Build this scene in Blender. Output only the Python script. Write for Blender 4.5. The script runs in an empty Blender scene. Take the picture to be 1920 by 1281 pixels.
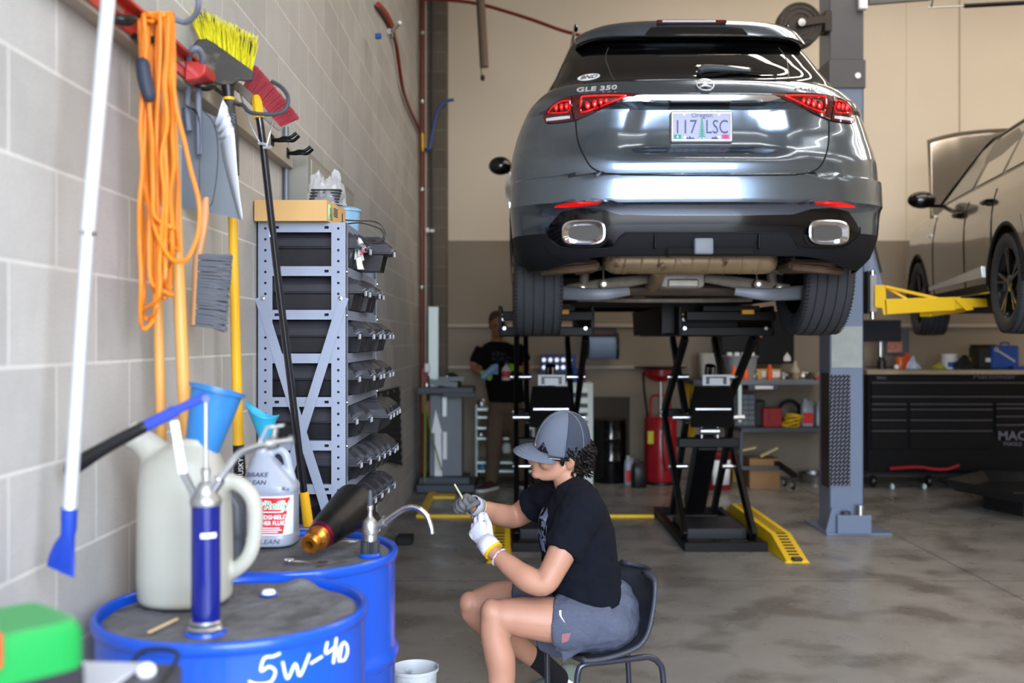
import bpy, bmesh, math, random
from mathutils import Matrix, Vector, Euler, noise
random.seed(7)
PI = math.pi
col = bpy.context.scene.collection
V = Vector
FX, CX, CY, CH = 1900.0, 957.0, 637.0, 1.475      # lens in photo pixels, vanishing point, camera height

def P(px, py, d):
    """world point that the photo shows at (px, py), standing d metres into the room"""
    return V(((px-CX)/FX*d, d, CH-(py-CY)/FX*d))

def T(x=0, y=0, z=0): return Matrix.Translation((x, y, z))
def RX(a): return Matrix.Rotation(a, 4, 'X')
def RY(a): return Matrix.Rotation(a, 4, 'Y')
def RZ(a): return Matrix.Rotation(a, 4, 'Z')
def SC(x, y, z): return Matrix.Diagonal((x, y, z, 1))
def D(a): return math.radians(a)

def lin(c):
    if isinstance(c, str):
        c = c.lstrip('#'); c = [int(c[i:i+2], 16)/255 for i in (0, 2, 4)]
    return [(x/12.92 if x <= .04045 else ((x+.055)/1.055)**2.4) for x in c[:3]]

MATS = {}
def mat(name, color=None, rough=.5, metal=0, bump=0, bscale=40, var=0, vscale=6, spec=.5, coat=0, emit=None, estr=0, trans=0, alpha=1, ior=1.45, stretch=None, sss=0, dirt=None, dscale=8, dthr=.55, sheen=0):
    if name in MATS: return MATS[name]
    m = bpy.data.materials.new(name); m.use_nodes = True
    nt = m.node_tree; b = nt.nodes['Principled BSDF']
    c = lin(color)+[1]
    b.inputs['Base Color'].default_value = c
    b.inputs['Roughness'].default_value = rough
    b.inputs['Metallic'].default_value = metal
    b.inputs['Specular IOR Level'].default_value = spec
    b.inputs['Coat Weight'].default_value = coat
    b.inputs['Coat Roughness'].default_value = .03
    b.inputs['IOR'].default_value = ior
    b.inputs['Transmission Weight'].default_value = trans
    b.inputs['Alpha'].default_value = alpha
    if sheen: b.inputs['Sheen Weight'].default_value = sheen
    if sss:
        b.inputs['Subsurface Weight'].default_value = sss
        b.inputs['Subsurface Radius'].default_value = (.02, .008, .004)
        b.inputs['Subsurface Scale'].default_value = .3
    if emit:
        b.inputs['Emission Color'].default_value = lin(emit)+[1]
        b.inputs['Emission Strength'].default_value = estr
    tc = nt.nodes.new('ShaderNodeTexCoord'); mp = nt.nodes.new('ShaderNodeMapping')
    nt.links.new(tc.outputs['Object'], mp.inputs[0])
    if stretch: mp.inputs['Scale'].default_value = stretch
    if var:
        n = nt.nodes.new('ShaderNodeTexNoise'); n.inputs['Scale'].default_value = vscale; n.inputs['Detail'].default_value = 6
        nt.links.new(mp.outputs[0], n.inputs['Vector'])
        hv = nt.nodes.new('ShaderNodeHueSaturation'); hv.inputs['Color'].default_value = c
        mr = nt.nodes.new('ShaderNodeMapRange'); mr.inputs[1].default_value = .25; mr.inputs[2].default_value = .75
        mr.inputs[3].default_value = 1-var; mr.inputs[4].default_value = 1+var
        nt.links.new(n.outputs['Fac'], mr.inputs[0]); nt.links.new(mr.outputs[0], hv.inputs['Value'])
        nt.links.new(hv.outputs[0], b.inputs['Base Color'])
        src = hv.outputs[0]
    else: src = None
    if dirt:
        n2 = nt.nodes.new('ShaderNodeTexNoise'); n2.inputs['Scale'].default_value = dscale; n2.inputs['Detail'].default_value = 8
        nt.links.new(mp.outputs[0], n2.inputs['Vector'])
        mr2 = nt.nodes.new('ShaderNodeMapRange'); mr2.inputs[1].default_value = dthr; mr2.inputs[2].default_value = dthr+.12
        nt.links.new(n2.outputs['Fac'], mr2.inputs[0])
        mx = nt.nodes.new('ShaderNodeMix'); mx.data_type = 'RGBA'
        if src: nt.links.new(src, mx.inputs[6])
        else: mx.inputs[6].default_value = c
        mx.inputs[7].default_value = lin(dirt)+[1]
        nt.links.new(mr2.outputs[0], mx.inputs[0]); nt.links.new(mx.outputs[2], b.inputs['Base Color'])
    if bump:
        n3 = nt.nodes.new('ShaderNodeTexNoise'); n3.inputs['Scale'].default_value = bscale; n3.inputs['Detail'].default_value = 5
        nt.links.new(mp.outputs[0], n3.inputs['Vector'])
        bp = nt.nodes.new('ShaderNodeBump'); bp.inputs['Strength'].default_value = bump; bp.inputs['Distance'].default_value = .01
        nt.links.new(n3.outputs['Fac'], bp.inputs['Height']); nt.links.new(bp.outputs[0], b.inputs['Normal'])
    MATS[name] = m
    return m

def catmull(pts, k=6, closed=False):
    pts = [V(p) for p in pts]; n = len(pts); out = []
    if n < 3: return pts
    rng = range(n if closed else n-1)
    for i in rng:
        if closed: a, b, c, d = pts[(i-1) % n], pts[i], pts[(i+1) % n], pts[(i+2) % n]
        else: a, b, c, d = pts[max(i-1, 0)], pts[i], pts[i+1], pts[min(i+2, n-1)]
        for j in range(k):
            t = j/k
            out.append(.5*((2*b)+(c-a)*t+(2*a-5*b+4*c-d)*t*t+(3*b-a-3*c+d)*t**3))
    if not closed: out.append(pts[-1])
    return out

def lerp(a, b, t): return a+(b-a)*t
def interp(tab, x):
    """piecewise smooth lookup in [(x, v), ...]"""
    if x <= tab[0][0]: return tab[0][1]
    if x >= tab[-1][0]: return tab[-1][1]
    for (x0, v0), (x1, v1) in zip(tab, tab[1:]):
        if x <= x1: return lerp(v0, v1, (x-x0)/(x1-x0))
def herm(tab, x):
    """monotone smooth lookup"""
    n = len(tab)
    if x <= tab[0][0]: return tab[0][1]
    if x >= tab[-1][0]: return tab[-1][1]
    for i in range(n-1):
        if x <= tab[i+1][0]: break
    d = [(tab[j+1][1]-tab[j][1])/(tab[j+1][0]-tab[j][0]) for j in range(n-1)]
    def m(j):
        if j == 0: return d[0]
        if j == n-1: return d[-1]
        return 0 if d[j-1]*d[j] <= 0 else 2*d[j-1]*d[j]/(d[j-1]+d[j])
    h = tab[i+1][0]-tab[i][0]; t = (x-tab[i][0])/h
    return (tab[i][1]*(2*t**3-3*t*t+1)+m(i)*h*(t**3-2*t*t+t)+tab[i+1][1]*(-2*t**3+3*t*t)+m(i+1)*h*(t**3-t*t))

class MB:
    """collects shapes into one mesh"""
    def __init__(s, M=None): s.bm = bmesh.new(); s.M = M or Matrix(); s.mi = 0
    def m(s, i): s.mi = i; return s
    def _fin(s, verts, faces, M=None):
        X = s.M @ M if M is not None else s.M
        for v in verts: v.co = X @ v.co
        for f in faces: f.material_index = s.mi; f.smooth = True
        return s
    def raw(s, vs, fs, M=None):
        bv = [s.bm.verts.new(v) for v in vs]; bf = []
        for f in fs:
            try: bf.append(s.bm.faces.new([bv[i] for i in f]))
            except ValueError: pass
        return s._fin(bv, bf, M)
    def box(s, c, size, M=None, bev=0, seg=1):
        t = bmesh.new()
        bmesh.ops.create_cube(t, size=1, matrix=T(*c) @ SC(*size))
        if bev: bmesh.ops.bevel(t, geom=list(t.edges), offset=min(bev, min(size)*.45), segments=seg, affect='EDGES', profile=.5)
        return s.add_bm(t, M)
    def add_bm(s, t, M=None):
        t.verts.index_update()
        vs = [v.co.copy() for v in t.verts]; fs = [[v.index for v in f.verts] for f in t.faces]; t.free()
        return s.raw(vs, fs, M)
    def bb(s, x0, x1, y0, y1, z0, z1, M=None, bev=0, seg=1):
        return s.box(((x0+x1)/2, (y0+y1)/2, (z0+z1)/2), (abs(x1-x0), abs(y1-y0), abs(z1-z0)), M, bev, seg)
    def bar(s, a, b, w, h=None, up=(0, 0, 1), bev=0):
        """rectangular bar from a to b, w wide sideways, h along up"""
        a, b = V(a), V(b); h = h or w; d = b-a; L = d.length; d.normalize(); u = V(up)
        if abs(d.dot(u.normalized())) > .98: u = V((0, 1, 0)) if abs(d.y) < .9 else V((1, 0, 0))
        sd = d.cross(u).normalized(); u2 = sd.cross(d)
        R = Matrix((sd, d, u2)).transposed().to_4x4()
        return s.box((0, 0, 0), (w, L, h), Matrix.Translation((a+b)/2) @ R, bev)
    def loft(s, rings, cap=True, closed=True, M=None):
        n = len(rings[0]); vs = [V(p) for r in rings for p in r]; fs = []
        for i in range(len(rings)-1):
            for j in range(n if closed else n-1):
                a = i*n+j; b = i*n+(j+1) % n; fs.append((a, b, b+n, a+n))
        if cap and closed:
            fs.append(tuple(range(n))[::-1]); fs.append(tuple(range((len(rings)-1)*n, len(rings)*n)))
        return s.raw(vs, fs, M)
    def tube(s, pts, r, n=10, cap=True, closed=False, k=0, flat=None, M=None):
        """round tube along points; r a number or list; flat=(sx,sy) squashes the section"""
        rs0 = r if isinstance(r, (list, tuple)) else [r]*len(pts)
        if k:
            src = [(p, q) for p, q in zip(pts, rs0)]
            pts2 = catmull(pts, k, closed); m = len(src); rs = []
            for i in range(len(pts2)):
                u = i/k; i0 = int(u); t = u-i0
                a = rs0[i0 % m] if closed else rs0[min(i0, m-1)]; b = rs0[(i0+1) % m] if closed else rs0[min(i0+1, m-1)]
                t = t*t*(3-2*t); rs.append(a+(b-a)*t)
            pts = pts2
        else: pts = [V(p) for p in pts]; rs = rs0
        N = len(pts); rings = []
        def tan(i):
            if closed: d = pts[(i+1) % N]-pts[(i-1) % N]
            else: d = pts[min(i+1, N-1)]-pts[max(i-1, 0)]
            return d.normalized() if d.length > 1e-9 else V((0, 0, 1))
        t0 = tan(0); up = V((0, 0, 1)) if abs(t0.z) < .9 else V((0, 1, 0))
        nrm = (up-t0*up.dot(t0)).normalized()
        for i in range(N):
            t = tan(i); nrm = (nrm-t*nrm.dot(t))
            nrm = nrm.normalized() if nrm.length > 1e-6 else V((1, 0, 0)); b = t.cross(nrm)
            fx, fy = flat or (1, 1)
            rings.append([pts[i]+nrm*(math.cos(2*PI*j/n)*rs[i]*fx)+b*(math.sin(2*PI*j/n)*rs[i]*fy) for j in range(n)])
        if closed: rings.append(rings[0]); cap = False
        return s.loft(rings, cap, True, M)
    def cyl(s, a, b, r, r2=None, n=16, cap=True, M=None): return s.tube([a, b], [r, r if r2 is None else r2], n, cap, M=M)
    def lathe(s, prof, n=24, M=None, cap=True, ang=2*PI, sx=1, sy=1):
        """profile [(radius, z)] turned about Z"""
        full = abs(ang-2*PI) < 1e-6; m = n if full else n+1
        rings = [[V((max(r, 1e-4)*math.cos(ang*j/n)*sx, max(r, 1e-4)*math.sin(ang*j/n)*sy, z)) for j in range(m)] for r, z in prof]
        return s.loft(rings, cap, full, M)
    def prism(s, pts, z0, z1, M=None, bev=0):
        n = len(pts)
        t = bmesh.new(); lo = [t.verts.new((p[0], p[1], z0)) for p in pts]; hi = [t.verts.new((p[0], p[1], z1)) for p in pts]
        t.faces.new(lo[::-1]); t.faces.new(hi)
        for i in range(n): t.faces.new((lo[i], lo[(i+1) % n], hi[(i+1) % n], hi[i]))
        bmesh.ops.recalc_face_normals(t, faces=t.faces)
        if bev: bmesh.ops.bevel(t, geom=[e for e in t.edges if abs(e.verts[0].co.z-e.verts[1].co.z) < 1e-6], offset=bev, segments=2, affect='EDGES', profile=.5)
        return s.add_bm(t, M)
    def ell(s, c, r, M=None, u=20, v=12):
        r = r if isinstance(r, (list, tuple)) else (r, r, r)
        t = bmesh.new(); bmesh.ops.create_uvsphere(t, u_segments=u, v_segments=v, radius=1, matrix=T(*c) @ (M or Matrix()) @ SC(*r))
        return s.add_bm(t)
    def grid(s, f, nu, nv, M=None, thick=0):
        """surface f(u, v), u and v from 0 to 1"""
        vs = [V(f(i/nu, j/nv)) for i in range(nu+1) for j in range(nv+1)]
        fs = [(i*(nv+1)+j, (i+1)*(nv+1)+j, (i+1)*(nv+1)+j+1, i*(nv+1)+j+1) for i in range(nu) for j in range(nv)]
        return s.raw(vs, fs, M)
    def text(s, body, size, M=None, ext=.0005, align='CENTER', shear=0, bold=0, sx=1, space=1):
        cu = bpy.data.curves.new('t', 'FONT'); cu.body = body; cu.size = size; cu.extrude = ext; cu.align_x = align; cu.align_y = 'CENTER'
        cu.shear = shear; cu.offset = bold; cu.resolution_u = 3; cu.space_character = space
        o = bpy.data.objects.new('t', cu); col.objects.link(o)
        bpy.context.view_layer.update()
        me = bpy.data.meshes.new_from_object(o.evaluated_get(bpy.context.evaluated_depsgraph_get()))
        vs = [V((v.co.x*sx, v.co.y, v.co.z)) for v in me.vertices]; fs = [tuple(p.vertices) for p in me.polygons]
        bpy.data.objects.remove(o); bpy.data.curves.remove(cu); bpy.data.meshes.remove(me)
        return s.raw(vs, fs, M)
    def strokes(s, lines, r, M=None, k=4):
        """handwriting: list of polylines in XY"""
        for ln in lines: s.tube([(p[0], p[1], 0) for p in ln], r, 6, k=k if len(ln) > 2 else 0, M=M)
        return s
    def build(s, name, mats, parent=None, world=False, sharp=35, solid=0, subd=0, remesh=0, smooth=0, disp=None, norm=True, bevel=0):
        if norm: bmesh.ops.recalc_face_normals(s.bm, faces=s.bm.faces)
        me = bpy.data.meshes.new(name); s.bm.to_mesh(me); s.bm.free()
        o = bpy.data.objects.new(name, me); col.objects.link(o)
        for q in (mats if isinstance(mats, (list, tuple)) else [mats]): me.materials.append(q)
        if parent is not None:
            o.parent = parent
            if world: me.transform(WM[parent.name].inverted())
        if sharp and not remesh: me.set_sharp_from_angle(angle=D(sharp))
        if remesh:
            q = o.modifiers.new('r', 'REMESH'); q.mode = 'VOXEL'; q.voxel_size = remesh; q.use_smooth_shade = True
        if smooth:
            q = o.modifiers.new('s', 'SMOOTH'); q.factor = .5; q.iterations = smooth
        if subd:
            q = o.modifiers.new('d', 'SUBSURF'); q.levels = subd; q.render_levels = subd
        if solid:
            q = o.modifiers.new('t', 'SOLIDIFY'); q.thickness = abs(solid); q.offset = -1 if solid > 0 else 1
        if bevel:
            q = o.modifiers.new('b', 'BEVEL'); q.width = bevel; q.segments = 2; q.limit_method = 'ANGLE'; q.angle_limit = D(40)
        WM[name if False else o.name] = WM[parent.name] if parent is not None else Matrix()
        return o
WM = {}
def tag(o, label=None, cat=None, group=None, kind=None):
    if label: o['label'] = label
    if cat: o['category'] = cat
    if group: o['group'] = group
    if kind: o['kind'] = kind
    return o
def thing(name, label, cat, loc=(0, 0, 0), rz=0, group=None, rot=None):
    o = bpy.data.objects.new(name, None); col.objects.link(o); o.empty_display_size = .05
    o.location = loc; o.rotation_euler = rot or (0, 0, rz)
    WM[o.name] = Matrix.Translation(loc) @ o.rotation_euler.to_matrix().to_4x4()
    return tag(o, label, cat, group)
def dup(o, loc=None, rot=None, label=None, parent=None, scale=None, group=None):
    c = o.copy(); col.objects.link(c)
    if parent is not None: c.parent = parent
    if loc is not None: c.location = loc
    if rot is not None: c.rotation_euler = rot
    if scale is not None: c.scale = scale
    if label: c['label'] = label
    if group: c['group'] = group
    WM[c.name] = Matrix.Translation(c.location) @ c.rotation_euler.to_matrix().to_4x4()
    for ch in list(o.children): dup(ch, parent=c)
    return c
def struct(name, mb, m, **k): return tag(mb.build(name, m, **k), kind='structure')
# ---------------------------------------------------------------- camera, sky, light
sc = bpy.context.scene
cam_d = bpy.data.cameras.new('camera'); cam = bpy.data.objects.new('camera', cam_d); col.objects.link(cam)
cam.location = (0, 0, CH); cam.rotation_euler = (PI/2, 0, 0)
cam_d.sensor_width = 36; cam_d.lens = FX*36/1920
cam_d.shift_x = (960-CX)/1920; cam_d.shift_y = -(640.5-CY)/1920
cam_d.clip_start = .05; cam_d.clip_end = 200
cam_d.dof.use_dof = True; cam_d.dof.focus_distance = 4.0; cam_d.dof.aperture_fstop = 2.0
sc.camera = cam
sc.view_settings.view_transform = 'Standard'; sc.view_settings.look = 'None'
sc.view_settings.exposure = .1; sc.view_settings.gamma = 1
w = bpy.data.worlds.new('sky'); sc.world = w; w.use_nodes = True
nt = w.node_tree; bg = nt.nodes['Background']
sky = nt.nodes.new('ShaderNodeTexSky'); sky.sky_type = 'NISHITA'; sky.sun_disc = False
sky.sun_elevation = D(48); sky.sun_rotation = D(40); sky.dust_density = 2.5; sky.air_density = 1.0
mixn = nt.nodes.new('ShaderNodeMix'); mixn.data_type = 'RGBA'; mixn.inputs[0].default_value = .5
mixn.inputs[7].default_value = (6.2, 6.6, 7.2, 1)          # thin bright cloud veil
nt.links.new(sky.outputs[0], mixn.inputs[6]); nt.links.new(mixn.outputs[2], bg.inputs[0])
bg.inputs[1].default_value = 3.0

X0, X1, Y0, Y1, ZC = -.95, 9.5, -1.1, 10.95, 5.6

def portal(x, y, z, sx, sz):
    l = bpy.data.lights.new('daylight_opening', 'AREA'); l.shape = 'RECTANGLE'; l.size = sx; l.size_y = sz; l.cycles.is_portal = True
    o = bpy.data.objects.new('daylight_opening', l); col.objects.link(o); o.location = (x, y, z); o.rotation_euler = (PI/2, 0, 0)
portal(1.09, Y0-.16, 2.2, 3.42, 4.4)

# ---------------------------------------------------------------- shell materials
def cmu(name, c1, c2, cm, plane='YZ', off=(0, 0), scale=1):
    m = bpy.data.materials.new(name); m.use_nodes = True; nt = m.node_tree; b = nt.nodes['Principled BSDF']
    N, L = nt.nodes.new, nt.links.new
    tc = N('ShaderNodeTexCoord'); sp = N('ShaderNodeSeparateXYZ'); cb = N('ShaderNodeCombineXYZ'); mp = N('ShaderNodeMapping')
    L(tc.outputs['Object'], sp.inputs[0]); L(sp.outputs['Y' if plane == 'YZ' else 'X'], cb.inputs[0]); L(sp.outputs['Z'], cb.inputs[1])
    L(cb.outputs[0], mp.inputs[0]); mp.inputs['Location'].default_value = (off[0], off[1], 0)
    br = N('ShaderNodeTexBrick'); L(mp.outputs[0], br.inputs['Vector'])
    br.inputs['Scale'].default_value = 1; br.inputs['Brick Width'].default_value = .4064; br.inputs['Row Height'].default_value = .2032
    br.inputs['Mortar Size'].default_value = .0045; br.inputs['Mortar Smooth'].default_value = .25; br.inputs['Bias'].default_value = 0
    br.offset = .5; br.offset_frequency = 2
    br.inputs['Color1'].default_value = lin(c1)+[1]; br.inputs['Color2'].default_value = lin(c2)+[1]; br.inputs['Mortar'].default_value = lin(cm)+[1]
    n = N('ShaderNodeTexNoise'); n.inputs['Scale'].default_value = 5; n.inputs['Detail'].default_value = 10; n.inputs['Roughness'].default_value = .65
    L(tc.outputs['Object'], n.inputs['Vector'])
    n2 = N('ShaderNodeTexNoise'); n2.inputs['Scale'].default_value = 160; n2.inputs['Detail'].default_value = 4; L(tc.outputs['Object'], n2.inputs['Vector'])
    ad = N('ShaderNodeMath'); ad.operation = 'ADD'; L(n.outputs['Fac'], ad.inputs[0]); L(n2.outputs['Fac'], ad.inputs[1])
    mr = N('ShaderNodeMapRange'); mr.inputs[1].default_value = .6; mr.inputs[2].default_value = 1.4; mr.inputs[3].default_value = .84; mr.inputs[4].default_value = 1.14
    L(ad.outputs[0], mr.inputs[0])
    hv = N('ShaderNodeHueSaturation'); L(br.outputs['Color'], hv.inputs['Color']); L(mr.outputs[0], hv.inputs['Value']); L(hv.outputs[0], b.inputs['Base Color'])
    b.inputs['Roughness'].default_value = .85
    hs = N('ShaderNodeMath'); hs.operation = 'MULTIPLY_ADD'; L(br.outputs['Fac'], hs.inputs[0]); hs.inputs[1].default_value = -.5; 
    s2 = N('ShaderNodeMath'); s2.operation = 'MULTIPLY'; L(n2.outputs['Fac'], s2.inputs[0]); s2.inputs[1].default_value = .35; L(s2.outputs[0], hs.inputs[2])
    bp = N('ShaderNodeBump'); bp.inputs['Strength'].default_value = .5; bp.inputs['Distance'].default_value = .006; L(hs.outputs[0], bp.inputs['Height']); L(bp.outputs[0], b.inputs['Normal'])
    return m
M_cmu = cmu('concrete_block', '#b4b1ad', '#a6a39f', '#cac7c1', off=(.1154+.4064*.0, 0))
M_cmu_dark = cmu('dark_block', '#6a6258', '#5c554b', '#7b7368', 'XZ')  # same block pattern in darker, browner tones
M_floor = mat('polished_concrete', '#87837e', rough=.36, var=.13, vscale=1.1, dirt='#6d6862', dscale=2.3, dthr=.5, bump=.06, bscale=6)
fl = M_floor.node_tree
n = fl.nodes.new('ShaderNodeTexNoise'); n.inputs['Scale'].default_value = 3.5; n.inputs['Detail'].default_value = 7
mr = fl.nodes.new('ShaderNodeMapRange'); mr.inputs[1].default_value = .35; mr.inputs[2].default_value = .7; mr.inputs[3].default_value = .22; mr.inputs[4].default_value = .5
tcn = fl.nodes.new('ShaderNodeTexCoord'); fl.links.new(tcn.outputs['Object'], n.inputs['Vector'])
fl.links.new(n.outputs['Fac'], mr.inputs[0]); fl.links.new(mr.outputs[0], fl.nodes['Principled BSDF'].inputs['Roughness'])
M_cream = mat('cream_paint', '#d8ccba', rough=.7, var=.03, vscale=1.5)
M_olive = mat('taupe_paint', '#85796a', rough=.6, var=.06, vscale=2)
M_ceil = mat('ceiling_white', '#cfcac2', rough=.8)
M_out = mat('asphalt', '#777672', rough=.9, var=.08, vscale=3)

# ---------------------------------------------------------------- shell
struct('floor', MB().bb(X0-.2, X1+.2, Y0-.15, Y1+.2, -.2, 0), M_floor)
struct('ground', MB().bb(-30, 40, -40, Y0-.15, -.22, -.02), M_out)
struct('wall_left', MB().bb(X0-.2, X0, Y0-.15, Y1+.2, -.2, ZC), M_cmu)
struct('wall_right', MB().bb(X1, X1+.2, Y0-.15, Y1+.2, -.2, ZC), M_cream)
ZS = 2.545
b = MB().bb(X0, X1, Y1, Y1+.2, ZS, ZC)
bk = struct('wall_back', b, [M_cream])
struct('wall_back_dado', MB().bb(X0, X1, Y1-.006, Y1+.2, -.2, ZS), M_olive)
struct('ceiling', MB().bb(X0-.2, X1+.2, Y0-.15, Y1+.2, ZC, ZC+.2), M_ceil)
b = MB()
b.bb(X0, -.62, Y0-.15, Y0, 0, ZC).bb(2.8, X1, Y0-.15, Y0, 0, ZC)
b.bb(-.62, 2.8, Y0-.15, Y0, 4.4, ZC)
struct('wall_front', b, M_ceil)
# masonry pier in the far left corner
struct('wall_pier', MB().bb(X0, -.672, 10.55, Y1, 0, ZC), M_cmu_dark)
# panel seams on the back wall
M_seam = mat('seam', '#a99c88', rough=.8); M_seam_l = mat('seam_light', '#d8cdb9', rough=.6)
for i, (px, w_, m_) in enumerate([(1701, .02, M_seam_l), (1799, .012, M_seam)]):
    x = P(px, 0, Y1).x
    struct('trim_%d' % (i+1), MB().bb(x-w_/2, x+w_/2, Y1-.008, Y1, ZS, ZC), m_)
# floor control joints
M_joint = mat('joint', '#4c4843', rough=.9)
struct('trim_3', MB().bb(X0, X1, 6.18, 6.188, 0, .0012), M_joint)
struct('trim_4', MB().bb(2.9, 2.908, Y0, Y1, 0, .0012), M_joint)
# pale painted rails along the back wall
M_rail = mat('rail_white', '#a59b8e', rough=.5)
for i, (x0, x1, py) in enumerate([(835, 2230, 611), (820, 1290, 689)]):
    a = P(x0, py, Y1-.03); c = P(x1, py, Y1-.03)
    struct('trim_%d' % (i+5), MB().bb(a.x, c.x, Y1-.03, Y1-.004, a.z-.018, a.z+.018, bev=.004), M_rail)

# ---------------------------------------------------------------- ceiling strip lamps
M_tube = mat('led_tube', '#ffffff', emit='#fff1dc', estr=9)
M_fix = mat('fixture_white', '#dedede', rough=.4, metal=0)
def strip(x, y, L, label):
    t = thing('strip_light', label, 'ceiling light', (x, y, ZC-.08), group='ceiling strip lights')
    MB().bb(-L/2, L/2, -.05, .05, 0, .08, bev=.01).build('housing', M_fix, t)
    MB().cyl((-L/2+.03, 0, -.012), (L/2-.03, 0, -.012), .016, n=10).build('lamp_tube', M_tube, t)
    l = bpy.data.lights.new('strip', 'AREA'); l.shape = 'RECTANGLE'; l.size = L; l.size_y = .08; l.energy = 17*L/2.4; l.color = (1, .9, .78)
    o = bpy.data.objects.new('strip', l); col.objects.link(o); o.location = (x, y, ZC-.12)
    return t
rown = ['first', 'second', 'third', 'fourth', 'fifth', 'sixth', 'seventh']
for j, y in enumerate([.8, 3.2, 5.3, 5.9, 6.5, 7.1, 9.4]):
    for k, x in enumerate([3.2, 7.4]):
        strip(x, y, 3.6, 'long white ceiling strip light, %s row from the door, %s side' % (rown[j], ['left', 'right'][k]))
# ================================================================ blue drums and what stands on them
M_blue = mat('drum_blue', '#0a49b6', rough=.3, coat=.3, var=.05, vscale=4, dirt='#1450ab', dscale=14, dthr=.66)
M_pad = mat('grey_felt', '#605f61', rough=.95, var=.22, vscale=14, bump=.9, bscale=45, dirt='#4b4a4a', dscale=9, dthr=.52)
M_wht = mat('white_plastic', '#e9e9e6', rough=.4)
M_chalk = mat('paint_marker', '#eef0f5', rough=.7)
M_blk = mat('black_plastic', '#141416', rough=.38)
M_blkm = mat('black_metal', '#0c0c0e', rough=.4, spec=.3)
M_rub = mat('black_rubber', '#1a1a1c', rough=.75)
M_chr = mat('chrome', '#d9dade', rough=.12, metal=1)
M_zinc = mat('zinc', '#b7b9bd', rough=.3, metal=1, bump=.05, bscale=60)
M_cast = mat('cast_alloy', '#a7a6a4', rough=.42, metal=.9, bump=.25, bscale=90)
M_ink = mat('blue_ink', '#30324e', rough=.7)
DX = -.617
def drum(y, label):
    t = thing('oil_drum', label, 'drum', (DX, y, 0))
    R = .2895
    pr = [(.0, .012), (R-.02, .012), (R-.012, 0), (R+.004, 0), (R+.006, .012), (R, .02)]
    for zc in (.30, .595): pr += [(R, zc-.03), (R+.004, zc-.018), (R+.011, zc-.006), (R+.011, zc+.006), (R+.004, zc+.018), (R, zc+.03)]
    pr += [(R, .85), (R+.002, .862), (R-.006, .864), (0, .864)]
    MB().lathe(pr, 72).build('barrel', M_blue, t, sharp=50)
    MB().lathe([(R-.007, .862), (R-.009, .878), (R-.003, .884), (R+.005, .883), (R+.008, .876), (R+.006, .858), (R+.001, .856)], 72, cap=False).build('rim', M_blue, t, sharp=70)
    return t
d1 = drum(2.26, 'nearer of two blue steel oil drums, with 5W-40 written in white on its side')
d2 = drum(2.865, 'farther blue steel oil drum, carrying the washer fluid jug')
# handwriting 5W-40 on the near drum: bent onto the barrel
wr = [[(-.052, .030), (-.066, .029), (-.071, .004), (-.058, .010), (-.048, -.002), (-.056, -.022), (-.078, -.022), (-.090, -.014)], [(-.052, .030), (-.040, .034)],
      [(-.036, .016), (-.028, -.022), (-.014, .006), (-.006, -.022), (.012, .020)], [(.014, -.002), (.038, .006)],
      [(.050, .034), (.046, .010), (.066, .016)], [(.072, .036), (.064, -.018)],
      [(.088, .016), (.078, .006), (.078, -.012), (.092, -.022), (.104, -.008), (.100, .012), (.088, .016), (.078, -.02)]]
b = MB()
for ln in wr:
    pp = []
    for x, z in catmull([(p[0], p[1], 0) for p in ln], 5) and [(q.x, q.y) for q in catmull([(p[0], p[1], 0) for p in ln], 5)]:
        a = -PI/2+D(43)+x*1.25/.291
        pp.append((.2906*math.cos(a), .2906*math.sin(a), .818+z*.95))
    b.tube(pp, .0024, 6)
b.build('lettering', M_chalk, d1)
def pad(y, seed, label):
    t = thing('absorbent_pad', label, 'pad', (DX, y, .864))
    rnd = random.Random(seed); N = 120
    def f(u, v):
        a = v*2*PI
        R = .272+.010*noise.noise(V((math.cos(a)*3, math.sin(a)*3, seed)))+.004*noise.noise(V((math.cos(a)*14, math.sin(a)*14, seed)))
        r = u*min(R, .279)
        x, y_ = r*math.cos(a), r*math.sin(a)
        z = .004+.0030*noise.noise(V((x*9, y_*9, seed)))+.0015*noise.noise(V((x*40, y_*40, seed)))
        if seed == 3: z += .018*math.exp(-((x-.10)**2/.0016+(y_-.235)**2/.0009))+.010*math.exp(-((x-.24)**2/.0006+(y_-.05)**2/.002))
        return (x, y_, max(z, .0015)*(1 if u < .985 else .1))
    MB().grid(f, 40, N).build('felt', M_pad, t, sharp=0)
    return t
pad(2.26, 3, 'round grey absorbent pad covering the top of the near drum')
pad(2.865, 8, 'round grey absorbent pad covering the top of the far drum')
ZL = .872
# white cap lying on the near drum
p = P(502, 1103, 2.39)
t = thing('bung_cap', 'small white screw cap on the near drum between pump and far drum', 'cap', (p.x, 2.40, .872))
MB().lathe([(0, 0), (.016, 0), (.016, .006), (.013, .010), (0, .010)], 20).build('cap', M_wht, t)
MB().lathe([(.0, -.001), (.021, -.001), (.021, .002), (0, .002)], 20).build('cap_ring', M_blue, t)
# wooden stirring stick
t = thing('wooden_stick', 'flat pale wooden stir stick lying on the near drum', 'stick', (-.7, 2.1, ZL+.003), rz=0)
M_wood_l = mat('pale_wood', '#d9b98c', rough=.6, var=.08, vscale=4, stretch=(4, 30, 4))
a, c = V((-.737, 2.075, 0)), V((-.715, 2.165, 0))
t.location = ((a+c)/2).to_tuple()[:2]+(ZL+.004,); dd = c-a; t.rotation_euler = (0, 0, math.atan2(dd.y, dd.x)); 
MB().prism([(-.05+.004*math.cos(q)*(1), .0045*math.sin(q)) for q in [PI/2+k*PI/6 for k in range(7)]]+[(.05+.004*math.cos(q), .0045*math.sin(q)) for q in [-PI/2+k*PI/6 for k in range(7)]], 0, .002).build('stick', M_wood_l, t)

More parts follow.
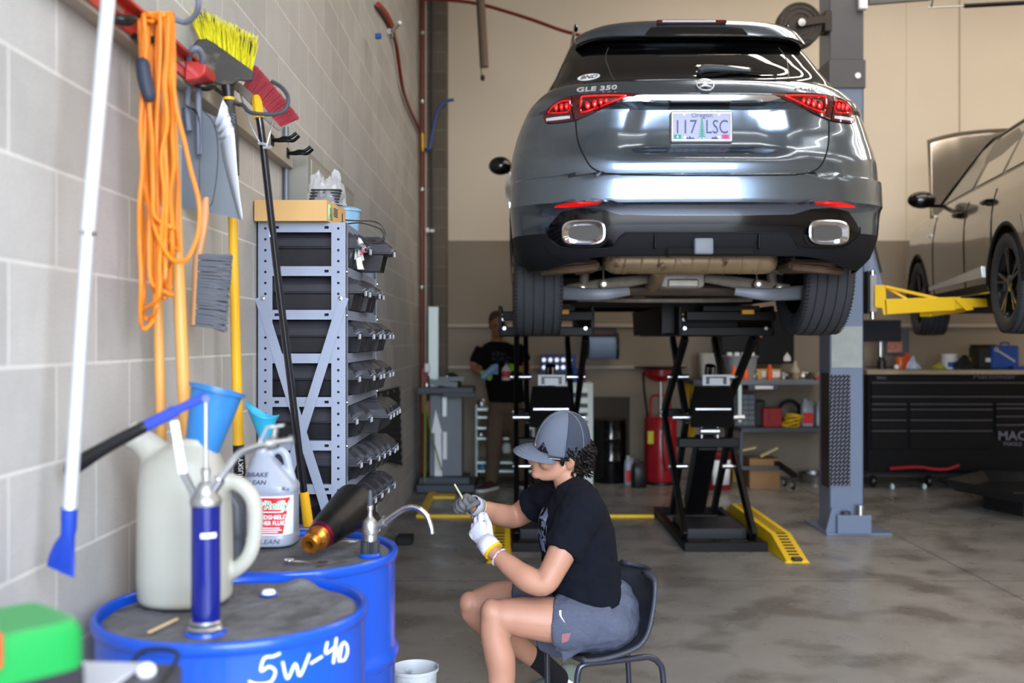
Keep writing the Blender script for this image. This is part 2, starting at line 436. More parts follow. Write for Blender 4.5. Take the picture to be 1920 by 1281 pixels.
# ---------------------------------------------------------------- lever transfer pump
M_pblue = mat('pump_blue', '#08176a', rough=.25, coat=.5)
M_lblue = mat('lever_blue', '#2b409c', rough=.35)
d = 2.09; px0 = 386
c = P(px0, 1195, d)
t = thing('lever_pump', 'blue hand lever pump with black grip standing on the near drum', 'pump', (c.x, d, .864))
def Q(px, py, dd=d): return P(px, py, dd)
b = MB(); b.cyl((c.x, d, .893), (c.x, d, 1.137), .0295, n=40); b.build('pump_barrel', M_pblue, t, world=True)
MB().lathe([(0, 0), (.041, 0), (.043, .004), (.040, .010), (.0, .010)], 32, M=T(c.x, d, .866)).build('flange', M_blue, t, world=True)
MB().lathe([(.0, 0), (.036, 0), (.038, .006), (.033, .012), (.034, .018), (.0315, .022), (0, .022)], 32, M=T(c.x, d, .876)).build('base_ring', M_zinc, t, world=True)
MB().lathe([(0, 0), (.0315, 0), (.0325, .008), (.031, .014), (.024, .022), (.020, .034), (.015, .044), (.008, .05), (.008, .062), (.0095, .063), (.0095, .074), (.006, .077), (0, .077)], 32, M=T(c.x, d, 1.134)).build('pump_head', M_cast, t, world=True)
MB().lathe([(.0298, 0), (.0302, .001), (.0302, .009), (.0298, .010)], 12, M=T(c.x, d, 1.07) @ RZ(-PI*.52), ang=1.1, cap=False).build('maker_mark', M_wht, t, world=True)
MB().cyl((c.x, d, 1.20), Q(386, 748), .0042).build('plunger_rod', M_chr, t, world=True)
b = MB(); a0, a1 = Q(388, 742), Q(268, 802)
b.bar(a0, Q(330, 770), .013, .018, bev=.003).bar(Q(332, 769), a1, .016, .024, bev=.004).cyl(Q(386, 748, d-.010), Q(386, 748, d+.010), .008)
b.build('lever_arm', M_lblue, t, world=True)
MB().tube([Q(276, 798), Q(262, 805), Q(200, 838), Q(150, 868), Q(133, 880)], [.011, .013, .014, .017, .018], 14, k=4).ell(Q(131, 881), (.011, .016, .018)).build('grip', M_blk, t, world=True)
b = MB(); b.bar(Q(327, 790, d-.012), Q(343, 888, d-.012), .003, .016, up=(1, 0, 0)).bar(Q(327, 790, d+.012), Q(343, 888, d+.012), .003, .016, up=(1, 0, 0)).cyl(Q(328, 795, d-.016), Q(328, 795, d+.016), .005).cyl(Q(341, 883, d-.016), Q(341, 883, d+.016), .005)
b.build('link', M_wht, t, world=True)
MB().bar(Q(340, 880), Q(366, 932), .012, .014, bev=.002).build('bracket', M_zinc, t, world=True)
b = MB(); b.tube([Q(396, 922), Q(406, 904), Q(425, 880), Q(448, 852), Q(478, 838), Q(506, 832)], [.009, .009, .008, .008, .008, .008], 14, k=5)
b.cyl(Q(398, 918), Q(412, 898), .0125).build('discharge_tube', M_chr, t, world=True)
b = MB(); b.cyl(Q(500, 833), Q(520, 829), .014).cyl(Q(518, 829), Q(549, 824), .006).cyl(Q(543, 825), Q(550, 824), .009).bar(Q(513, 828), Q(518, 800), .010, .016, bev=.003).bar(Q(498, 802), Q(533, 797), .010, .005)
b.build('nozzle_valve', M_cast, t, world=True)
MB().tube([Q(500, 803), Q(492, 818), Q(483, 836)], .0035, 8, k=3).build('nozzle_lever', M_zinc, t, world=True)

# ---------------------------------------------------------------- milky oil jug
M_milk = mat('milky_plastic', '#a9a79c', rough=.42, var=.05, vscale=5, dirt='#b3a78c', dscale=5, dthr=.62, sss=.15)
jd = 2.33
jx = P(348, 0, jd).x
t = thing('measuring_jug', 'milky white plastic oil jug with wide handle on the near drum', 'jug', (jx, jd, ZL))
b = MB()
rings = []
for z, r, dx in [(0, .080, .0), (.004, .094, 0), (.012, .103, 0), (.06, .106, 0), (.20, .104, -.001), (.27, .101, -.003), (.305, .094, -.006), (.33, .084, -.004), (.35, .066, .004), (.362, .050, .014), (.368, .046, .020), (.378, .046, .022)]:
    rings.append([(dx+r*math.copysign(abs(math.cos(2*PI*j/36))**.85, math.cos(2*PI*j/36)), r*.92*math.copysign(abs(math.sin(2*PI*j/36))**.85, math.sin(2*PI*j/36)), z) for j in range(36)])
b.loft(rings)
b.tube([(.02, 0, .25), (-.045, 0, .305), (-.080, 0, .352), (-.118, 0, .378)], [.085, .062, .034, .026], 20, k=5)
b.tube([(-.112, 0, .374), (-.135, 0, .392)], [.031, .031], 20)
b.tube([(.06, 0, .285), (.12, 0, .272), (.155, 0, .235), (.160, 0, .17), (.145, 0, .105), (.10, 0, .065), (.05, 0, .06)], [.018, .019, .019, .018, .018, .018, .02], 14, k=5, flat=(1, .95))
b.build('jug_body', M_milk, t, remesh=.005, smooth=6)
# blue funnel stuck in it
M_fun = mat('blue_poly', '#2f76b5', rough=.3, sss=.1, var=.1, vscale=7, dirt='#255f96', dscale=5, dthr=.5)
def funnel(name, label, a, c, ra, rc, m, neck=None, parent_tilt=None, wall=.004, n=40):
    """cone shell from rim centre a (radius ra) to outlet c (radius rc)"""
    a, c = V(a), V(c); ax = (a-c); L = ax.length; q = ax.to_track_quat('Z', 'Y')
    t = thing(name, label, 'funnel', c, rot=q.to_euler())
    pr = [(rc, 0), (ra-.004, L*.96), (ra+.002, L*.965), (ra+.002, L), (ra-wall, L), (ra-wall-.003, L*.95), (rc-wall*.6, .003)]
    MB().lathe(pr, n, cap=False).build('funnel_cone', m, t, sharp=40)
    if neck: MB().lathe([(rc, .002), (neck[1], -neck[0]), (neck[1]-.002, -neck[0]), (rc-.003, .002)], 20, cap=False).build('funnel_neck', m, t)
    return t
funnel('tall_funnel', 'big blue plastic funnel stuck upright in the milky jug', P(408, 729, 2.34), P(372, 868, 2.33), .063, .034, M_fun)

# ---------------------------------------------------------------- washer fluid jug
M_jug = mat('clear_poly', '#9ca2b0', rough=.3, sss=.12, var=.04, vscale=4)
M_red = mat('label_red', '#c8262b', rough=.35)
M_lab = mat('label_white', '#e8e8ea', rough=.4)
M_grn = mat('label_green', '#2c8a4d', rough=.4)
wd = 3.0; wx = P(509, 0, wd).x
t = thing('fluid_jug', 'translucent gallon jug with red washer fluid label on the far drum', 'jug', (wx, wd, ZL))
b = MB(); rings = []
def sq(r, ry, z, dx=0, p=.62, n=40): return [(dx+r*math.copysign(abs(math.cos(2*PI*j/n))**p, math.cos(2*PI*j/n)), ry*math.copysign(abs(math.sin(2*PI*j/n))**p, math.sin(2*PI*j/n)), z) for j in range(n)]
for z, r, ry, dx, p in [(0, .066, .066, 0, .7), (.005, .077, .077, 0, .62), (.03, .079, .079, 0, .62), (.036, .076, .076, 0, .62), (.155, .076, .076, 0, .62), (.160, .079, .079, 0, .62), (.175, .079, .079, 0, .65), (.195, .070, .072, -.006, .75), (.225, .052, .060, -.016, .85), (.25, .036, .046, -.022, .95), (.268, .024, .026, -.026, 1), (.285, .022, .022, -.026, 1)]:
    rings.append(sq(r, ry, z, dx, p))
b.loft(rings)
b.tube([(-.015, 0, .262), (.020, 0, .276), (.042, 0, .262), (.052, 0, .222), (.060, 0, .185), (.056, 0, .16)], [.011, .012, .013, .013, .014, .014], 12, k=5)
b.build('bottle', M_jug, t, remesh=.004, smooth=3)
b = MB()
def onjug(u, z):
    """point on the front of the jug, u across"""
    x = u; y = -(abs(1-(abs(x)/.0775)**(2/.62)))**(.31)*.0775 if abs(x) < .0775 else 0
    return (x, y-.0012, z)
b.grid(lambda u, v: onjug(-.040+u*.114, .038+v*.112), 24, 2)
b.build('label_paper', M_lab, t, norm=False)
MB().grid(lambda u, v: (lambda q: (q[0], q[1]-.0008, q[2]))(onjug(-.040+u*lerp(.090, .108, v), .042+v*.104)), 24, 2).build('label_panel', M_red, t, norm=False)
b = MB()
def curved(bm_from, z, xc, size, body, off, **k):
    m = MB(); m.text(body, size, **k)
    for v in m.bm.verts:
        x = v.co.x+xc; q = onjug(max(-.07, min(.07, x)), 0); v.co = V((x, q[1]-off-v.co.z*.5, z+v.co.y))
    me = m.bm; return me
def addtext(dst, *a, **k):
    q = curved(None, *a, **k); dst.add_bm(q)
g = MB(); 
addtext(g, .124, .015, .030, "O'Reilly", .0014, shear=.3, bold=.0022, ext=.0003); g.build('logo_outline', M_lab, t, norm=False)
g = MB(); addtext(g, .124, .015, .030, "O'Reilly", .0024, shear=.3, ext=.0003); g.build('logo', M_grn, t, norm=False)
g = MB(); addtext(g, .090, .012, .017, 'WINDSHIELD', .0016, ext=.0003, bold=.0004); addtext(g, .073, .010, .017, 'WASHER FLUID', .0016, ext=.0003, bold=.0004, sx=.85)
[g.grid(lambda u, v, zz=zz, L_=L_: (lambda q: (q[0], q[1]-.0018, q[2]))(onjug(.012-L_/2+u*L_, zz+v*.003)), 10, 1) for zz, L_ in ((.104, .075), (.058, .06), (.052, .07), (.046, .05))]
g.build('label_text', M_lab, t, norm=False)
g = MB(); addtext(g, .019, .004, .019, 'CLEAN', .001, shear=.2, ext=.0002, sx=1.2)
g.build('handwriting', M_ink, t, norm=False)
g = MB()
g.text('BRAKE', .018, T(-.025, -.071, .212) @ RX(PI/2-D(22)), .0004, shear=.2, sx=1.15).text('CLEAN', .018, T(-.031, -.077, .190) @ RX(PI/2-D(10)), .0004, shear=.2, sx=1.15)
g.build('handwriting', M_ink, t, norm=False)
g = MB()
g.text('BLA', .013, T(.058, -.077, .172) @ RX(PI/2) @ RZ(-.2), .0004, shear=.2)
g.build('handwriting', M_ink, t, norm=False)
# teal funnel in its neck: hinged rim leaning left
M_teal = mat('teal_poly', '#2f9cc0', rough=.35, var=.08, vscale=8)
a, c = P(496, 779, 3.0), P(497, 832, 3.0)
t = thing('small_funnel', 'small teal funnel standing in the neck of the washer fluid jug', 'funnel', c)
def ff(u, v):
    an = v*2*PI; r = lerp(.010, .050, u**1.1)
    x = r*math.cos(an); y = r*math.sin(an)*.9
    z = u*(.095-.42*x*u)+(.010*math.cos(2*an)*u*u)
    return (x-.008*u, y, z)
MB().grid(ff, 14, 36).build('funnel_cone', M_teal, t, solid=.003)
MB().lathe([(.0095, .002), (.007, -.05), (.005, -.05), (.0075, .002)], 18, cap=False).build('funnel_neck', M_teal, t)
# dark ribbed bottle behind the milky jug
t = thing('oil_bottle', 'dark grey ribbed oil bottle standing behind the milky jug', 'bottle', (P(428, 0, 2.75).x, 2.72, ZL))
b = MB(); M_dk = mat('dark_grey_plastic', '#3b3f47', rough=.45)
b.loft([sq(r, ry, z, dx, .6) for z, r, ry, dx in [(0, .05, .028, 0), (.005, .054, .032, 0), (.012, .055, .033, 0)]+[(.02+.009*k, .055-(.003 if k % 2 else 0), .033-(.002 if k % 2 else 0), 0) for k in range(7)]+[(.09, .055, .033, 0), (.16, .054, .032, 0), (.20, .040, .028, -.01), (.225, .018, .018, -.015), (.235, .016, .016, -.015)]])
b.build('bottle', M_dk, t, sharp=50)
MB().cyl((-.015, 0, .235), (-.015, 0, .262), .019, n=20).build('bottle_cap', M_blk, t)

# ---------------------------------------------------------------- black filler funnel with orange adapter, lying down
M_orange_al = mat('anodised_orange', '#b8752c', rough=.25, metal=.85)
M_mag = mat('anodised_magenta', '#7d1846', rough=.25, metal=.8)
M_gloss = mat('glossy_black', '#08080a', rough=.34, spec=.35)
a, c = P(652, 935, 2.99), P(609, 975, 2.86)
c = V((c.x, 2.80, .935)); a = V((P(664, 930, 2.98).x, 2.99, .985)); ax = (a-c); L = ax.length
t = thing('spill_free_funnel', 'black lying funnel with orange threaded adapter on the far drum', 'funnel', c, rot=ax.to_track_quat('Z', 'Y').to_euler())
MB().lathe([(.022, 0), (.036, .006), (.044, .022), (.048, .05), (.068, L), (.065, L), (.045, .05), (.033, .01)], 40, cap=False).build('funnel_cone', M_gloss, t)
MB().lathe([(.0, -.004), (.037, -.004), (.039, .002), (.037, .007), (0, .007)], 32).build('collar_ring', M_mag, t)
MB().lathe([(.012, -.010), (.033, -.006), (.034, -.026), (.028, -.030), (.022, -.034), (.020, -.046), (.027, -.048), (.027, -.062), (.024, -.066), (.012, -.066), (.010, -.05), (.010, -.01)], 32, cap=False).build('adapter', M_orange_al, t)
# wrench
t = thing('combination_wrench', 'small chrome combination wrench lying on the far drum', 'wrench', (P(574, 0, 2.72).x, 2.715, ZL+.004), rz=D(-14))
b = MB(); b.prism([(-.04, -.0045), (.04, -.0045), (.04, .0045), (-.04, .0045)], .001, .005, bev=.002)
b.build('shank', M_chr, t)
b = MB(); b.lathe([(.0075, 0), (.0135, 0), (.014, .003), (.0135, .007), (.0075, .007)], 24, cap=False, M=T(-.048, 0, 0)); b.loft([[( -.048+r*math.cos(q*PI/6), r*math.sin(q*PI/6), z) for q in range(12)] for r, z in [(.0075, 0), (.0075, .007)]], cap=False)
b.build('box_end', M_chr, t)
MB().prism([(.034, -.005), (.044, -.013), (.056, -.014), (.060, -.007), (.049, -.005), (.046, 0), (.049, .006), (.060, .008), (.055, .015), (.044, .013), (.034, .005)], 0, .006).build('open_end', M_chr, t)
# rag of foil behind the lying funnel
t = thing('metal_clip', 'thin bright metal clip lying behind the black funnel', 'clip', (P(640, 0, 3.0).x+.02, 2.99, ZL+.002), rz=.3)
MB().tube([(-.03, 0, .004), (0, .006, .006), (.03, 0, .004), (.0, -.006, .004)], .0025, 8, k=5).build('wire', M_zinc, t)
# barrel pump head with gooseneck spout
M_knurl = mat('black_knurl', '#26282c', rough=.5)
gd = 2.83; gx = P(694, 0, gd).x
t = thing('barrel_pump', 'cast metal barrel pump with curved chrome spout on the far drum', 'pump', (gx, gd, .864))
MB().lathe([(0, 0), (.031, 0), (.032, .006), (.028, .012), (0, .012)], 32, M=T(0, 0, .004)).build('flange', M_blue, t)
b = MB(); b.loft([[((.0245+(.002 if j % 2 else 0)-dr)*math.cos(j*PI/24), (.0245+(.002 if j % 2 else 0)-dr)*math.sin(j*PI/24), z) for j in range(48)] for z, dr in [(.014, .0), (.016, 0), (.048, .0), (.05, .003)]])
b.build('collar', M_knurl, t, sharp=20)
MB().lathe([(0, .048), (.020, .048), (.020, .068), (.023, .07), (.0235, .078), (.022, .08), (.022, .09), (.019, .104), (.011, .112), (.0065, .12), (.006, .135), (.009, .136), (.009, .147), (.006, .15), (.005, .185), (0, .186)], 32).build('pump_body', M_cast, t)
MB().lathe([(0, .150), (.008, .15), (.009, .165), (.005, .19), (0, .192)], 20).build('pump_cap', M_dk, t)
b = MB(); b.tube([(.012, 0, .083), (.030, -.01, .098), (.046, -.016, .106)], [.011, .009, .009], 16)
b.cyl((.030, -.010, .097), (.042, -.015, .104), .0125, n=6); b.bar((.034, -.01, .108), (.040, -.014, .120), .006, .004)
b.build('outlet', M_cast, t)
MB().tube([(.046, -.016, .106), (.075, -.022, .128), (.105, -.028, .146), (.135, -.034, .146), (.160, -.040, .128), (.172, -.043, .10), (.176, -.044, .078)], .0075, 16, k=6).build('spout', M_chr, t)
# ================================================================ left wall: rail, hanging tools, shelving
M_board = mat('painted_board', '#a39a8c', rough=.7, var=.06, vscale=5)
M_hred = mat('hanger_red', '#b3322d', rough=.35, coat=.3)
M_hgrey = mat('hook_grey', '#6b7080', rough=.55)
M_orange = mat('orange_cord', '#dc7a16', rough=.5, var=.06, vscale=10)
M_tan = mat('ash_wood', '#cd954e', rough=.4, var=.12, vscale=5, stretch=(10, 10, .7))
M_alu = mat('satin_aluminium', '#dcdfe6', rough=.38, metal=.55)
M_yel = mat('yellow_poly', '#e8ae1c', rough=.4)
M_ybr = mat('yellow_bristle', '#d8cd1e', rough=.6)
M_rbr = mat('red_bristle', '#a33a43', rough=.65)
M_gbr = mat('grey_bristle', '#62656c', rough=.8)
M_dirty = mat('dirty_black', '#3a3733', rough=.7, var=.2, vscale=20, dirt='#6b6050', dscale=12, dthr=.55)
M_gal = mat('galvanised', '#6f757c', rough=.45, metal=.35, var=.08, vscale=6)
M_galb = mat('galvanised_bright', '#dfe3ea', rough=.3, metal=.45)
XW = X0
b = MB().bb(XW, XW+.042, 1.2, 4.235, 2.19, 2.275, bev=.002)
struct('trim_7', b, M_board)
def hk(pts, r=.005, m=M_hgrey, name='hook', **k): pass
# red spring-grip tool hanger
t = thing('tool_hanger', 'red metal tool hanger rail screwed to the grey board on the block wall', 'tool hanger', (XW+.042, 2.2, 2.23))
b = MB(); b.bb(XW+.042, XW+.05, 2.13, 2.88, 2.20, 2.262, bev=.002).bb(XW+.05, XW+.075, 2.13, 2.88, 2.254, 2.262)
b.build('rail', M_hred, t, world=True)
for y in (2.3, 2.52, 2.74):
    MB().bb(XW+.05, XW+.054, y-.05, y+.05, 2.225, 2.24).build('strip_plate', M_zinc, t, world=True)
b = MB(); b.loft([[(XW+.05+x, y, z) for x, z in [(0, 2.19), (.035, 2.195), (.055, 2.21), (.058, 2.225), (.055, 2.24), (.0, 2.25)]] for y in (2.80, 2.90)])
b.build('grip_bracket', M_hred, t, world=True, bevel=.004)
for y, L in ((2.28, .045), (2.44, .045), (2.88, .05)):
    MB().tube([(XW+.05, y-.02, 2.20), (XW+.08, y-.025, 2.19), (XW+.05+L, y-.01, 2.195), (XW+.055+L, y+.01, 2.20), (XW+.08, y+.025, 2.195), (XW+.05, y+.02, 2.20)], .008, 10, k=4).build('rubber_hook', M_blk, t, world=True)
# big grey coated hook arching above
def hook(name, label, pts, r, m=M_hgrey, k=6, cat='hook', grp=None):
    t = thing(name, label, cat, pts[0], group=grp)
    MB().tube(pts, r, 12, k=k).build('hook_bar', m, t, world=True)
    return t
hook('ladder_hook', 'big grey coated hook curving up above the hanging orange cord', [(XW+.042, 2.72, 2.262), P(318, 38, 2.62), P(348, 42, 2.60), P(366, 28, 2.58), P(372, 8, 2.56), P(368, -20, 2.55)], .007)
t = hook('broom_hook', 'large dark coated hook curling in front of the red broom', [(XW+.042, 3.05, 2.245), P(441, 193, 3.0), P(455, 197, 2.96), P(468, 210, 2.93), P(490, 214, 2.92), P(520, 213, 2.92), P(536, 204, 2.92), P(540, 182, 2.93), P(528, 164, 2.95), P(510, 153, 2.97)], .006, mat('hook_dark', '#3d3f47', rough=.55))
# two small double hooks near the end of the rail
for i, (y, lab) in enumerate([(3.86, 'black double hook on the wall board, nearer of the two empty ones'), (4.13, 'black double hook at the far end of the wall board')]):
    t = thing('double_hook', lab, 'hook', (XW+.042, y, 2.235), group='black double hooks on the board')
    for s in (-1, 1):
        MB().tube([(0, s*.006, .0), (.03, s*.012, .0), (.05, s*.026, .004), (.075, s*.030, .004), (.098, s*.026, .022)], .0065, 10, k=4).build('prong', M_blkm, t)
    MB().bb(0, .004, -.02, .02, -.02, .02, bev=.001).build('mount_plate', M_blkm, t)

# ---------------------------------------------------------------- orange extension cord, a hanging skein
rc = random.Random(11)
t = thing('extension_cord', 'orange extension cord looped in a long skein over the red tool hanger', 'cord', P(300, 30, 2.42))
def strand(top, bot, dx0, dx1, dd, sw=.006, n=9):
    pp = []
    for i in range(n):
        u = i/(n-1); py = lerp(top, bot, u)
        px = lerp(dx0, dx1, u)+rc.uniform(-5, 5)*math.sin(PI*u)
        pp.append(P(px, py, dd+rc.uniform(-.012, .012)))
    return pp
def loop(x0, x1, top, bot, dd0, dd1, xb=None, lx=None):
    xb = xb if xb is not None else (x0+x1)/2
    a = strand(top, bot-25, x0, (lx or x0)*.5+xb*.5-6, dd0); c = strand(top, bot-25, x1, x1*.5+xb*.5+6, dd1)
    mid = [P(xb-3, bot-5, (dd0+dd1)/2), P(xb+4, bot-2, (dd0+dd1)/2)]
    return a+mid+c[::-1]
cord = []
specs = [(268, 296, 34, 618, 2.36, 2.42, 270), (276, 318, 30, 560, 2.40, 2.46, 306), (272, 300, 30, 600, 2.45, 2.39, 275), (292, 322, 34, 500, 2.48, 2.40, 312), (262, 290, 44, 555, 2.38, 2.45, 318), (300, 324, 30, 470, 2.40, 2.47, 330), (284, 316, 36, 580, 2.43, 2.37, 268), (270, 312, 32, 430, 2.36, 2.41, 322), (290, 310, 40, 545, 2.47, 2.38, 298)]
tops = None
for i, (a, c, tp, bt, q, r_, xb) in enumerate(specs):
    pp = loop(a, c, tp, bt, q, r_, xb)
    pp = [P(a+4, tp-4, 2.40)]+pp+[P(c-4, tp-4, 2.40)]
    cord += [pp]
b = MB()
for pp in cord: b.tube(pp, .0050, 8, k=4, cap=True, closed=True)
b.tube([P(318, 40, 2.42), P(322, 120, 2.40), P(330, 200, 2.38), P(345, 262, 2.37), P(358, 320, 2.36), P(373, 378, 2.35), P(373, 430, 2.35), P(362, 466, 2.35), P(348, 488, 2.35), P(325, 488, 2.36), P(305, 462, 2.37), P(288, 420, 2.38), P(275, 360, 2.39), P(272, 300, 2.40)], .0050, 8, k=5)
b.build('cord_loops', M_orange, t, world=True)
MB().tube([P(266, 110, 2.35), P(268, 122, 2.35), P(272, 150, 2.35), P(279, 178, 2.35), P(281, 190, 2.35)], [.010, .0165, .0175, .016, .009], 12, k=3).build('plug_joint', mat('navy_rubber', '#2b3040', rough=.6), t, world=True)

# ---------------------------------------------------------------- long wooden handles
def pole(name, label, a, c, r, m, cat='handle', part='shaft', r2=None, n=18):
    t = thing(name, label, cat, c)
    MB().tube([a, c], [r, r2 or r], n).build(part, m, t, world=True)
    return t
def below(a, c, z):
    a, c = V(a), V(c); u = (z-a.z)/(c.z-a.z); return a+(c-a)*u
a, c = P(281, 40, 2.50), P(303, 835, 2.56)
t = pole('wooden_tool', 'straight wooden tool handle hanging behind the cord, the left one of two', a, below(a, c, .02), .0125, M_tan, 'tool handle')
a, c = P(312, 40, 2.50), P(346, 760, 2.535)
t = pole('wooden_tool', 'thicker wooden tool handle hanging behind the cord, the right one of two', a, below(a, c, .02), .0150, M_tan, 'tool handle', r2=.0165)

# ---------------------------------------------------------------- telescopic pole with blue scraper
a, c = P(205, -12, 2.02), P(165, 436, 1.98)
t = thing('scraper_pole', 'silver telescopic pole with a blue fan scraper at its lower end', 'scraper', P(130, 960, 1.96))
MB().tube([P(213, -120, 2.03), c], .0142, 22).build('outer_tube', M_alu, t, world=True)
MB().tube([P(165.2, 434, 1.98), P(164.6, 441, 1.98)], .0155, 22).build('collar', M_chr, t, world=True)
MB().tube([c, P(131, 955, 1.95)], .0126, 22).build('inner_tube', M_alu, t, world=True)
M_sb = mat('scraper_blue', '#12389c', rough=.5)
b = MB(); rings = []
for px, py, w_, th in [(130, 952, 15, .0150), (129, 990, 14, .0150), (127, 1005, 13, .012), (121, 1030, 19, .009), (116, 1052, 24, .006), (113, 1072, 26, .003)]:
    cc = P(px, py, 1.955); ww = w_/FX*1.955
    rings.append([(cc.x+ww*math.cos(q*PI/10), cc.y+th*math.sin(q*PI/10)*(1+.0*q), cc.z-(.012*math.cos(q*PI/10) if py > 1020 else .002*math.cos(q*PI/10))) for q in range(20)])
b.loft(rings); b.build('scraper_head', M_sb, t, world=True)
b = MB()
for k in range(-2, 3): b.tube([P(127+k*2.5, 1008, 1.945), P(115+k*8, 1064+k*2.5, 1.950)], [.0022, .0028], 8)
b.build('scraper_ribs', M_sb, t, world=True)

# ---------------------------------------------------------------- sheet-metal dustpan with tube handles
dp = 2.95
t = thing('dustpan', 'grey sheet metal dustpan with a bright fluted edge hanging from the wall board', 'dustpan', P(395, 410, dp))
def pl(pts, d=dp, d2=None): return [P(x, y, d) for x, y in pts]
outl = [(338, 205), (352, 196), (372, 205), (396, 215), (417, 225), (425, 300), (438, 350), (452, 412), (400, 400), (336, 388)]
f_ = [P(x, y, 2.93) for x, y in outl]; g_ = [P(x, y, 2.934) for x, y in outl]
MB().loft([f_, g_]).build('pan', M_gal, t, world=True)
b = MB()
pr = [(396, 215), (417, 183), (424, 200), (412, 225), (430, 215), (416, 240), (436, 235), (422, 255), (440, 262), (427, 285)]
fl_a = [(404, 232), (409, 244), (412, 256), (414, 268), (419, 300), (430, 345), (441, 385), (449, 413)]
fl_b = [(418, 184), (427, 205), (432, 225), (438, 246), (440, 270), (444, 320), (449, 370), (455, 412)]
A = catmull([P(x, y, 2.925) for x, y in fl_a], 4); B = catmull([P(x, y, 2.90) for x, y in fl_b], 4)
rows = []
for i, (p, q) in enumerate(zip(A, B)):
    rows.append([p.lerp(q, u)+V((0, -.010*math.sin(i*PI/2)*(1 if i < 13 else 0), 0)) for u in (0, .5, 1)])
vs = [p for r_ in rows for p in r_]; fs = [(i*3+j, i*3+j+1, i*3+j+4, i*3+j+3) for i in range(len(rows)-1) for j in range(2)]
b.raw(vs, fs); b.build('fluted_side', M_galb, t, world=True, solid=.0012, sharp=20)
MB().tube([P(355, 246, 2.90), P(351, 205, 2.90), P(354, 150, 2.86), P(354, 110, 2.80), P(360, 95, 2.76), P(370, 91, 2.76), P(378, 101, 2.78), P(380, 115, 2.80), P(374, 150, 2.86), P(372, 180, 2.89), P(373, 260, 2.90), P(374, 290, 2.90)], .0085, 12, k=5).build('handle', M_hgrey, t, world=True)
b = MB(); b.tube([P(347, 198, 2.895), P(356, 203, 2.885), P(368, 208, 2.885), P(373, 225, 2.885)], .0015, 6, k=4)
b.build('binding_wire', M_blk, t, world=True)

# ---------------------------------------------------------------- counter brush on a black string
t = thing('bench_brush', 'wooden bench brush with grey bristles hanging on a black string', 'brush', P(385, 400, 2.85))
bd = 2.82
b = MB(); prof = [(386, 371, 6), (384, 380, 8), (383, 400, 9.5), (381, 425, 9), (377, 452, 8), (373, 472, 8), (371, 480, 9), (370, 500, 9), (367, 560, 8.5), (364, 611, 8)]
b.loft([[P(px+w_*math.cos(q*PI/6), py+(1.5*math.sin(q*PI/6)), bd+.014*math.sin(q*PI/6)) for q in range(12)] for px, py, w_ in prof])
b.build('handle', mat('brush_wood', '#c99466', rough=.55, var=.1, vscale=6, stretch=(8, 8, 1)), t, world=True)
rb = random.Random(5)
b = MB()
for i in range(24):
    for j in range(3):
        y0 = 478+i*5.7; e = (434-i*.45, y0+4+rb.uniform(-2, 2)+i*.32)
        for k_ in range(3):
            x0_, yy = 372+j*1.5-i*.25, y0+rb.uniform(-1.6, 1.6)
            b.tube([P(x0_, yy, bd-.012+.010*j), P(405-i*.35, yy+1.5+i*.12, bd-.014+.011*j), P(e[0]+rb.uniform(-4, 3), e[1]+rb.uniform(-3, 3), bd-.016+.013*j+rb.uniform(-.004, .004))], [.0034, .0026, .0022], 5)
tag(b.build('bristles', M_gbr, t, world=True), kind='stuff')
MB().tube([P(347, 196, 2.88), P(370, 215, 2.86), P(375, 250, 2.85), P(374, 330, 2.84), P(376, 375, 2.83), P(385, 385, 2.825), P(398, 380, 2.83), P(407, 320, 2.85), P(408, 270, 2.86), P(400, 230, 2.87), P(383, 210, 2.88)], .0012, 6, k=5).build('string', M_blk, t, world=True)

# ---------------------------------------------------------------- upside-down angle broom with yellow bristles
t = thing('angle_broom', 'upturned broom with yellow bristles, dirty black head and yellow lower handle', 'broom', P(450, 845, 3.1))
hd = 3.0
b = MB()
head = [(362, 88), (372, 76), (388, 74), (402, 82), (475, 134), (473, 150), (462, 152), (448, 150), (436, 157), (412, 158), (396, 152), (378, 128), (362, 108)]
b.loft([[P(x, y, hd-.022) for x, y in head], [P(x, y, hd-.012) for x, y in [(lerp(420, x, 1.03), lerp(115, y, 1.05)) for x, y in head]], [P(x, y, hd+.035) for x, y in head]])
b.build('broom_head', M_dirty, t, world=True, bevel=.003)
b = MB(); rb = random.Random(3)
for i in range(620):
    u = rb.random(); w_ = rb.random()
    x0_, y0_ = lerp(376, 473, u), lerp(80, 136, u)-2
    x1_, y1_ = lerp(366, 482, u)+rb.uniform(-7, 5), lerp(14, 72, u)+rb.uniform(-6, 18)
    if u < .15: x1_ -= rb.uniform(0, 8); y1_ += rb.uniform(0, 16)
    d0_ = hd-.014+w_*.04
    b.tube([P(x0_, y0_, d0_), P((x0_+x1_)/2+rb.uniform(-1.5, 1.5), (y0_+y1_)/2, d0_-.004), P(x1_, y1_, d0_-.02+.05*w_+rb.uniform(-.01, .01))], [.0010, .0010, .0006], 4)
tag(b.build('bristles', [M_ybr], t, world=True), kind='stuff')
b = MB()
for i in range(150):
    u = rb.random(); w_ = rb.random()
    x0_, y0_ = lerp(376, 473, u), lerp(80, 136, u)-20
    x1_, y1_ = lerp(370, 480, u)+rb.uniform(-7, 5), lerp(16, 74, u)+rb.uniform(-6, 14)
    b.tube([P(x0_, y0_, hd+.01*w_), P(x1_, y1_, hd-.028+.04*w_)], [.0008, .0006], 4)
tag(b.build('dirty_bristles', M_dirty, t, world=True), kind='stuff')
b = MB(); b.tube([P(426, 150, hd), P(427, 160, hd), P(429, 186, hd)], [.022, .019, .0155], 18)
b.build('socket', M_blk, t, world=True)
MB().tube([P(429, 183, hd), P(429.2, 188, hd)], .0162, 18).build('yellow_ring', M_yel, t, world=True)
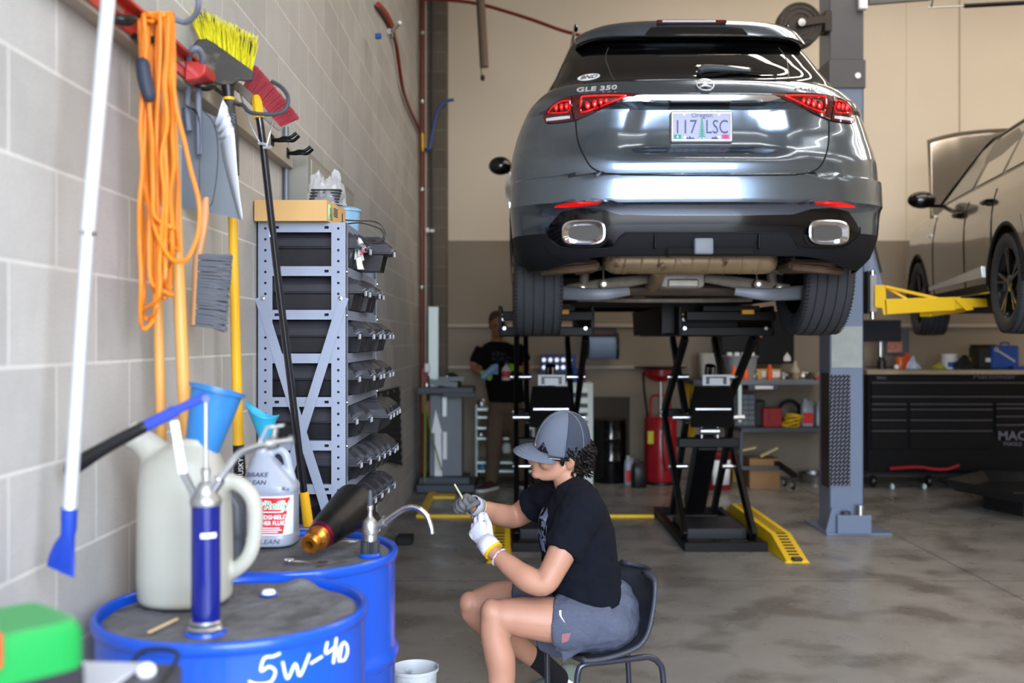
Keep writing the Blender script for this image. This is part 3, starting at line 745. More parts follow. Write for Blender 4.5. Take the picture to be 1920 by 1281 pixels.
MB().tube([P(429, 187, hd), P(437, 255, hd+.03), P(441, 330, hd+.05)], [.0155, .0165, .012], 18).build('sleeve', M_dirty, t, world=True)
MB().text('LIBMAN', .017, T(*P(437, 232, hd-.004)) @ RX(PI/2) @ RZ(PI/2-D(6)), .0004).build('lettering', M_hgrey, t, world=True)
M_yh = mat('yellow_handle', '#d9a422', rough=.4)
MB().tube([P(440, 300, hd+.05), P(436, 405, hd+.1), P(447, 836, hd+.16)], [.010, .0135, .0165], 18).build('lower_handle', M_yh, t, world=True)
e0, e1 = P(447, 834, hd+.16), P(453, 960, hd+.18)
MB().tube([e0, e1], [.0175, .021], 18).build('end_grip', M_blk, t, world=True)
MB().text('HUSKY', .022, T(*P(452, 880, hd+.138)) @ RX(PI/2) @ RZ(PI/2), .0004).build('grip_lettering', M_wht, t, world=True)
# its grip rests in a scrunched clear bag
# ---------------------------------------------------------------- red push broom leaning past the rack
t = thing('push_broom', 'push broom with red bristles on top and a long black leaning handle', 'broom', P(578, 970, 3.42))
rdp = 3.18
b = MB()
bl = [(432, 152), (450, 155), (470, 172), (492, 196), (510, 220), (528, 243), (522, 246), (498, 226), (474, 200), (452, 178), (434, 165)]
b.loft([[P(x, y, rdp-.03) for x, y in bl], [P(x, y, rdp+.03) for x, y in bl]]); b.build('broom_block', mat('grey_block', '#7b7267', rough=.7, var=.1), t, world=True, bevel=.003)
b = MB(); rb = random.Random(9)
for i in range(26):
    for j in range(8):
        for k_ in range(4):
            u = (i+rb.uniform(.0, 1))/26
            q0 = (lerp(456, 526, u), lerp(162, 238, u**1.05)); q1 = (lerp(478, 560, u), lerp(124, 222, u**1.1))
            d0_ = rdp-.028+.008*j
            b.tube([P(q0[0], q0[1], d0_), P(q1[0]+rb.uniform(-1.5, 2), q1[1]+rb.uniform(-2, 2), d0_+rb.uniform(-.008, .008))], [.0013, .0010], 4)
tag(b.build('bristles', M_rbr, t, world=True), kind='stuff')
b = MB(); b.tube([P(480, 182, rdp-.03), P(482, 192, rdp-.04), P(486, 222, rdp-.045)], [.012, .0165, .0165], 8)
b.build('yellow_connector', M_yel, t, world=True)
MB().tube([P(486, 220, rdp-.045), P(492, 262, rdp-.04), P(516, 478, 3.26), P(570, 925, 3.40)], [.0112, .0115, .0118, .0125], 18).build('handle', mat('handle_black', '#12121a', rough=.2, coat=.6), t, world=True)
b = MB(); b.tube([P(448, 168, rdp-.035), P(468, 230, rdp-.05), P(487, 268, rdp-.05)], .0022, 8, k=3).tube([P(512, 226, rdp-.035), P(506, 250, rdp-.05), P(499, 276, rdp-.05)], .0022, 8, k=3)
b.bar(P(484, 268, rdp-.062), P(500, 271, rdp-.062), .004, .008).bar(P(493, 277, rdp-.062), P(509, 276, rdp-.062), .004, .008)
b.build('brace', M_zinc, t, world=True)
MB().tube([P(570, 922, 3.40), P(578, 985, 3.42)], [.0155, .018], 20).build('yellow_grip', M_yel, t, world=True)
g = MB(); q = P(507, 427, 3.23)
g.bar(P(505.5, 418, 3.235-.0125), P(508.5, 444, 3.243-.0125), .010, .0006, up=(0, 1, 0)); g.build('handle_sticker', M_lab, t, world=True)
# ---------------------------------------------------------------- grey electrical panel on the wall
t = thing('electrical_panel', 'flat grey electrical panel box on the block wall behind the shelving', 'electrical panel', (XW, 4.9, 1.935))
MB().bb(XW+.001, XW+.10, 4.25, 5.50, 1.935, 2.27, bev=.004).build('cabinet', mat('panel_grey', '#8b8880', rough=.5), t, world=True)
MB().bb(XW+.10, XW+.108, 4.30, 5.45, 1.96, 2.24, bev=.002).build('door', mat('panel_door', '#97948b', rough=.5), t, world=True)
MB().cyl((XW+.016, 4.22, 1.93), (XW+.016, 4.22, 2.36), .012).build('conduit', M_gal, t, world=True)
# ================================================================ slotted grey shelving rack with black bins
M_rack = mat('rack_grey', '#8b92a4', rough=.42, metal=.1, var=.03)
M_hole = mat('hole_black', '#0a0a0c', rough=.9)
RX0, RX1, RY0, RY1, RZ1 = -.944, -.612, 3.78, 4.66, 1.912
LV = [1.912-.163*k for k in range(11)]
t = thing('shelving_rack', 'tall grey slotted steel shelving rack against the block wall, full of bins', 'shelving', (RX0, RY0, 0))
pw = .056
for ix, x in enumerate((RX0, RX1)):
    for iy, y in enumerate((RY0, RY1)):
        sx = 1 if ix == 0 else -1; sy = 1 if iy == 0 else -1
        b = MB(); b.bb(x, x+sx*pw, y, y+sy*.0025, 0, RZ1).bb(x, x+sx*.0025, y, y+sy*.04, 0, RZ1)
        o = b.build('post', M_rack, t, world=True)
        if iy == 0:
            h = MB()
            for k in range(46):
                z = RZ1-.022-k*.0407
                h.cyl((x+sx*.030, y-.0006, z), (x+sx*.030, y+.0006, z), .0048, n=10)
            o2 = h.build('slot_row', M_hole, o, world=False)
            o2.data.transform(WM[t.name].inverted())
        for z in (LV[1]-.02, LV[2]-.02, LV[4]-.02, LV[5]-.02):
            if sx < 0: MB().lathe([(0, 0), (.007, 0), (.006, .004), (0, .005)], 12, M=T(x, y+sy*.012, z) @ RY(PI/2)).build('bolt', M_chr, t, world=True)
for x, px, py in ((RX0+.02, 0, 0), (RX1-.022, 0, 0)):
    MB().lathe([(0, 0), (.010, 0), (.008, .004), (0, .006)], 12, M=T(x, RY0-.002, P(0, 560, RY0).z) @ RX(PI/2)).build('bolt', M_chr, t, world=True)
for k, z in enumerate(LV):
    b = MB(); b.bb(RX0+.004, RX1-.004, RY0+.004, RY1-.004, z-.004, z-.001)
    for y in (RY0+.0035, RY1-.0035): b.bb(RX0+.02, RX1-.02, y-.001, y+.001, z-.036, z)
    for x in (RX0+.0035, RX1-.0035): b.bb(x-.001, x+.001, RY0+.02, RY1-.02, z-.036, z)
    o = b.build('shelf', M_rack, t, world=True)
    h = MB()
    for x in (RX0+.072, RX1-.074): h.box((x, RY0+.0020, z-.018), (.016, .002, .010), bev=.003)
    o2 = h.build('shelf_slots', M_hole, o); o2.data.transform(WM[t.name].inverted())
# cross braces on the near end
for a, c in (((RX0+.008, RY0-.002, P(0, 560, RY0).z+.005), (RX1-.006, RY0-.002, .62)), ((RX1-.008, RY0-.004, P(0, 560, RY0).z+.005), (RX0+.006, RY0-.004, .62))):
    MB().bar(a, c, .002, .036, up=(0, 0, 1)).build('brace', M_rack, t, world=True)
# ---- bins
M_bin = mat('bin_black', '#1c1c20', rough=.26, var=.25, vscale=9)
M_lid = mat('bin_lid_smoke', '#3a3a40', rough=.22, alpha=.82)
M_binl = mat('bin_paper', '#cfcdc9', rough=.6)
def make_bin(label, w=.118, L=.36, h=.105):
    t = thing('parts_bin', label, 'bin', group='black parts bins on the rack')
    # L along +X (front), width along Y
    b = MB()
    b.loft([[(x, y*w/2*.92, .002) for x, y in ((0, -1), (L*.86, -1), (L*.86, 1), (0, 1))], [(x, y*w/2, h*.52) for x, y in ((-.006, -1), (L*.90, -1), (L*.90, 1), (-.006, 1))],
            [(x, y*w/2*1.04, h*.54) for x, y in ((-.008, -1), (L*.99, -1), (L*.99, 1), (-.008, 1))], [(x, y*w/2*1.04, h*.60) for x, y in ((-.008, -1), (L, -1), (L, 1), (-.008, 1))]])
    b.build('bin_body', M_bin, t, bevel=.002)
    b = MB()
    b.loft([[(x, y*w/2, h*.60) for x, y in ((-.004, -1), (L*.985, -1), (L*.985, 1), (-.004, 1))], [(x, y*w/2, h*.82) for x, y in ((-.004, -1), (L*.95, -1), (L*.95, 1), (-.004, 1))],
            [(x, y*w/2*1.02, h*.83) for x, y in ((-.006, -1), (L*.955, -1), (L*.955, 1), (-.006, 1))], [(x, y*w/2*.8, h*1.06) for x, y in ((.02, -1), (L*.86, -1), (L*.86, 1), (.02, 1))], [(x, y*w/2*.72, h*1.09) for x, y in ((.03, -1), (L*.84, -1), (L*.84, 1), (.03, 1))]])
    b.build('bin_lid', M_lid, t, bevel=.002)
    MB().bb(L*.99, L*.99+.006, -.022, .022, h*.46, h*.66, bev=.002).build('label_holder', M_hgrey, t)
    MB().bb(L*.99+.006, L*.99+.0068, -.017, .017, h*.48, h*.64).build('bin_label', M_binl, t)
    MB().tube([(L*.97, -w*.4, h*.60), (L*1.0, -w*.25, h*.70), (L*1.0, w*.25, h*.70), (L*.97, w*.4, h*.60)], .0025, 6, k=2).build('latch', M_hgrey, t)
    return t
ordn = ['first', 'second', 'third', 'fourth', 'fifth', 'sixth', 'seventh', 'eighth', 'ninth', 'tenth']
proto = None
# (shelf index, number of bins, start y, protrusion list)
rows = [(1, 3, 3.83, (.02, .03, .11), .135, 1.25), (2, 4, 3.83, (.03, .03, .05, .05), .128, 1.12), (3, 6, 3.82, (.01, .05, .06, .06, .07, .07), .118, 1.08), (4, 6, 3.82, (.01, .05, .06, .06, .07, .07), .118, 1.08),
        (5, 6, 3.82, (.0, .04, .10, .10, .10, .10), .118, 1.08), (6, 7, 3.81, (.02, .04, .06, .07, .08, .09, .09), .102, 1.08), (7, 5, 3.85, (.0, .05, .06, .07, .08), .13, 1.08), (8, 5, 3.85, (.02, .02, .03, .03, .02), .13, 1.08), (9, 5, 3.85, (.01, .01, .01, .01, .01), .13, 1.08)]
for k, n, y0, prot, dy, hs in rows:
    for i in range(n):
        lab = "black parts bin, %s from the near end of the rack's %s shelf down" % (ordn[i], ordn[k-1])
        if proto is None: proto = make_bin(lab); o = proto
        else: o = dup(proto, label=lab)
        o.location = (RX1-.36+prot[i]+.025, y0+dy*(i+.5), LV[k]+.0005)
        o.scale = (1, dy/.126, hs)
        o.rotation_euler = (0, 0, random.Random(k*10+i).uniform(-.03, .03))
# white rags / stickers bundle hanging from the top shelf
t = thing('tag_bundle', 'white and red crumpled tags hanging off the top shelf corner', 'tags', P(668, 440, 3.95))
b = MB(); rr = random.Random(2)
for i in range(7):
    a = P(666+rr.uniform(-3, 6), 445+i*6, 3.90+rr.uniform(-.02, .02)); 
    b.raw([a, a+V((rr.uniform(.01, .03), rr.uniform(-.01, .01), rr.uniform(-.03, 0))), a+V((rr.uniform(.015, .035), .01, rr.uniform(-.06, -.03))), a+V((rr.uniform(-.005, .01), -.01, -.05))], [(0, 1, 2, 3)])
b.build('paper_tags', M_lab, t, world=True, solid=.0008)
b = MB()
for i in range(5):
    a = P(672+rr.uniform(-4, 8), 465+i*3, 3.885+rr.uniform(-.02, .01)); b.tube([a, a+V((rr.uniform(.008, .02), 0, rr.uniform(-.01, .01)))], .0022, 6)
b.build('red_print', mat('tag_red', '#b83a52', rough=.5), t, world=True)
# cardboard box on top
M_card = mat('cardboard', '#c9a068', rough=.75, var=.05, vscale=5)
cx0, cx1 = P(467, 0, 3.74).x, P(613, 0, 3.74).x
t = thing('cardboard_box', 'flat tan cardboard box with a green sticker lying on top of the rack', 'box', (-.80, 3.95, RZ1))
qx1 = P(612.5, 0, 3.735).x
b = MB(); b.loft([[(x, y, z) for x, y in ((XW+.006, 3.735), (qx1, 3.735), (P(648, 0, 4.02).x, 4.02), (XW+.006, 4.06))] for z in (RZ1+.001, RZ1+.078)])
b.build('carton', M_card, t, world=True)
b = MB(); e = V((P(648, 0, 4.02).x-qx1, 4.02-3.735, 0)).normalized(); nrm = V((e.y, -e.x, 0))
def onside(u, z, off=.0008): return V((qx1, 3.735, RZ1+z))+e*u+nrm*off
b.raw([onside(.02, .01), onside(.08, .01), onside(.08, .065), onside(.02, .065)], [(0, 1, 2, 3)]); b.build('green_sticker', mat('sticker_green', '#a9d79a', rough=.5), t, world=True, solid=.0004)
Ms = Matrix((e, V((0, 0, 1)), nrm)).transposed().to_4x4()
b = MB(); b.raw([onside(.225, .012), onside(.240, .012), onside(.240, .058), onside(.225, .058)], [(0, 1, 2, 3)]); b.raw([onside(.045, .020, .0016), onside(.053, .020, .0016), onside(.053, .055, .0016), onside(.045, .055, .0016)], [(0, 1, 2, 3)])
for i in range(5): b.raw([onside(.10, .03+i*.007), onside(.16, .03+i*.007), onside(.16, .034+i*.007), onside(.10, .034+i*.007)], [(0, 1, 2, 3)])
b.build('carton_print', M_ink, t, world=True)
# bag with black plates
t = thing('plastic_bag', 'clear plastic bag holding black ribbed trays on the cardboard box', 'bag', P(600, 375, 3.96))
bz = RZ1+.079
b = MB()
for i in range(5): b.box((-.715+.002*i, 3.93, bz+.012+.0115*i), (.115, .10, .006), T(0, 0, 0), bev=.001)
b.build('trays', M_blk, t, world=True)
M_bag = mat('clear_bag', '#e5e7ea', rough=.12, alpha=.28, spec=.8)
def bf(u, v):
    a = v*2*PI; q = V((math.cos(a)*2, math.sin(a)*2, u*3)); nz = noise.noise(q*1.7)
    R = lerp(.078, .055, u)+.012*nz
    z = bz+.002+.125*u*(1+.28*nz*u+.15*math.cos(a*2)*u)
    R *= (1 if u < .8 else lerp(1, .55, (u-.8)/.2))
    return (-.715+R*math.cos(a), 3.935+R*.85*math.sin(a), z)
MB().grid(bf, 14, 36).build('bag_film', M_bag, t, world=True, sharp=12)
# blue pail behind the box
t = thing('blue_pail', 'pale blue plastic pail behind the cardboard box on the rack', 'pail', (P(650, 0, 4.3).x, 4.28, RZ1))
MB().lathe([(0, .0), (.052, 0), (.060, .10), (.066, .102), (.066, .112), (.060, .114), (.05, .12), (0, .122)], 32).build('pail_body', mat('pale_blue', '#7fa5c0', rough=.4), t)
# coil of black cable over the edge
t = thing('cable_coil', 'thin black cable looping off the top corner of the rack', 'cable', P(650, 416, 4.0))
MB().tube([P(648, 413, 3.86), P(670, 414, 3.9), P(700, 415, 3.98), P(716, 424, 4.0), P(722, 440, 4.0), P(712, 450, 4.0), P(695, 450, 3.98), P(672, 441, 3.9), P(690, 450, 3.9), P(706, 457, 3.92), P(720, 450, 3.95), P(716, 432, 3.95), P(700, 424, 3.92), P(675, 418, 3.88), P(650, 420, 3.84)], .0026, 8, k=5).build('cable', M_blk, t, world=True)
# ribbed black mat on the wall beyond the rack
t = thing('rubber_mat', 'ribbed black rubber mat hanging on the block wall beyond the rack', 'mat', (XW+.01, 6.2, 1.2))
def wm(px, py):
    dd = -XW*FX/(CX-px); return (dd, P(px, py, dd).z)
ya, yb = wm(697, 0)[0], wm(755, 0)[0]
b = MB(); 
zt0, zt1 = wm(700, 738)[1], wm(752, 716)[1]; zb0, zb1 = wm(712, 893)[1], wm(752, 845)[1]
def mf(u, v):
    y = lerp(6.35, 8.55, u); z = lerp(lerp(.62, .40, u)+.06*math.sin(u*3), lerp(1.125, 1.08, u), v)
    return (XW+.012+.004*math.sin(v*70)+.02*abs(math.sin(u*5))*(1-v), y, z)
b.grid(mf, 30, 160); b.build('mat_sheet', M_rub, t, world=True, solid=-.006, norm=False)
b = MB()
for i in range(6):
    MB().lathe([(0, 0), (.016, 0), (.012, .006), (0, .008)], 12, M=T(XW+.022, 6.45+.4*i, 1.09-.006*i) @ RY(PI/2)).build('stud', M_zinc, t, world=True)
# ================================================================ silver-grey SUV on the scissor lift, seen from behind
XCAR = .973
M_paint = mat('graphite_paint', '#6a7684', rough=.2, metal=.9, coat=1.0)
M_badge = mat('badge_silver', '#e4e6ea', rough=.32, metal=.5)
M_glass = mat('privacy_glass', '#050506', rough=.03, coat=.6)
M_gblk = mat('gloss_black_trim', '#050507', rough=.12, coat=.3)
M_matt = mat('matt_cladding', '#101116', rough=.6, spec=.3, bump=.1, bscale=300)
M_lampd = mat('lamp_dark_red', '#4a0206', rough=.08, coat=1)
M_lampr = mat('lamp_red', '#c81015', rough=.12, coat=1, emit='#ff1a12', estr=.4)  # weak emission stands in for light reflected by red lenses and bumper reflectors
M_lampw = mat('lamp_clear', '#c9cdd6', rough=.12, coat=1)
M_under = mat('underbody', '#221c18', rough=.8, var=.3, vscale=10)
M_muff = mat('muffler_steel', '#b09a7c', rough=.45, metal=.55, var=.15, vscale=9, dirt='#6d5a45', dscale=16, dthr=.57)
M_arm = mat('suspension_metal', '#7b7268', rough=.6, metal=.3, var=.2, vscale=20)
M_tire = mat('tyre_rubber', '#34363b', rough=.7, var=.1, vscale=30)
M_tired = mat('tyre_groove', '#0d0d0f', rough=.9)
Rz = [(1.80, 5.16), (1.84, 5.11), (1.90, 5.06), (2.00, 5.02), (2.06, 5.005), (2.10, 5.00), (2.140, 4.985), (2.155, 4.958), (2.17, 4.960), (2.24, 4.962), (2.29, 4.966), (2.30, 5.012), (2.37, 5.017), (2.40, 5.022), (2.44, 5.038), (2.54, 5.065), (2.64, 5.07), (2.66, 5.045), (2.69, 5.04), (2.72, 5.055), (2.785, 5.105), (2.80, 5.13), (2.90, 5.215), (3.0, 5.305), (3.08, 5.385), (3.14, 5.44), (3.20, 5.52), (3.24, 5.70), (3.27, 6.1), (3.285, 6.6)]
Wz = [(1.80, .84), (1.84, .88), (1.90, .93), (2.0, .96), (2.15, .972), (2.3, .975), (2.45, .965), (2.55, .94), (2.62, .915), (2.7, .875), (2.76, .83), (2.80, .79), (2.9, .735), (3.0, .695), (3.1, .655), (3.16, .63), (3.20, .60), (3.24, .53), (3.27, .42), (3.285, .2)]
Fz = [(1.80, 9.75), (2.0, 9.92), (2.3, 9.93), (2.5, 9.8), (2.62, 9.5), (2.72, 9.0), (2.80, 8.55), (3.0, 8.2), (3.2, 7.8), (3.24, 7.5), (3.27, 7.2), (3.285, 6.9)]
NS = 2.75
def RD(z): return interp([(1.8, .36), (2.3, .46), (2.8, .46), (3.15, .40), (3.25, .3), (3.285, .1)], z)
def recess(x, z):
    if z < 2.36 or z > 2.66: return 0
    hw = lerp(.44, .35, (z-2.36)/.3)
    sm = lambda u: max(0, min(1, u))**2*(3-2*max(0, min(1, u)))
    return .042*sm((hw+.03-abs(x))/.10)*sm((z-2.36)/.10)*sm((2.665-z)/.02)
def surf(t, z, off=0):
    """car skin, t 0 at the rear centre to pi/2 at the rear corner, signed by side"""
    s = 1 if t >= 0 else -1; a = abs(t); W_, R_, D_ = interp(Wz, z), herm(Rz, z), RD(z)
    def q(a_):
        x = W_*math.sin(a_)**(2/NS) if a_ > 0 else 0
        return x, R_+D_*(1-max(0, math.cos(a_))**(2/NS))+recess(x, z)
    x, y = q(a)
    if off:
        x1, y1 = q(min(a+.02, PI/2)); x0, y0 = q(max(a-.02, 0)); tx, ty = x1-x0, y1-y0; L = math.hypot(tx, ty) or 1
        x, y = x+off*ty/L, y-off*tx/L
    return V((XCAR+s*x, y, z))
def px2tz(px, py):
    s = 1 if px >= 1316 else -1; z = 2.3; y = 5.1
    for _ in range(12):
        z = max(1.8, min(3.285, CH-(py-CY)/FX*y)); lo, hi = 0, PI/2*.98
        for _ in range(30):
            m = (lo+hi)/2; p = surf(s*m, z); pp = CX+FX*p.x/p.y
            if (pp < px) == (s > 0): lo = m
            else: hi = m
        y = surf(s*lo, z).y
    return s*lo, z
def resample(pts, n):
    L = [0]
    for a, c in zip(pts, pts[1:]): L.append(L[-1]+math.hypot(c[0]-a[0], c[1]-a[1]))
    out = []
    for i in range(n+1):
        u = L[-1]*i/n; j = 0
        while j < len(L)-2 and L[j+1] < u: j += 1
        f = (u-L[j])/((L[j+1]-L[j]) or 1); out.append((lerp(pts[j][0], pts[j+1][0], f), lerp(pts[j][1], pts[j+1][1], f)))
    return out
def patch(b, top, bot, off, nu=24, nv=5, mirror=None, thick=.004):
    A = resample([px2tz(*p) for p in top], nu); B = resample([px2tz(*p) for p in bot], nu)
    for s in ((1, -1) if mirror else (1,)):
        vs = []; fs = []
        for o in (off, off-thick):
            for i in range(nu+1):
                for j in range(nv+1):
                    t = lerp(A[i][0], B[i][0], j/nv); z = lerp(A[i][1], B[i][1], j/nv); vs.append(surf(s*t, z, o))
        n = (nu+1)*(nv+1); w_ = nv+1
        for i in range(nu):
            for j in range(nv):
                a = i*w_+j; fs += [(a, a+1, a+1+w_, a+w_), (n+a, n+a+w_, n+a+w_+1, n+a+1)]
        ed = [(i*w_) for i in range(nu+1)]+[nu*w_+j for j in range(1, nv+1)]+[i*w_+nv for i in range(nu-1, -1, -1)]+[j for j in range(nv-1, 0, -1)]
        for a, c in zip(ed, ed[1:]+ed[:1]): fs.append((a, c, n+c, n+a))
        b.raw(vs, fs)
    return b
def seam(b, pts, r=.003, off=.0, side=(1,), k=4):
    q = [px2tz(*p) for p in pts]
    q = [(v.x, v.y) for v in catmull([(a, c, 0) for a, c in q], k)]
    for s in side: b.tube([surf(s*a, z, off) for a, z in q], r, 6)
    return b
suv = thing('suv', 'graphite grey SUV raised on the black scissor lift, seen from behind', 'car', (XCAR, 7.5, 1.5))
AX = [(6.0, 1.88), (8.995, 1.88)]
def body_grid(z0, z1, nz, zfun=None, front=True):
    ts = [PI/2*i/26 for i in range(27)]
    rows = []
    for j in range(nz+1):
        row = []; zn = lerp(z0, z1, j/nz)
        for s in (1, -1):
            half = []
            for t in ts:
                p_ = surf(s*t, zn)
                if zfun: p_ = surf(s*t, zfun(p_.y, zn, abs(p_.x-XCAR)))
                half.append(p_)
            W_, R_, D_, F_ = interp(Wz, zn), herm(Rz, zn), RD(zn), interp(Fz, zn)
            ys = R_+D_; ye = F_-.45 if F_-.45 > ys+.2 else ys+.2
            n = 44
            for i in range(1, n+1):
                y = lerp(ys, ye, i/n); z = zn
                if zfun: z = zfun(y, zn)
                half.append(V((XCAR+s*interp(Wz, z), y, z)))
            for i in range(1, 13):
                a = PI/2*(1-i/12); half.append(V((XCAR+s*W_*math.sin(a)**(.8), ye+.45*math.cos(a)**.8, zn if not zfun else zfun(ye+.45*math.cos(a)**.8, zn))))
            if s > 0: row = half
            else: row = row+half[::-1]
        rows.append(row)
    return rows
def arch(y, z, ax=9, lo=1.80, hi=2.80, r=.435):
    zm = lerp(1.893, 1.835, max(0, min(1, (ax-.50)/.25))) if y < 5.5 else lerp(1.835, 1.74, min(1, (y-5.5)/.4))
    for ya, za in AX:
        if abs(y-ya) < r: zm = max(zm, za+math.sqrt(r*r-(y-ya)**2))
    return zm+(z-lo)/(hi-lo)*(hi-zm)
rows_ = body_grid(1.80, 2.80, 60, arch)
b = MB(); b.loft(rows_[11:], cap=False); b.build('body', M_paint, suv, world=True, sharp=30)
b = MB(); b.loft(rows_[:12], cap=False); b.build('lower_cladding', M_matt, suv, world=True, sharp=30)
b = MB(); b.loft(body_grid(2.795, 3.17, 20), cap=False); b.build('greenhouse_glass', M_glass, suv, world=True, sharp=30)
b = MB(); b.loft(body_grid(3.165, 3.285, 16), cap=True); b.build('roof', M_paint, suv, world=True, sharp=50)
b = MB()
b.bb(XCAR-.66, XCAR+.66, 6.35, 9.7, 1.78, 1.86).bb(XCAR-.62, XCAR+.62, 5.15, 9.7, 1.99, 2.1).bb(XCAR-.92, XCAR+.92, 5.4, 9.7, 2.33, 2.36)
for s in (-1, 1): b.bb(XCAR+s*.62, XCAR+s*.66, 5.3, 9.7, 1.95, 2.34)
for ya, za in AX:
    for s in (-1, 1):
        b.loft([[(XCAR+s*x, ya+.44*math.cos(a), za+.44*math.sin(a)) for x in (.64, .94)] for a in [PI*i/24 for i in range(25)]], cap=False, closed=False)
b.build('underbody', M_under, suv, world=True)
b = MB(); b.bb(XCAR-.74, XCAR+.74, 5.7, 8.3, 2.79, 2.80); b.build('parcel_panel', M_gblk, suv, world=True)
# window pillars seen along the sides
for y0_, y1_ in ((6.05, 6.22), (7.0, 7.1)):
    b = MB()
    for s in (-1, 1):
        vs = [(XCAR+s*(interp(Wz, z)+.003), lerp(y0_, y1_, u), z) for u in (0, 1) for z in [2.80+.037*i for i in range(11)]]
        b.raw(vs, [(i, i+1, i+12, i+11) for i in range(10)])
    b.build('window_pillar', M_gblk, suv, world=True)
# black lower fascia, diffuser
b = MB(); patch(b, [(1316, 404), (1400, 404), (1485, 403), (1520, 393), (1560, 391), (1590, 397), (1606, 420), (1611, 440)], [(1316, 437), (1400, 437), (1478, 437), (1490, 452), (1495, 466), (1520, 470), (1580, 468), (1604, 452)], .004, 50, 8, True)
b.build('bumper_insert', M_gblk, suv, world=True)
b = MB(); patch(b, [(1316, 437), (1478, 437), (1490, 452), (1495, 463), (1520, 467), (1580, 465), (1606, 446), (1612, 425)], [(1316, 478), (1478, 478), (1490, 479), (1496, 480), (1520, 483), (1570, 492), (1592, 480), (1606, 468)], .007, 50, 5, True)
b.build('diffuser', M_matt, suv, world=True)
b = MB(); seam(b, [(1316, 437), (1400, 437), (1476, 437)], .003, .009, (1, -1), 2)
seam(b, [(1476, 437), (1486, 446), (1494, 462), (1502, 466), (1540, 467), (1585, 463), (1602, 450)], .003, .009, (1, -1)); b.build('diffuser_edge', M_matt, suv, world=True)
for x0, x1 in ((-.262, -.250), (.250, .262)):
    b = MB(); b.bb(XCAR+x0, XCAR+x1, 5.0, 5.03, 1.925, 2.0, bev=.004)
    b.build('diffuser_fin', M_matt, suv, world=True)
b = MB(); b.bb(XCAR-.20, XCAR+.24, 5.018, 5.05, 1.890, 1.935, bev=.012); b.build('tow_recess', mat('deep_black', '#060606', rough=.9), suv, world=True)
a = P(1302, 446, 4.99); c = P(1338, 477, 4.99)
MB().bb(a.x, c.x, 4.985, 5.04, c.z, a.z, bev=.010, seg=3).build('hitch_cover', mat('hitch_grey', '#6f737d', rough=.5), suv, world=True)
# bumper character lines
b = MB(); patch(b, [(1316, 384), (1400, 384), (1480, 384), (1520, 375), (1545, 371)], [(1316, 403), (1400, 403), (1480, 403), (1520, 392), (1545, 390)], .0045, 40, 5, True); b.build('bumper_step', mat('paint_dark_step', '#4b505c', rough=.32, metal=.6, coat=1), suv, world=True)
# tailgate panel gap
b = MB(); seam(b, [(1554, 226), (1554, 262), (1549, 290), (1538, 312), (1520, 323), (1490, 328)], .0045, -.001, (1, -1)); seam(b, [(1490, 328), (1400, 329), (1316, 329)], .0045, -.001, (1, -1), 2)
seam(b, [(1559, 180), (1557, 205), (1555, 228)], .0025, .010, (1, -1), 2)
b.build('tailgate_gap', M_hole, suv, world=True)
b = MB(); seam(b, [(1316, 149), (1400, 150), (1480, 152), (1545, 157)], .004, .0, (1, -1), 3); b.build('glass_seal', M_gblk, suv, world=True)
b = MB(); seam(b, [(1480, 152), (1478, 140), (1474, 110), (1460, 90)], .0022, .001, (1, -1)); b.build('glass_edge', mat('edge_grey', '#4e4a48', rough=.3), suv, world=True)
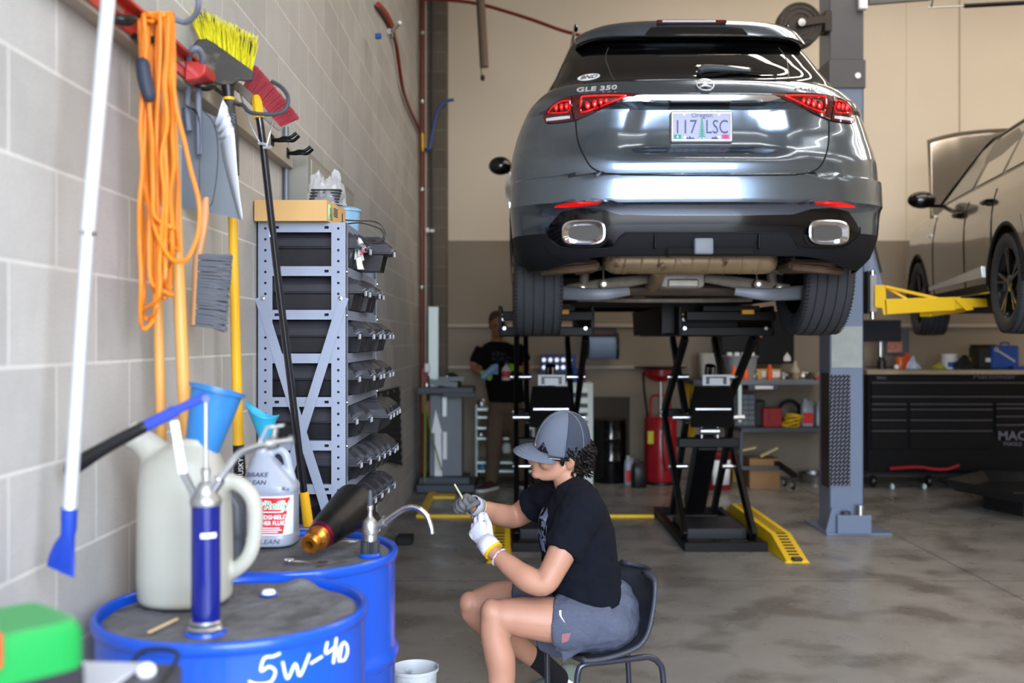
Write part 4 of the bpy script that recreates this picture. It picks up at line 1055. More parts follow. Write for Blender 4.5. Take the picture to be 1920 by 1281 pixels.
# lamps
for s in (1, -1):
    def mir(pts): return pts if s > 0 else [(2632-p[0], p[1]) for p in pts]
    def mp(b, top, bot, off, nu=20, nv=4, th=.004):
        A = resample([px2tz(*p) for p in top], nu); B = resample([px2tz(*p) for p in bot], nu)
        A2 = [(s*t, z) for t, z in A]; B2 = [(s*t, z) for t, z in B]
        vs = []; fs = []
        for o in (off, off-th):
            for i in range(nu+1):
                for j in range(nv+1):
                    vs.append(surf(lerp(A2[i][0], B2[i][0], j/nv), lerp(A2[i][1], B2[i][1], j/nv), o))
        n = (nu+1)*(nv+1); w_ = nv+1
        for i in range(nu):
            for j in range(nv):
                a = i*w_+j; fs += [(a, a+1, a+1+w_, a+w_), (n+a, n+a+w_, n+a+w_+1, n+a+1)]
        ed = [(i*w_) for i in range(nu+1)]+[nu*w_+j for j in range(1, nv+1)]+[i*w_+nv for i in range(nu-1, -1, -1)]+[j for j in range(nv-1, 0, -1)]
        for a, c in zip(ed, ed[1:]+ed[:1]): fs.append((a, c, n+c, n+a))
        return b.raw(vs, fs)
    tl = mp(MB(), [(1447, 176), (1480, 174), (1510, 174), (1535, 176), (1558, 180)], [(1447, 178), (1480, 192), (1510, 206), (1535, 217), (1555, 226)], .010).build('tail_lamp', M_lampd, suv, world=True)
    ol = mp(MB(), [(1559.5, 180), (1573, 184), (1585, 191), (1595, 203), (1599.5, 216)], [(1557, 226), (1567, 228), (1578, 229.5), (1590, 231), (1599.5, 231)], .010).build('tail_lamp', M_lampd, suv, world=True)
    def sub(o, b, name, m): q = b.build(name, m); q.parent = o; q.data.transform(WM[suv.name].inverted()); return q
    b = MB()
    for f in ([(1470, 180.5), (1500, 180), (1540, 182), (1546, 185), (1544, 208), (1539, 211), (1525, 206), (1500, 194), (1470, 180.5)],):
        q = [px2tz(*p) for p in f]; b.tube([surf(s*t, z, .012) for t, z in [(v.x, v.y) for v in catmull([(a, c, 0) for a, c in q], 4)]], .0052, 6)
    sub(tl, b, 'lamp_frame', M_lampr)
    for cx_, cy_, rr_ in ((1505, 189.5, .009), (1514, 192, .011), (1524, 195, .013), (1535, 198, .014)):
        t_, z_ = px2tz(cx_, cy_); sub(tl, MB().ell(surf(s*t_, z_, .012), (rr_, .006, rr_*1.5), u=12, v=8), 'led', M_lampr)
    b = MB(); q = [px2tz(*p) for p in [(1564, 190), (1576, 191), (1586, 198), (1592, 208), (1592, 212), (1565, 211), (1564, 190)]]; b.tube([surf(s*t, z, .012) for t, z in [(v.x, v.y) for v in catmull([(a, c, 0) for a, c in q], 3)]], .004, 6)
    sub(ol, b, 'lamp_frame', M_lampr)
    for cx_, cy_ in ((1569, 200), (1576.5, 201.5), (1584, 203)):
        t_, z_ = px2tz(cx_, cy_); sub(ol, MB().ell(surf(s*t_, z_, .012), (.011, .010, .018), u=12, v=8), 'led', M_lampr)
    sub(ol, mp(MB(), [(1562, 218), (1575, 219), (1588, 221), (1597, 223)], [(1562, 223), (1575, 225), (1588, 227), (1597, 228)], .0125, 10, 2), 'reversing_light', M_lampw)
    # reflector low in the bumper
    mp(MB(), [(1526, 378), (1550, 377.5), (1580, 380), (1601, 386)], [(1530, 384), (1552, 387), (1580, 389.5), (1602, 390)], .006, 16, 2).build('reflector', M_lampr, suv, world=True)
    # exhaust tips
    t0, z0 = px2tz(1549, 437); cc = surf(s*t0, z0, 0); cc.y -= .004
    tilt = RZ(s*D(11))
    def rr_rect(hx, hz, y, r_=.6, n=40): return [(hx*math.copysign(abs(math.cos(2*PI*j/n))**r_, math.cos(2*PI*j/n)), y, hz*math.copysign(abs(math.sin(2*PI*j/n))**r_, math.sin(2*PI*j/n))) for j in range(n)]
    Mx = Matrix.Translation(cc) @ tilt
    ex = MB().loft([rr_rect(.092, .047, .0), rr_rect(.106, .060, -.022), rr_rect(.108, .062, -.030), rr_rect(.100, .054, -.032), rr_rect(.078, .036, -.014), rr_rect(.074, .033, .03)], cap=False, M=Mx).build('exhaust_trim', M_chr, suv, world=True)
    MB().loft([rr_rect(.118, .072, .004), rr_rect(.118, .072, .012)], M=Mx).build('exhaust_surround', M_hole, suv, world=True)
    b = MB().loft([rr_rect(.078, .036, -.012), rr_rect(.074, .033, .02)], M=Mx); b.build('exhaust_mouth', mat('exhaust_inside', '#4b4846', rough=.6, metal=.3), suv, world=True)
    b = MB(); b.tube([surf(s*PI/2, z, .004)+V((0, .10, 0)) for z in (2.19, 2.25, 2.32, 2.40)], [.004, .016, .020, .006], 10, k=4, flat=(.4, 1.4)); b.build('side_marker', M_chr, suv, world=True)
    # door mirror
    mc = V((XCAR+s*1.055, 8.25, 2.89))
    o = MB().ell(mc, (.095, .06, .075)).build('door_mirror', M_gblk, suv, world=True)
    sub(o, MB().bar(mc-V((s*.06, 0, .05)), (XCAR+s*.86, 8.2, 2.80), .05, .03, bev=.008), 'mirror_arm', M_gblk)
    b = MB(); b.tube([(XCAR+s*.60, 5.75, 3.235), (XCAR+s*.60, 5.95, 3.272), (XCAR+s*.585, 7.4, 3.285), (XCAR+s*.57, 7.8, 3.25)], .013, 10, k=4, flat=(1.3, .8)); b.build('roof_rail', M_gblk, suv, world=True)
    b = MB()
    for y_ in (6.85, 7.9):
        b.tube([(XCAR+s*(interp(Wz, z)+.002), y_+.04*(2.8-z), z) for z in [1.78+.05*i for i in range(21)]], .003, 5)
    b.build('door_gap', M_hole, suv, world=True)
# chrome handle strip and recess under it
b = MB(); patch(b, [(1316, 179), (1400, 179), (1448, 179), (1462, 181)], [(1316, 192), (1400, 192), (1440, 191), (1466, 184)], .008, 30, 4, True); b.build('chrome_strip', M_chr, suv, world=True)
b = MB(); patch(b, [(1316, 192), (1400, 192), (1440, 191)], [(1316, 198), (1400, 198), (1436, 195)], .002, 30, 3, True); b.build('handle_recess', M_gblk, suv, world=True)
# spoiler with brake light
b = MB(); rings = []
for i in range(41):
    u = -1+i/20; x = .62*math.copysign(abs(u)**.9, u); e = abs(u)
    zt = lerp(3.166, 3.118, e**8); zb = zt-lerp(.115, .065, e**3); yb = 5.30+.18*e**3; 
    rings.append([(XCAR+x, yb+.02, zb), (XCAR+x, yb-.012, zb+.012), (XCAR+x, yb, zt-.045), (XCAR+x, yb+.03, zt-.012), (XCAR+x, yb+.10, zt+.002), (XCAR+x*.98, yb+.35, zt+.02), (XCAR+x*.98, yb+.35, zt-.10), (XCAR+x, yb+.12, zb+.02)])
b.loft(rings); b.build('spoiler', [M_paint], suv, world=True, sharp=40)
b = MB(); 
rings = []
for i in range(41):
    u = -1+i/20; x = .60*u; e = abs(u); zt = lerp(3.166, 3.118, e**8); yb = 5.30+.18*e**3; zb = zt-lerp(.115, .065, e**3)
    rings.append([(XCAR+x, yb-.0165, zb+.004), (XCAR+x, yb-.0165, zb+.014), (XCAR+x, yb-.006, zt-.055), (XCAR+x, yb+.01, zt-.055), (XCAR+x, yb+.03, zb-.002)])
b.loft(rings); b.build('spoiler_underside', M_gblk, suv, world=True)
a = P(1230, 0, 5.31); c = P(1362, 0, 5.31)
b = MB(); b.bb(a.x, c.x, 5.292, 5.312, 3.128, 3.148, bev=.006); br_ = b.build('brake_light', M_lampd, suv, world=True)
b = MB(); b.bb(a.x+.03, c.x-.06, 5.288, 5.293, 3.133, 3.143, bev=.002); q = b.build('brake_light_lens', M_lampw); q.parent = br_; q.data.transform(WM[suv.name].inverted())
# wiper
tz = [px2tz(px, py) for px, py in ((1308, 138), (1330, 131), (1405, 134), (1455, 141))]
b = MB(); w0 = [surf(t, z, .018) for t, z in [px2tz(1310, 136), px2tz(1318, 131), px2tz(1345, 130), px2tz(1405, 135)]]
b.tube(w0, [.016, .022, .018, .008], 12, k=4, flat=(1, .8)); b.build('wiper_arm', M_dk, suv, world=True)
b = MB(); b.tube([surf(*px2tz(x_, y_), .012) for x_, y_ in ((1312, 144), (1360, 138), (1410, 137), (1455, 142))], [.005, .006, .005, .003], 8, k=4); b.build('wiper_blade', M_gblk, suv, world=True)
# letters
def onskin(px, py, off=.006):
    t, z = px2tz(px, py); p = surf(t, z, off); q = surf(t+.02, z, off); r_ = surf(t, z+.01, off)
    e = (q-p).normalized() if t >= 0 else (surf(t+.02, z, off)-p).normalized(); 
    if e.x < 0: e = -e
    u = (r_-p).normalized(); n_ = e.cross(u).normalized(); u = n_.cross(e)
    return Matrix((e, u, n_)).transposed().to_4x4(), p
def badge(name, body, px, py, size, m, **k):
    R_, p = onskin(px, py); MB().text(body, size, Matrix.Translation(p) @ R_, .0022, **k).build(name, m, suv, world=True)
badge('badge_lettering', 'GLE 350', 1119, 167, .048, M_badge, sx=1.25, bold=.0006)
badge('badge_lettering', '4MATIC', 1510, 166, .034, M_badge, sx=1.15, shear=.3)
R_, p = onskin(1104, 145, .002)
st = MB().lathe([(0, 0), (.062, 0), (.062, .001), (0, .0012)], 40, M=Matrix.Translation(p) @ R_ @ SC(1, .46, 1)).build('oval_sticker', M_lab, suv, world=True)
q = MB().text('BND', .040, Matrix.Translation(p) @ R_ @ T(0, 0, .0016), .0003, shear=.2, bold=.0008, sx=1.1).build('sticker_lettering', M_blk); q.parent = st; q.data.transform(WM[suv.name].inverted())
R_, p = onskin(1316, 161, .010); Mx = Matrix.Translation(p) @ R_
b = MB(); b.lathe([(.040, 0), (.045, .003), (.045, .006), (.040, .007), (.038, .003)], 36, M=Mx, cap=False)
for k in range(3):
    a = PI/2+k*2*PI/3; b.prism([(.041*math.cos(a), .041*math.sin(a)), (.008*math.cos(a+PI/3), .008*math.sin(a+PI/3)), (0, 0), (.008*math.cos(a-PI/3), .008*math.sin(a-PI/3))], 0, .006, Mx)
b.build('star_badge', M_badge, suv, world=True)
# licence plate
a = P(1259, 209, 5.075); c = P(1373, 265, 5.075); yp = 5.075; zc = (a.z+c.z)/2; xc_ = (a.x+c.x)/2; pw_, ph_ = .310, .155
lp = MB().bb(xc_-pw_/2, xc_+pw_/2, yp, yp+.03, zc-ph_/2, zc+ph_/2, bev=.006).build('licence_plate', mat('plate_frame', '#bdb8b2', rough=.3, metal=.7), suv, world=True)
def pp_(b, name, m): q = b.build(name, m); q.parent = lp; q.data.transform(WM[suv.name].inverted()); return q
pp_(MB().bb(xc_-.147, xc_+.147, yp-.0015, yp, zc-.066, zc+.066, bev=.001), 'plate_face', mat('plate_lavender', '#a3a7c2', rough=.4))
PL = T(xc_, yp-.002, zc) @ RX(PI/2); M_pb = mat('plate_blue', '#1e2a6e', rough=.4)
pp_(MB().text('117', .098, PL @ T(-.083, -.006, 0), .0005, sx=.80, space=1.0), 'plate_number', M_pb)
pp_(MB().text('LSC', .098, PL @ T(.075, -.006, 0), .0005, sx=.72, space=1.0), 'plate_number', M_pb)
pp_(MB().text('Oregon', .034, PL @ T(0, .055, 0), .0005), 'plate_state', M_pb)
b = MB(); b.bb(-.002, .002, -.066, .042, 0, .0006, M=PL)
for i in range(8):
    w_ = .006+.0025*i; z_ = .034-.0115*i
    b.raw([(-w_, z_-.010, .001), (0, z_+.006, .001), (w_, z_-.010, .001), (0, z_-.004, .001)], [(0, 3, 1), (3, 2, 1)], PL)
pp_(b, 'plate_tree', mat('plate_green', '#1f9a78', rough=.5))
b = MB()
for x_, w_, h_ in ((-.075, .02, .010), (-.06, .022, .014), (-.045, .02, .008), (.055, .02, .010), (.068, .022, .013), (.08, .018, .008)): b.raw([(x_-w_/2, -.064, .0005), (x_+w_/2, -.064, .0005), (x_, -.064+h_*1.2, .0005)], [(0, 1, 2)], PL)
pp_(b, 'plate_mountains', M_pb)
pp_(MB().box((-.122, -.052, .0008), (.036, .020, .001), PL), 'plate_sticker', mat('plate_green', '#1f9a78')); pp_(MB().text('6', .02, PL @ T(-.122, -.052, .0016), .0003), 'sticker_number', M_lab)
pp_(MB().box((.118, -.052, .0008), (.036, .020, .001), PL), 'plate_sticker', mat('sticker_pink', '#d8337c', rough=.5)); pp_(MB().text('25', .018, PL @ T(.118, -.052, .0016), .0003), 'sticker_number', M_pb)
b = MB()
for x_, z_ in ((-.09, .06), (.085, .06), (-.085, -.056), (.085, -.056)): b.cyl((xc_+x_, yp-.004, zc+z_), (xc_+x_, yp, zc+z_), .006, n=10)
pp_(b, 'plate_screws', M_zinc)
# muffler and suspension
b = MB(); y_, z_ = 5.50, 1.905
b.loft([[(XCAR+x, y_+r*1.25*math.cos(q*PI/10), z_+r*math.sin(q*PI/10)) for q in range(20)] for x, r in [(-.47, .02), (-.46, .05), (-.43, .068), (-.40, .074), (.40, .074), (.43, .068), (.46, .05), (.47, .02)]])
for i in range(9):
    x = -.36+.09*i; b.loft([[(XCAR+xx, y_+r*1.25*math.cos(q*PI/10), z_+r*math.sin(q*PI/10)) for q in range(20)] for xx, r in [(x-.006, .0742), (x-.002, .0765), (x+.002, .0765), (x+.006, .0742)]])
b.build('muffler', M_muff, suv, world=True, sharp=40)
b = MB(); b.tube([(XCAR-.15, 5.6, 1.86), (XCAR-.14, 5.9, 1.80), (XCAR-.12, 6.8, 1.78)], .04, 14, k=4); b.build('exhaust_pipe', M_muff, suv, world=True)
b = MB(); b.box((XCAR+.02, 5.95, 1.83), (.26, .24, .12), bev=.03, seg=2); b.box((XCAR+.02, 5.83, 1.80), (.18, .03, .05), bev=.01); b.build('differential', mat('cast_light', '#a8a49c', rough=.5, metal=.4, var=.15, vscale=20), suv, world=True)
for s in (-1, 1):
    b = MB(); b.tube([(XCAR+s*.15, 5.86, 1.83), (XCAR+s*.38, 5.86, 1.80), (XCAR+s*.64, 5.88, 1.755)], [.018, .026, .030], 10, k=4, flat=(1.4, .7)); b.build('control_arm', M_arm, suv, world=True)
    b = MB(); b.tube([(XCAR+s*.30, 5.74, 1.75), (XCAR+s*.48, 5.72, 1.73), (XCAR+s*.70, 5.80, 1.745)], [.016, .022, .026], 10, k=4, flat=(1.6, .7)); b.build('trailing_link', mat('link_grey', '#70747c', rough=.5, metal=.4), suv, world=True)
    b = MB(); b.tube([(XCAR+s*.26, 5.92, 1.93), (XCAR+s*.60, 5.84, 1.86)], .015, 10).build('toe_link', M_arm, suv, world=True)
    for x_, y__, z__ in ((.44, 5.80, 1.79), (.56, 5.80, 1.765)):
        MB().cyl((XCAR+s*x_, y__-.03, z__), (XCAR+s*x_, y__+.03, z__), .024, n=18).build('bushing', M_arm, suv, world=True)
        MB().cyl((XCAR+s*x_, y__-.036, z__), (XCAR+s*x_, y__-.028, z__), .012, n=10).build('bushing_bolt', M_zinc, suv, world=True)
    b = MB(); b.cyl((XCAR+s*.55, 5.88, 1.78), (XCAR+s*.52, 5.92, 2.1), .028, n=14); b.build('damper', M_arm, suv, world=True)
    MB().cyl((XCAR+s*.44, 5.8, 1.79), (XCAR+s*.44, 5.84, 1.95), .006, n=8).build('drop_link', M_arm, suv, world=True)
    b = MB(); b.bb(XCAR+s*.50, XCAR+s*.75, 5.35, 5.62, 1.84, 1.90, bev=.02); b.tube([(XCAR+s*.52, 5.36, 1.86), (XCAR+s*.66, 5.34, 1.845), (XCAR+s*.8, 5.42, 1.84)], .022, 8, k=3); b.build('bumper_bracket', mat('rusty_under', '#5e4a3a', rough=.75, var=.25, vscale=14), suv, world=True)
b = MB(); b.bb(XCAR-.45, XCAR+.45, 6.0, 6.25, 1.74, 1.80, bev=.02); b.build('subframe', mat('subframe_brown', '#4a3d33', rough=.7, var=.25, vscale=9), suv, world=True)
b = MB(); b.tube([(XCAR-.55, 6.4, 1.73), (XCAR-.2, 6.3, 1.72), (XCAR+.2, 6.3, 1.72), (XCAR+.55, 6.4, 1.73)], .016, 10, k=4); b.build('sway_bar', M_arm, suv, world=True)

# wheels
M_rim = mat('black_alloy', '#141519', rough=.25, coat=.6, metal=.3)
def make_wheel(name, parent, loc, R, w, rim, side, n_sp=5, ang=0, tireprofile=.16):
    """wheel with its axle along X at loc; side = +1 when the outer face looks to +X"""
    M = T(*loc)
    o = bpy.data.objects.new(name, None); col.objects.link(o); o.empty_display_size = .05
    o.parent = parent; o.location = WM[parent.name].inverted() @ V(loc); o.rotation_euler = (ang, 0, 0)
    WM[o.name] = WM[parent.name] @ Matrix.Translation(o.location) @ RX(ang)
    X = RY(PI/2)
    h = w/2; g = .008
    pr = [(rim-.005, -h*.80), (rim+.012, -h*.90), (R-.055, -h), (R-.022, -h*.97), (R-.008, -h*.86)]
    for c_ in (-.60, -.21, .21, .60):
        pr += [(R-.004+.004*(1-abs(c_)), h*c_-.0055), (R-.012, h*c_-.004), (R-.012, h*c_+.004), (R-.004+.004*(1-abs(c_)), h*c_+.0055)]
    pr += [(R-.008, h*.86), (R-.022, h*.97), (R-.055, h), (rim+.012, h*.90), (rim-.005, h*.80)]
    tr = MB().lathe(pr, 96, M=X, cap=False).build('tyre', M_tire, o, sharp=28)
    for z0_, z1_ in ((-.98, -.66), (.66, .98)):
        b = MB()
        for k in range(96):
            b.box((0, 0, 0), (abs(z1_-z0_)*h, .0022, .006), RX(2*PI*k/96) @ T((z0_+z1_)/2*h, 0, R-.0095) @ RZ(.12))
        q = b.build('tread_sipes', M_tired); q.parent = tr; q['kind'] = 'stuff'
    b = MB(); b.lathe([(rim, -h*.8), (rim-.012, -h*.7), (rim-.035, -h*.3), (rim-.035, h*.4), (rim-.012, h*.78), (rim+.004, h*.86), (rim-.004, h*.90), (rim-.014, h*.84)], 60, M=X, cap=False)
    b.build('rim', M_rim, o, sharp=40)
    b = MB(); f = side*h*.72
    b.lathe([(0, f-side*.03), (.055, f-side*.03), (.06, f), (.03, f+side*.006), (0, f+side*.006)], 24, M=X)
    for k in range(n_sp):
        a = 2*PI*k/n_sp
        for da in (-.13, .13):
            p0 = V((f-side*.012, .045*math.cos(a), .045*math.sin(a))); p1 = V((f-side*.004, (rim-.012)*math.cos(a+da), (rim-.012)*math.sin(a+da)))
            b.bar(p0, p1, .022, .030, up=(1, 0, 0), bev=.004)
    b.build('spokes', M_rim, o)
    b = MB(); b.lathe([(0, -.015), (rim*.72, -.015), (rim*.72, .015), (0, .015)], 40, M=T(side*h*.1, 0, 0) @ X); b.build('brake_disc', mat('disc_steel', '#5d5c5c', rough=.4, metal=.8), o)
    return o
for ya, za in AX:
    for s in (-1, 1): make_wheel('wheel', suv, (XCAR+s*.815, ya, za-.0), .382, .277, .255, s, 5, .3)
# ================================================================ black scissor lift under the SUV (two platforms)
M_lift = mat('lift_black', '#08080a', rough=.45, spec=.2)
M_yel2 = mat('safety_yellow', '#e3b81a', rough=.4)
M_ygold = mat('amber_pad', '#e0a010', rough=.5)
def make_scissor(label):
    t = thing('scissor_lift', label, 'car lift', (1.49, 7.75, 0))
    F, B = 7.04, 8.50
    b = MB(); xa, xb = 1.21, 1.79
    b.bb(xa, xb, F, F+.055, .0, .065).build('base_bar', M_lift, t, world=True, bevel=.004)
    MB().bb(xa, xb, B, B+.055, .0, .065).build('base_bar', M_lift, t, world=True, bevel=.004)
    for x in (xa, xb-.05): MB().bb(x, x+.05, F+.055, B, .0, .055).build('base_rail', M_lift, t, world=True, bevel=.004)
    MB().bb(xa+.06, xb-.06, 7.42, 7.95, .012, .09, bev=.004).build('base_plate', mat('lift_plate', '#26272c', rough=.42, spec=.4), t, world=True)
    zf, zm, zt = .07, .89, 1.50
    legs = [('leg', 1.245, (7.22, zf), (8.22, zm)), ('leg', 1.325, (8.30, zf), (7.62, zm-.01)), ('leg', 1.665, (8.30, zf), (7.62, zm-.01)), ('leg', 1.735, (7.22, zf), (8.22, zm)),
            ('leg', 1.245, (8.22, zm), (7.20, zt)), ('leg', 1.325, (7.62, zm), (8.30, zt)), ('leg', 1.665, (7.62, zm), (8.30, zt)), ('leg', 1.735, (8.22, zm), (7.20, zt))]
    for n, x, (y0, z0), (y1, z1) in legs:
        MB().bar((x, y0, z0), (x, y1, z1), .038, .085, bev=.006).build('scissor_leg', M_lift, t, world=True)
    for x0, x1, y, z in ((1.22, 1.36, 7.62, zm), (1.63, 1.76, 7.62, zm), (1.22, 1.36, 8.22, zm), (1.63, 1.76, 8.22, zm), (1.22, 1.36, 7.80, .50), (1.63, 1.76, 7.80, .50), (1.2, 1.36, 7.75, 1.19), (1.63, 1.77, 7.75, 1.19)):
        MB().cyl((x0, y, z), (x1, y, z), .020, n=14).build('pivot_pin', M_zinc, t, world=True)
    MB().bb(1.26, 1.72, 7.60, 7.70, .665, .735, bev=.006).build('cross_beam', M_lift, t, world=True)
    MB().bb(1.26, 1.72, 8.10, 8.18, .86, .92, bev=.006).build('cross_beam', M_lift, t, world=True)
    b = MB(); b.bar((1.49, 8.22, .12), (1.49, 7.72, .70), .15, .16, bev=.01); b.build('cylinder', M_lift, t, world=True)
    b = MB(); b.cyl((1.49, 7.9, .5), (1.50, 7.60, 1.28), .04); b.build('piston', M_chr, t, world=True)
    b = MB(); b.loft([[(1.35+.0, 7.55, .82), (1.66, 7.55, .82), (1.66, 7.60, .82), (1.35, 7.60, .82)], [(1.34, 7.50, .97), (1.66, 7.50, .97), (1.66, 7.58, .97), (1.34, 7.58, .97)], [(1.36, 7.40, 1.13), (1.62, 7.40, 1.13), (1.62, 7.5, 1.13), (1.36, 7.5, 1.13)]])
    b.build('guard_plate', M_lift, t, world=True, bevel=.004)
    MB().bb(1.37, 1.63, 7.487, 7.497, .955, .967).build('guard_edge', M_zinc, t, world=True)
    b = MB(); b.bb(1.40, 1.60, 7.385, 7.40, 1.14, 1.22, bev=.003); lb = b.build('warning_plate', mat('plate_grey', '#a9adb5', rough=.4), t, world=True)
    q = MB().bb(1.425, 1.45, 7.381, 7.386, 1.15, 1.205).bb(1.55, 1.575, 7.381, 7.386, 1.15, 1.205).bb(1.45, 1.55, 7.381, 7.386, 1.195, 1.205).build('plate_symbol', M_blk); q.parent = lb; q.data.transform(WM[t.name].inverted())
    b = MB(); b.cyl((1.42, 7.58, .79), (1.56, 7.58, .79), .028).cyl((1.43, 7.58, .74), (1.43, 7.58, .82), .012).cyl((1.55, 7.58, .74), (1.55, 7.58, .82), .012); b.build('lock_actuator', M_zinc, t, world=True)
    b = MB(); b.bb(1.12, 1.76, 6.75, 8.75, 1.50, 1.56, bev=.006); b.build('platform', M_lift, t, world=True)
    for x in (1.12, 1.735): MB().bb(x, x+.025, 6.75, 8.75, 1.50, 1.70, bev=.004).build('platform_rail', M_lift, t, world=True)
    MB().bb(1.03, 1.56, 6.93, 6.955, 1.515, 1.77, bev=.006).build('end_plate', M_lift, t, world=True)
    b = MB(); b.loft([[(1.02, y, 1.70), (1.12, y, 1.72), (1.125, y, 1.52), (1.035, y, 1.505)] for y in (6.95, 8.5)]); b.build('side_guard', M_lift, t, world=True, bevel=.004)
    MB().bb(1.045, 1.06, 6.946, 6.951, 1.56, 1.62).build('guard_slot', mat('slot_light', '#9b958a', rough=.6), t, world=True)
    b = MB(); b.bb(1.15, 1.74, 6.62, 6.72, 1.60, 1.66, bev=.005).bb(1.25, 1.62, 6.58, 6.76, 1.66, 1.695, bev=.003); b.build('extension_ramp', M_lift, t, world=True)
    MB().bb(1.50, 1.58, 6.56, 6.6, 1.64, 1.67, bev=.004).build('amber_marker', M_ygold, t, world=True)
    MB().bb(1.52, 1.60, 6.70, 6.85, 1.67, 1.71, bev=.004).build('lifting_pad', mat('pad_tan', '#8d8067', rough=.7), t, world=True)
    for x, y, z in ((1.155, 6.745, 1.61), (1.16, 6.745, 1.55), (1.70, 6.745, 1.55)): MB().cyl((x, y-.008, z), (x, y, z), .012, n=10).build('bolt', M_zinc, t, world=True)
    MB().bb(1.145, 1.165, 6.74, 6.75, 1.635, 1.65).build('amber_dot', M_ygold, t, world=True)
    return t
sl = make_scissor('black scissor lift unit under the right side of the raised SUV')
sl2 = dup(sl, loc=(1.49-1.20, 7.75, 0), label='black scissor lift unit under the left side, behind the seated person')
for c_ in list(sl2.children):
    if c_.name.split('.')[0] in ('side_guard', 'end_plate', 'guard_slot'): bpy.data.objects.remove(c_)
# yellow slotted ramps in front of each unit
def ramp(x, label, y0=6.68, y1=8.62):
    t = thing('lift_ramp', label, 'ramp', (x, (y0+y1)/2, 0))
    w_ = .085; b = MB()
    pr = [(y0, .004), (y0+.02, .016), (y0+.42, .118), (y1-.25, .118), (y1, .03), (y1, .004)]
    rows = [[(x-w_, y, 0), (x-w_*.82, y, z), (x+w_*.82, y, z), (x+w_, y, 0)] for y, z in pr]
    b.loft(rows); b.build('ramp_shell', M_yel2, t, world=True, sharp=15, bevel=.003)
    b = MB()
    n = 0
    y = y0+.10
    while y < y1-.3:
        z = interp(pr, y)+.0012; sl_ = (interp(pr, y+.012)-interp(pr, y-.012))
        b.raw([(x-.035, y-.010, z-sl_/2), (x+.035, y-.010, z-sl_/2), (x+.035, y+.010, z+sl_/2), (x-.035, y+.010, z+sl_/2)], [(0, 1, 2, 3)]); y += .045
    tag(b.build('slots', M_hole, t, world=True), kind='stuff')
    MB().bb(x-.035, x+.035, y0-.004, y0+.05, .012, .035, bev=.008).build('ramp_nose', M_blk, t, world=True)
    return t
ramp(1.895, 'yellow slotted metal ramp on the floor right of the scissor lift')
ramp(-.075, 'yellow slotted metal ramp on the floor left of the scissor lift')
# yellow hose bridge across the floor
t = thing('hose_cover', 'long yellow hose cover running across the floor from the left wall', 'hose cover', (.2, 8.42, 0))
MB().loft([[(x, 8.39, 0), (x, 8.40, .022), (x, 8.44, .022), (x, 8.45, 0)] for x in (-.78, 1.19)]).build('cover', M_yel2, t, world=True)
t = thing('hose_cover', 'short yellow hose cover running along the left wall to the corner', 'hose cover', (-.74, 9.0, 0))
MB().loft([[(-.79, y, 0), (-.78, y, .02), (-.72, y, .02), (-.71, y, 0)] for y in (8.47, 9.9)]).build('cover', M_yel2, t, world=True)
t = thing('rubber_block', 'black rubber block on the floor by the left wall', 'block', (P(760, 0, 7.4).x, 7.35, 0))
MB().bb(-.06, .06, -.09, .09, 0, .055, bev=.008).build('block', M_rub, t)

# ================================================================ grey two-post lift column
M_post = mat('post_grey', '#6b7890', rough=.38, coat=.3, var=.04, vscale=3)
M_postd = mat('post_dark', '#4b4b50', rough=.45, var=.05)
M_scr = mat('worn_film', '#979d9c', rough=.4, bump=.4, bscale=25, var=.08, vscale=10)
t = thing('lift_post', 'tall grey steel lift column right of the raised SUV with yellow swing arms', 'lift column', (2.56, 7.8, 0))
x0, x1, y0, y1 = 2.425, 2.685, 7.70, 7.96
b = MB(); b.bb(x0, x1, y0, y0+.012, 0, 4.6).bb(x0, x0+.012, y0, y1, 0, 4.6).bb(x1-.012, x1, y0, y1, 0, 4.6); b.build('column', M_post, t, world=True, bevel=.004)
zb = lambda py: CH-(py-CY)/FX*7.69
MB().bb(x0-.008, x1+.012, y0-.012, y1+.01, zb(165), zb(112), bev=.004).build('sleeve', M_postd, t, world=True)
MB().cyl((x1-.05, y0-.02, zb(142)), (x1-.05, y0-.01, zb(142)), .022, n=18).build('sleeve_bolt', M_lab, t, world=True)
MB().bb(x0+.001, x1-.004, y0-.006, y1, zb(112), 4.62, bev=.004).build('upper_column', M_postd, t, world=True)
b = MB(); b.bb(x0+.014, x1-.01, y0-.0035, y0-.0005, zb(690), zb(612), bev=.001); b.build('worn_film', M_scr, t, world=True)
# diamond plate guard
M_dia = bpy.data.materials.new('diamond_plate'); M_dia.use_nodes = True
nt = M_dia.node_tree; bs = nt.nodes['Principled BSDF']; bs.inputs['Metallic'].default_value = .5; bs.inputs['Roughness'].default_value = .45
tc = nt.nodes.new('ShaderNodeTexCoord'); mp_ = nt.nodes.new('ShaderNodeMapping'); mp_.inputs['Rotation'].default_value = (0, D(45), 0); mp_.inputs['Scale'].default_value = (24, 24, 24)
sp_ = nt.nodes.new('ShaderNodeSeparateXYZ'); cb_ = nt.nodes.new('ShaderNodeCombineXYZ'); ck = nt.nodes.new('ShaderNodeTexBrick'); ck.offset = .5
ck.inputs['Scale'].default_value = 1; ck.inputs['Brick Width'].default_value = 1.1; ck.inputs['Row Height'].default_value = .5; ck.inputs['Mortar Size'].default_value = .2
ck.inputs['Color1'].default_value = ck.inputs['Color2'].default_value = (.30, .32, .40, 1); ck.inputs['Mortar'].default_value = (.012, .013, .02, 1)
nt.links.new(tc.outputs['Object'], mp_.inputs[0]); nt.links.new(mp_.outputs[0], sp_.inputs[0]); nt.links.new(sp_.outputs['X'], cb_.inputs[0]); nt.links.new(sp_.outputs['Z'], cb_.inputs[1])
nt.links.new(cb_.outputs[0], ck.inputs['Vector']); nt.links.new(ck.outputs['Color'], bs.inputs['Base Color'])
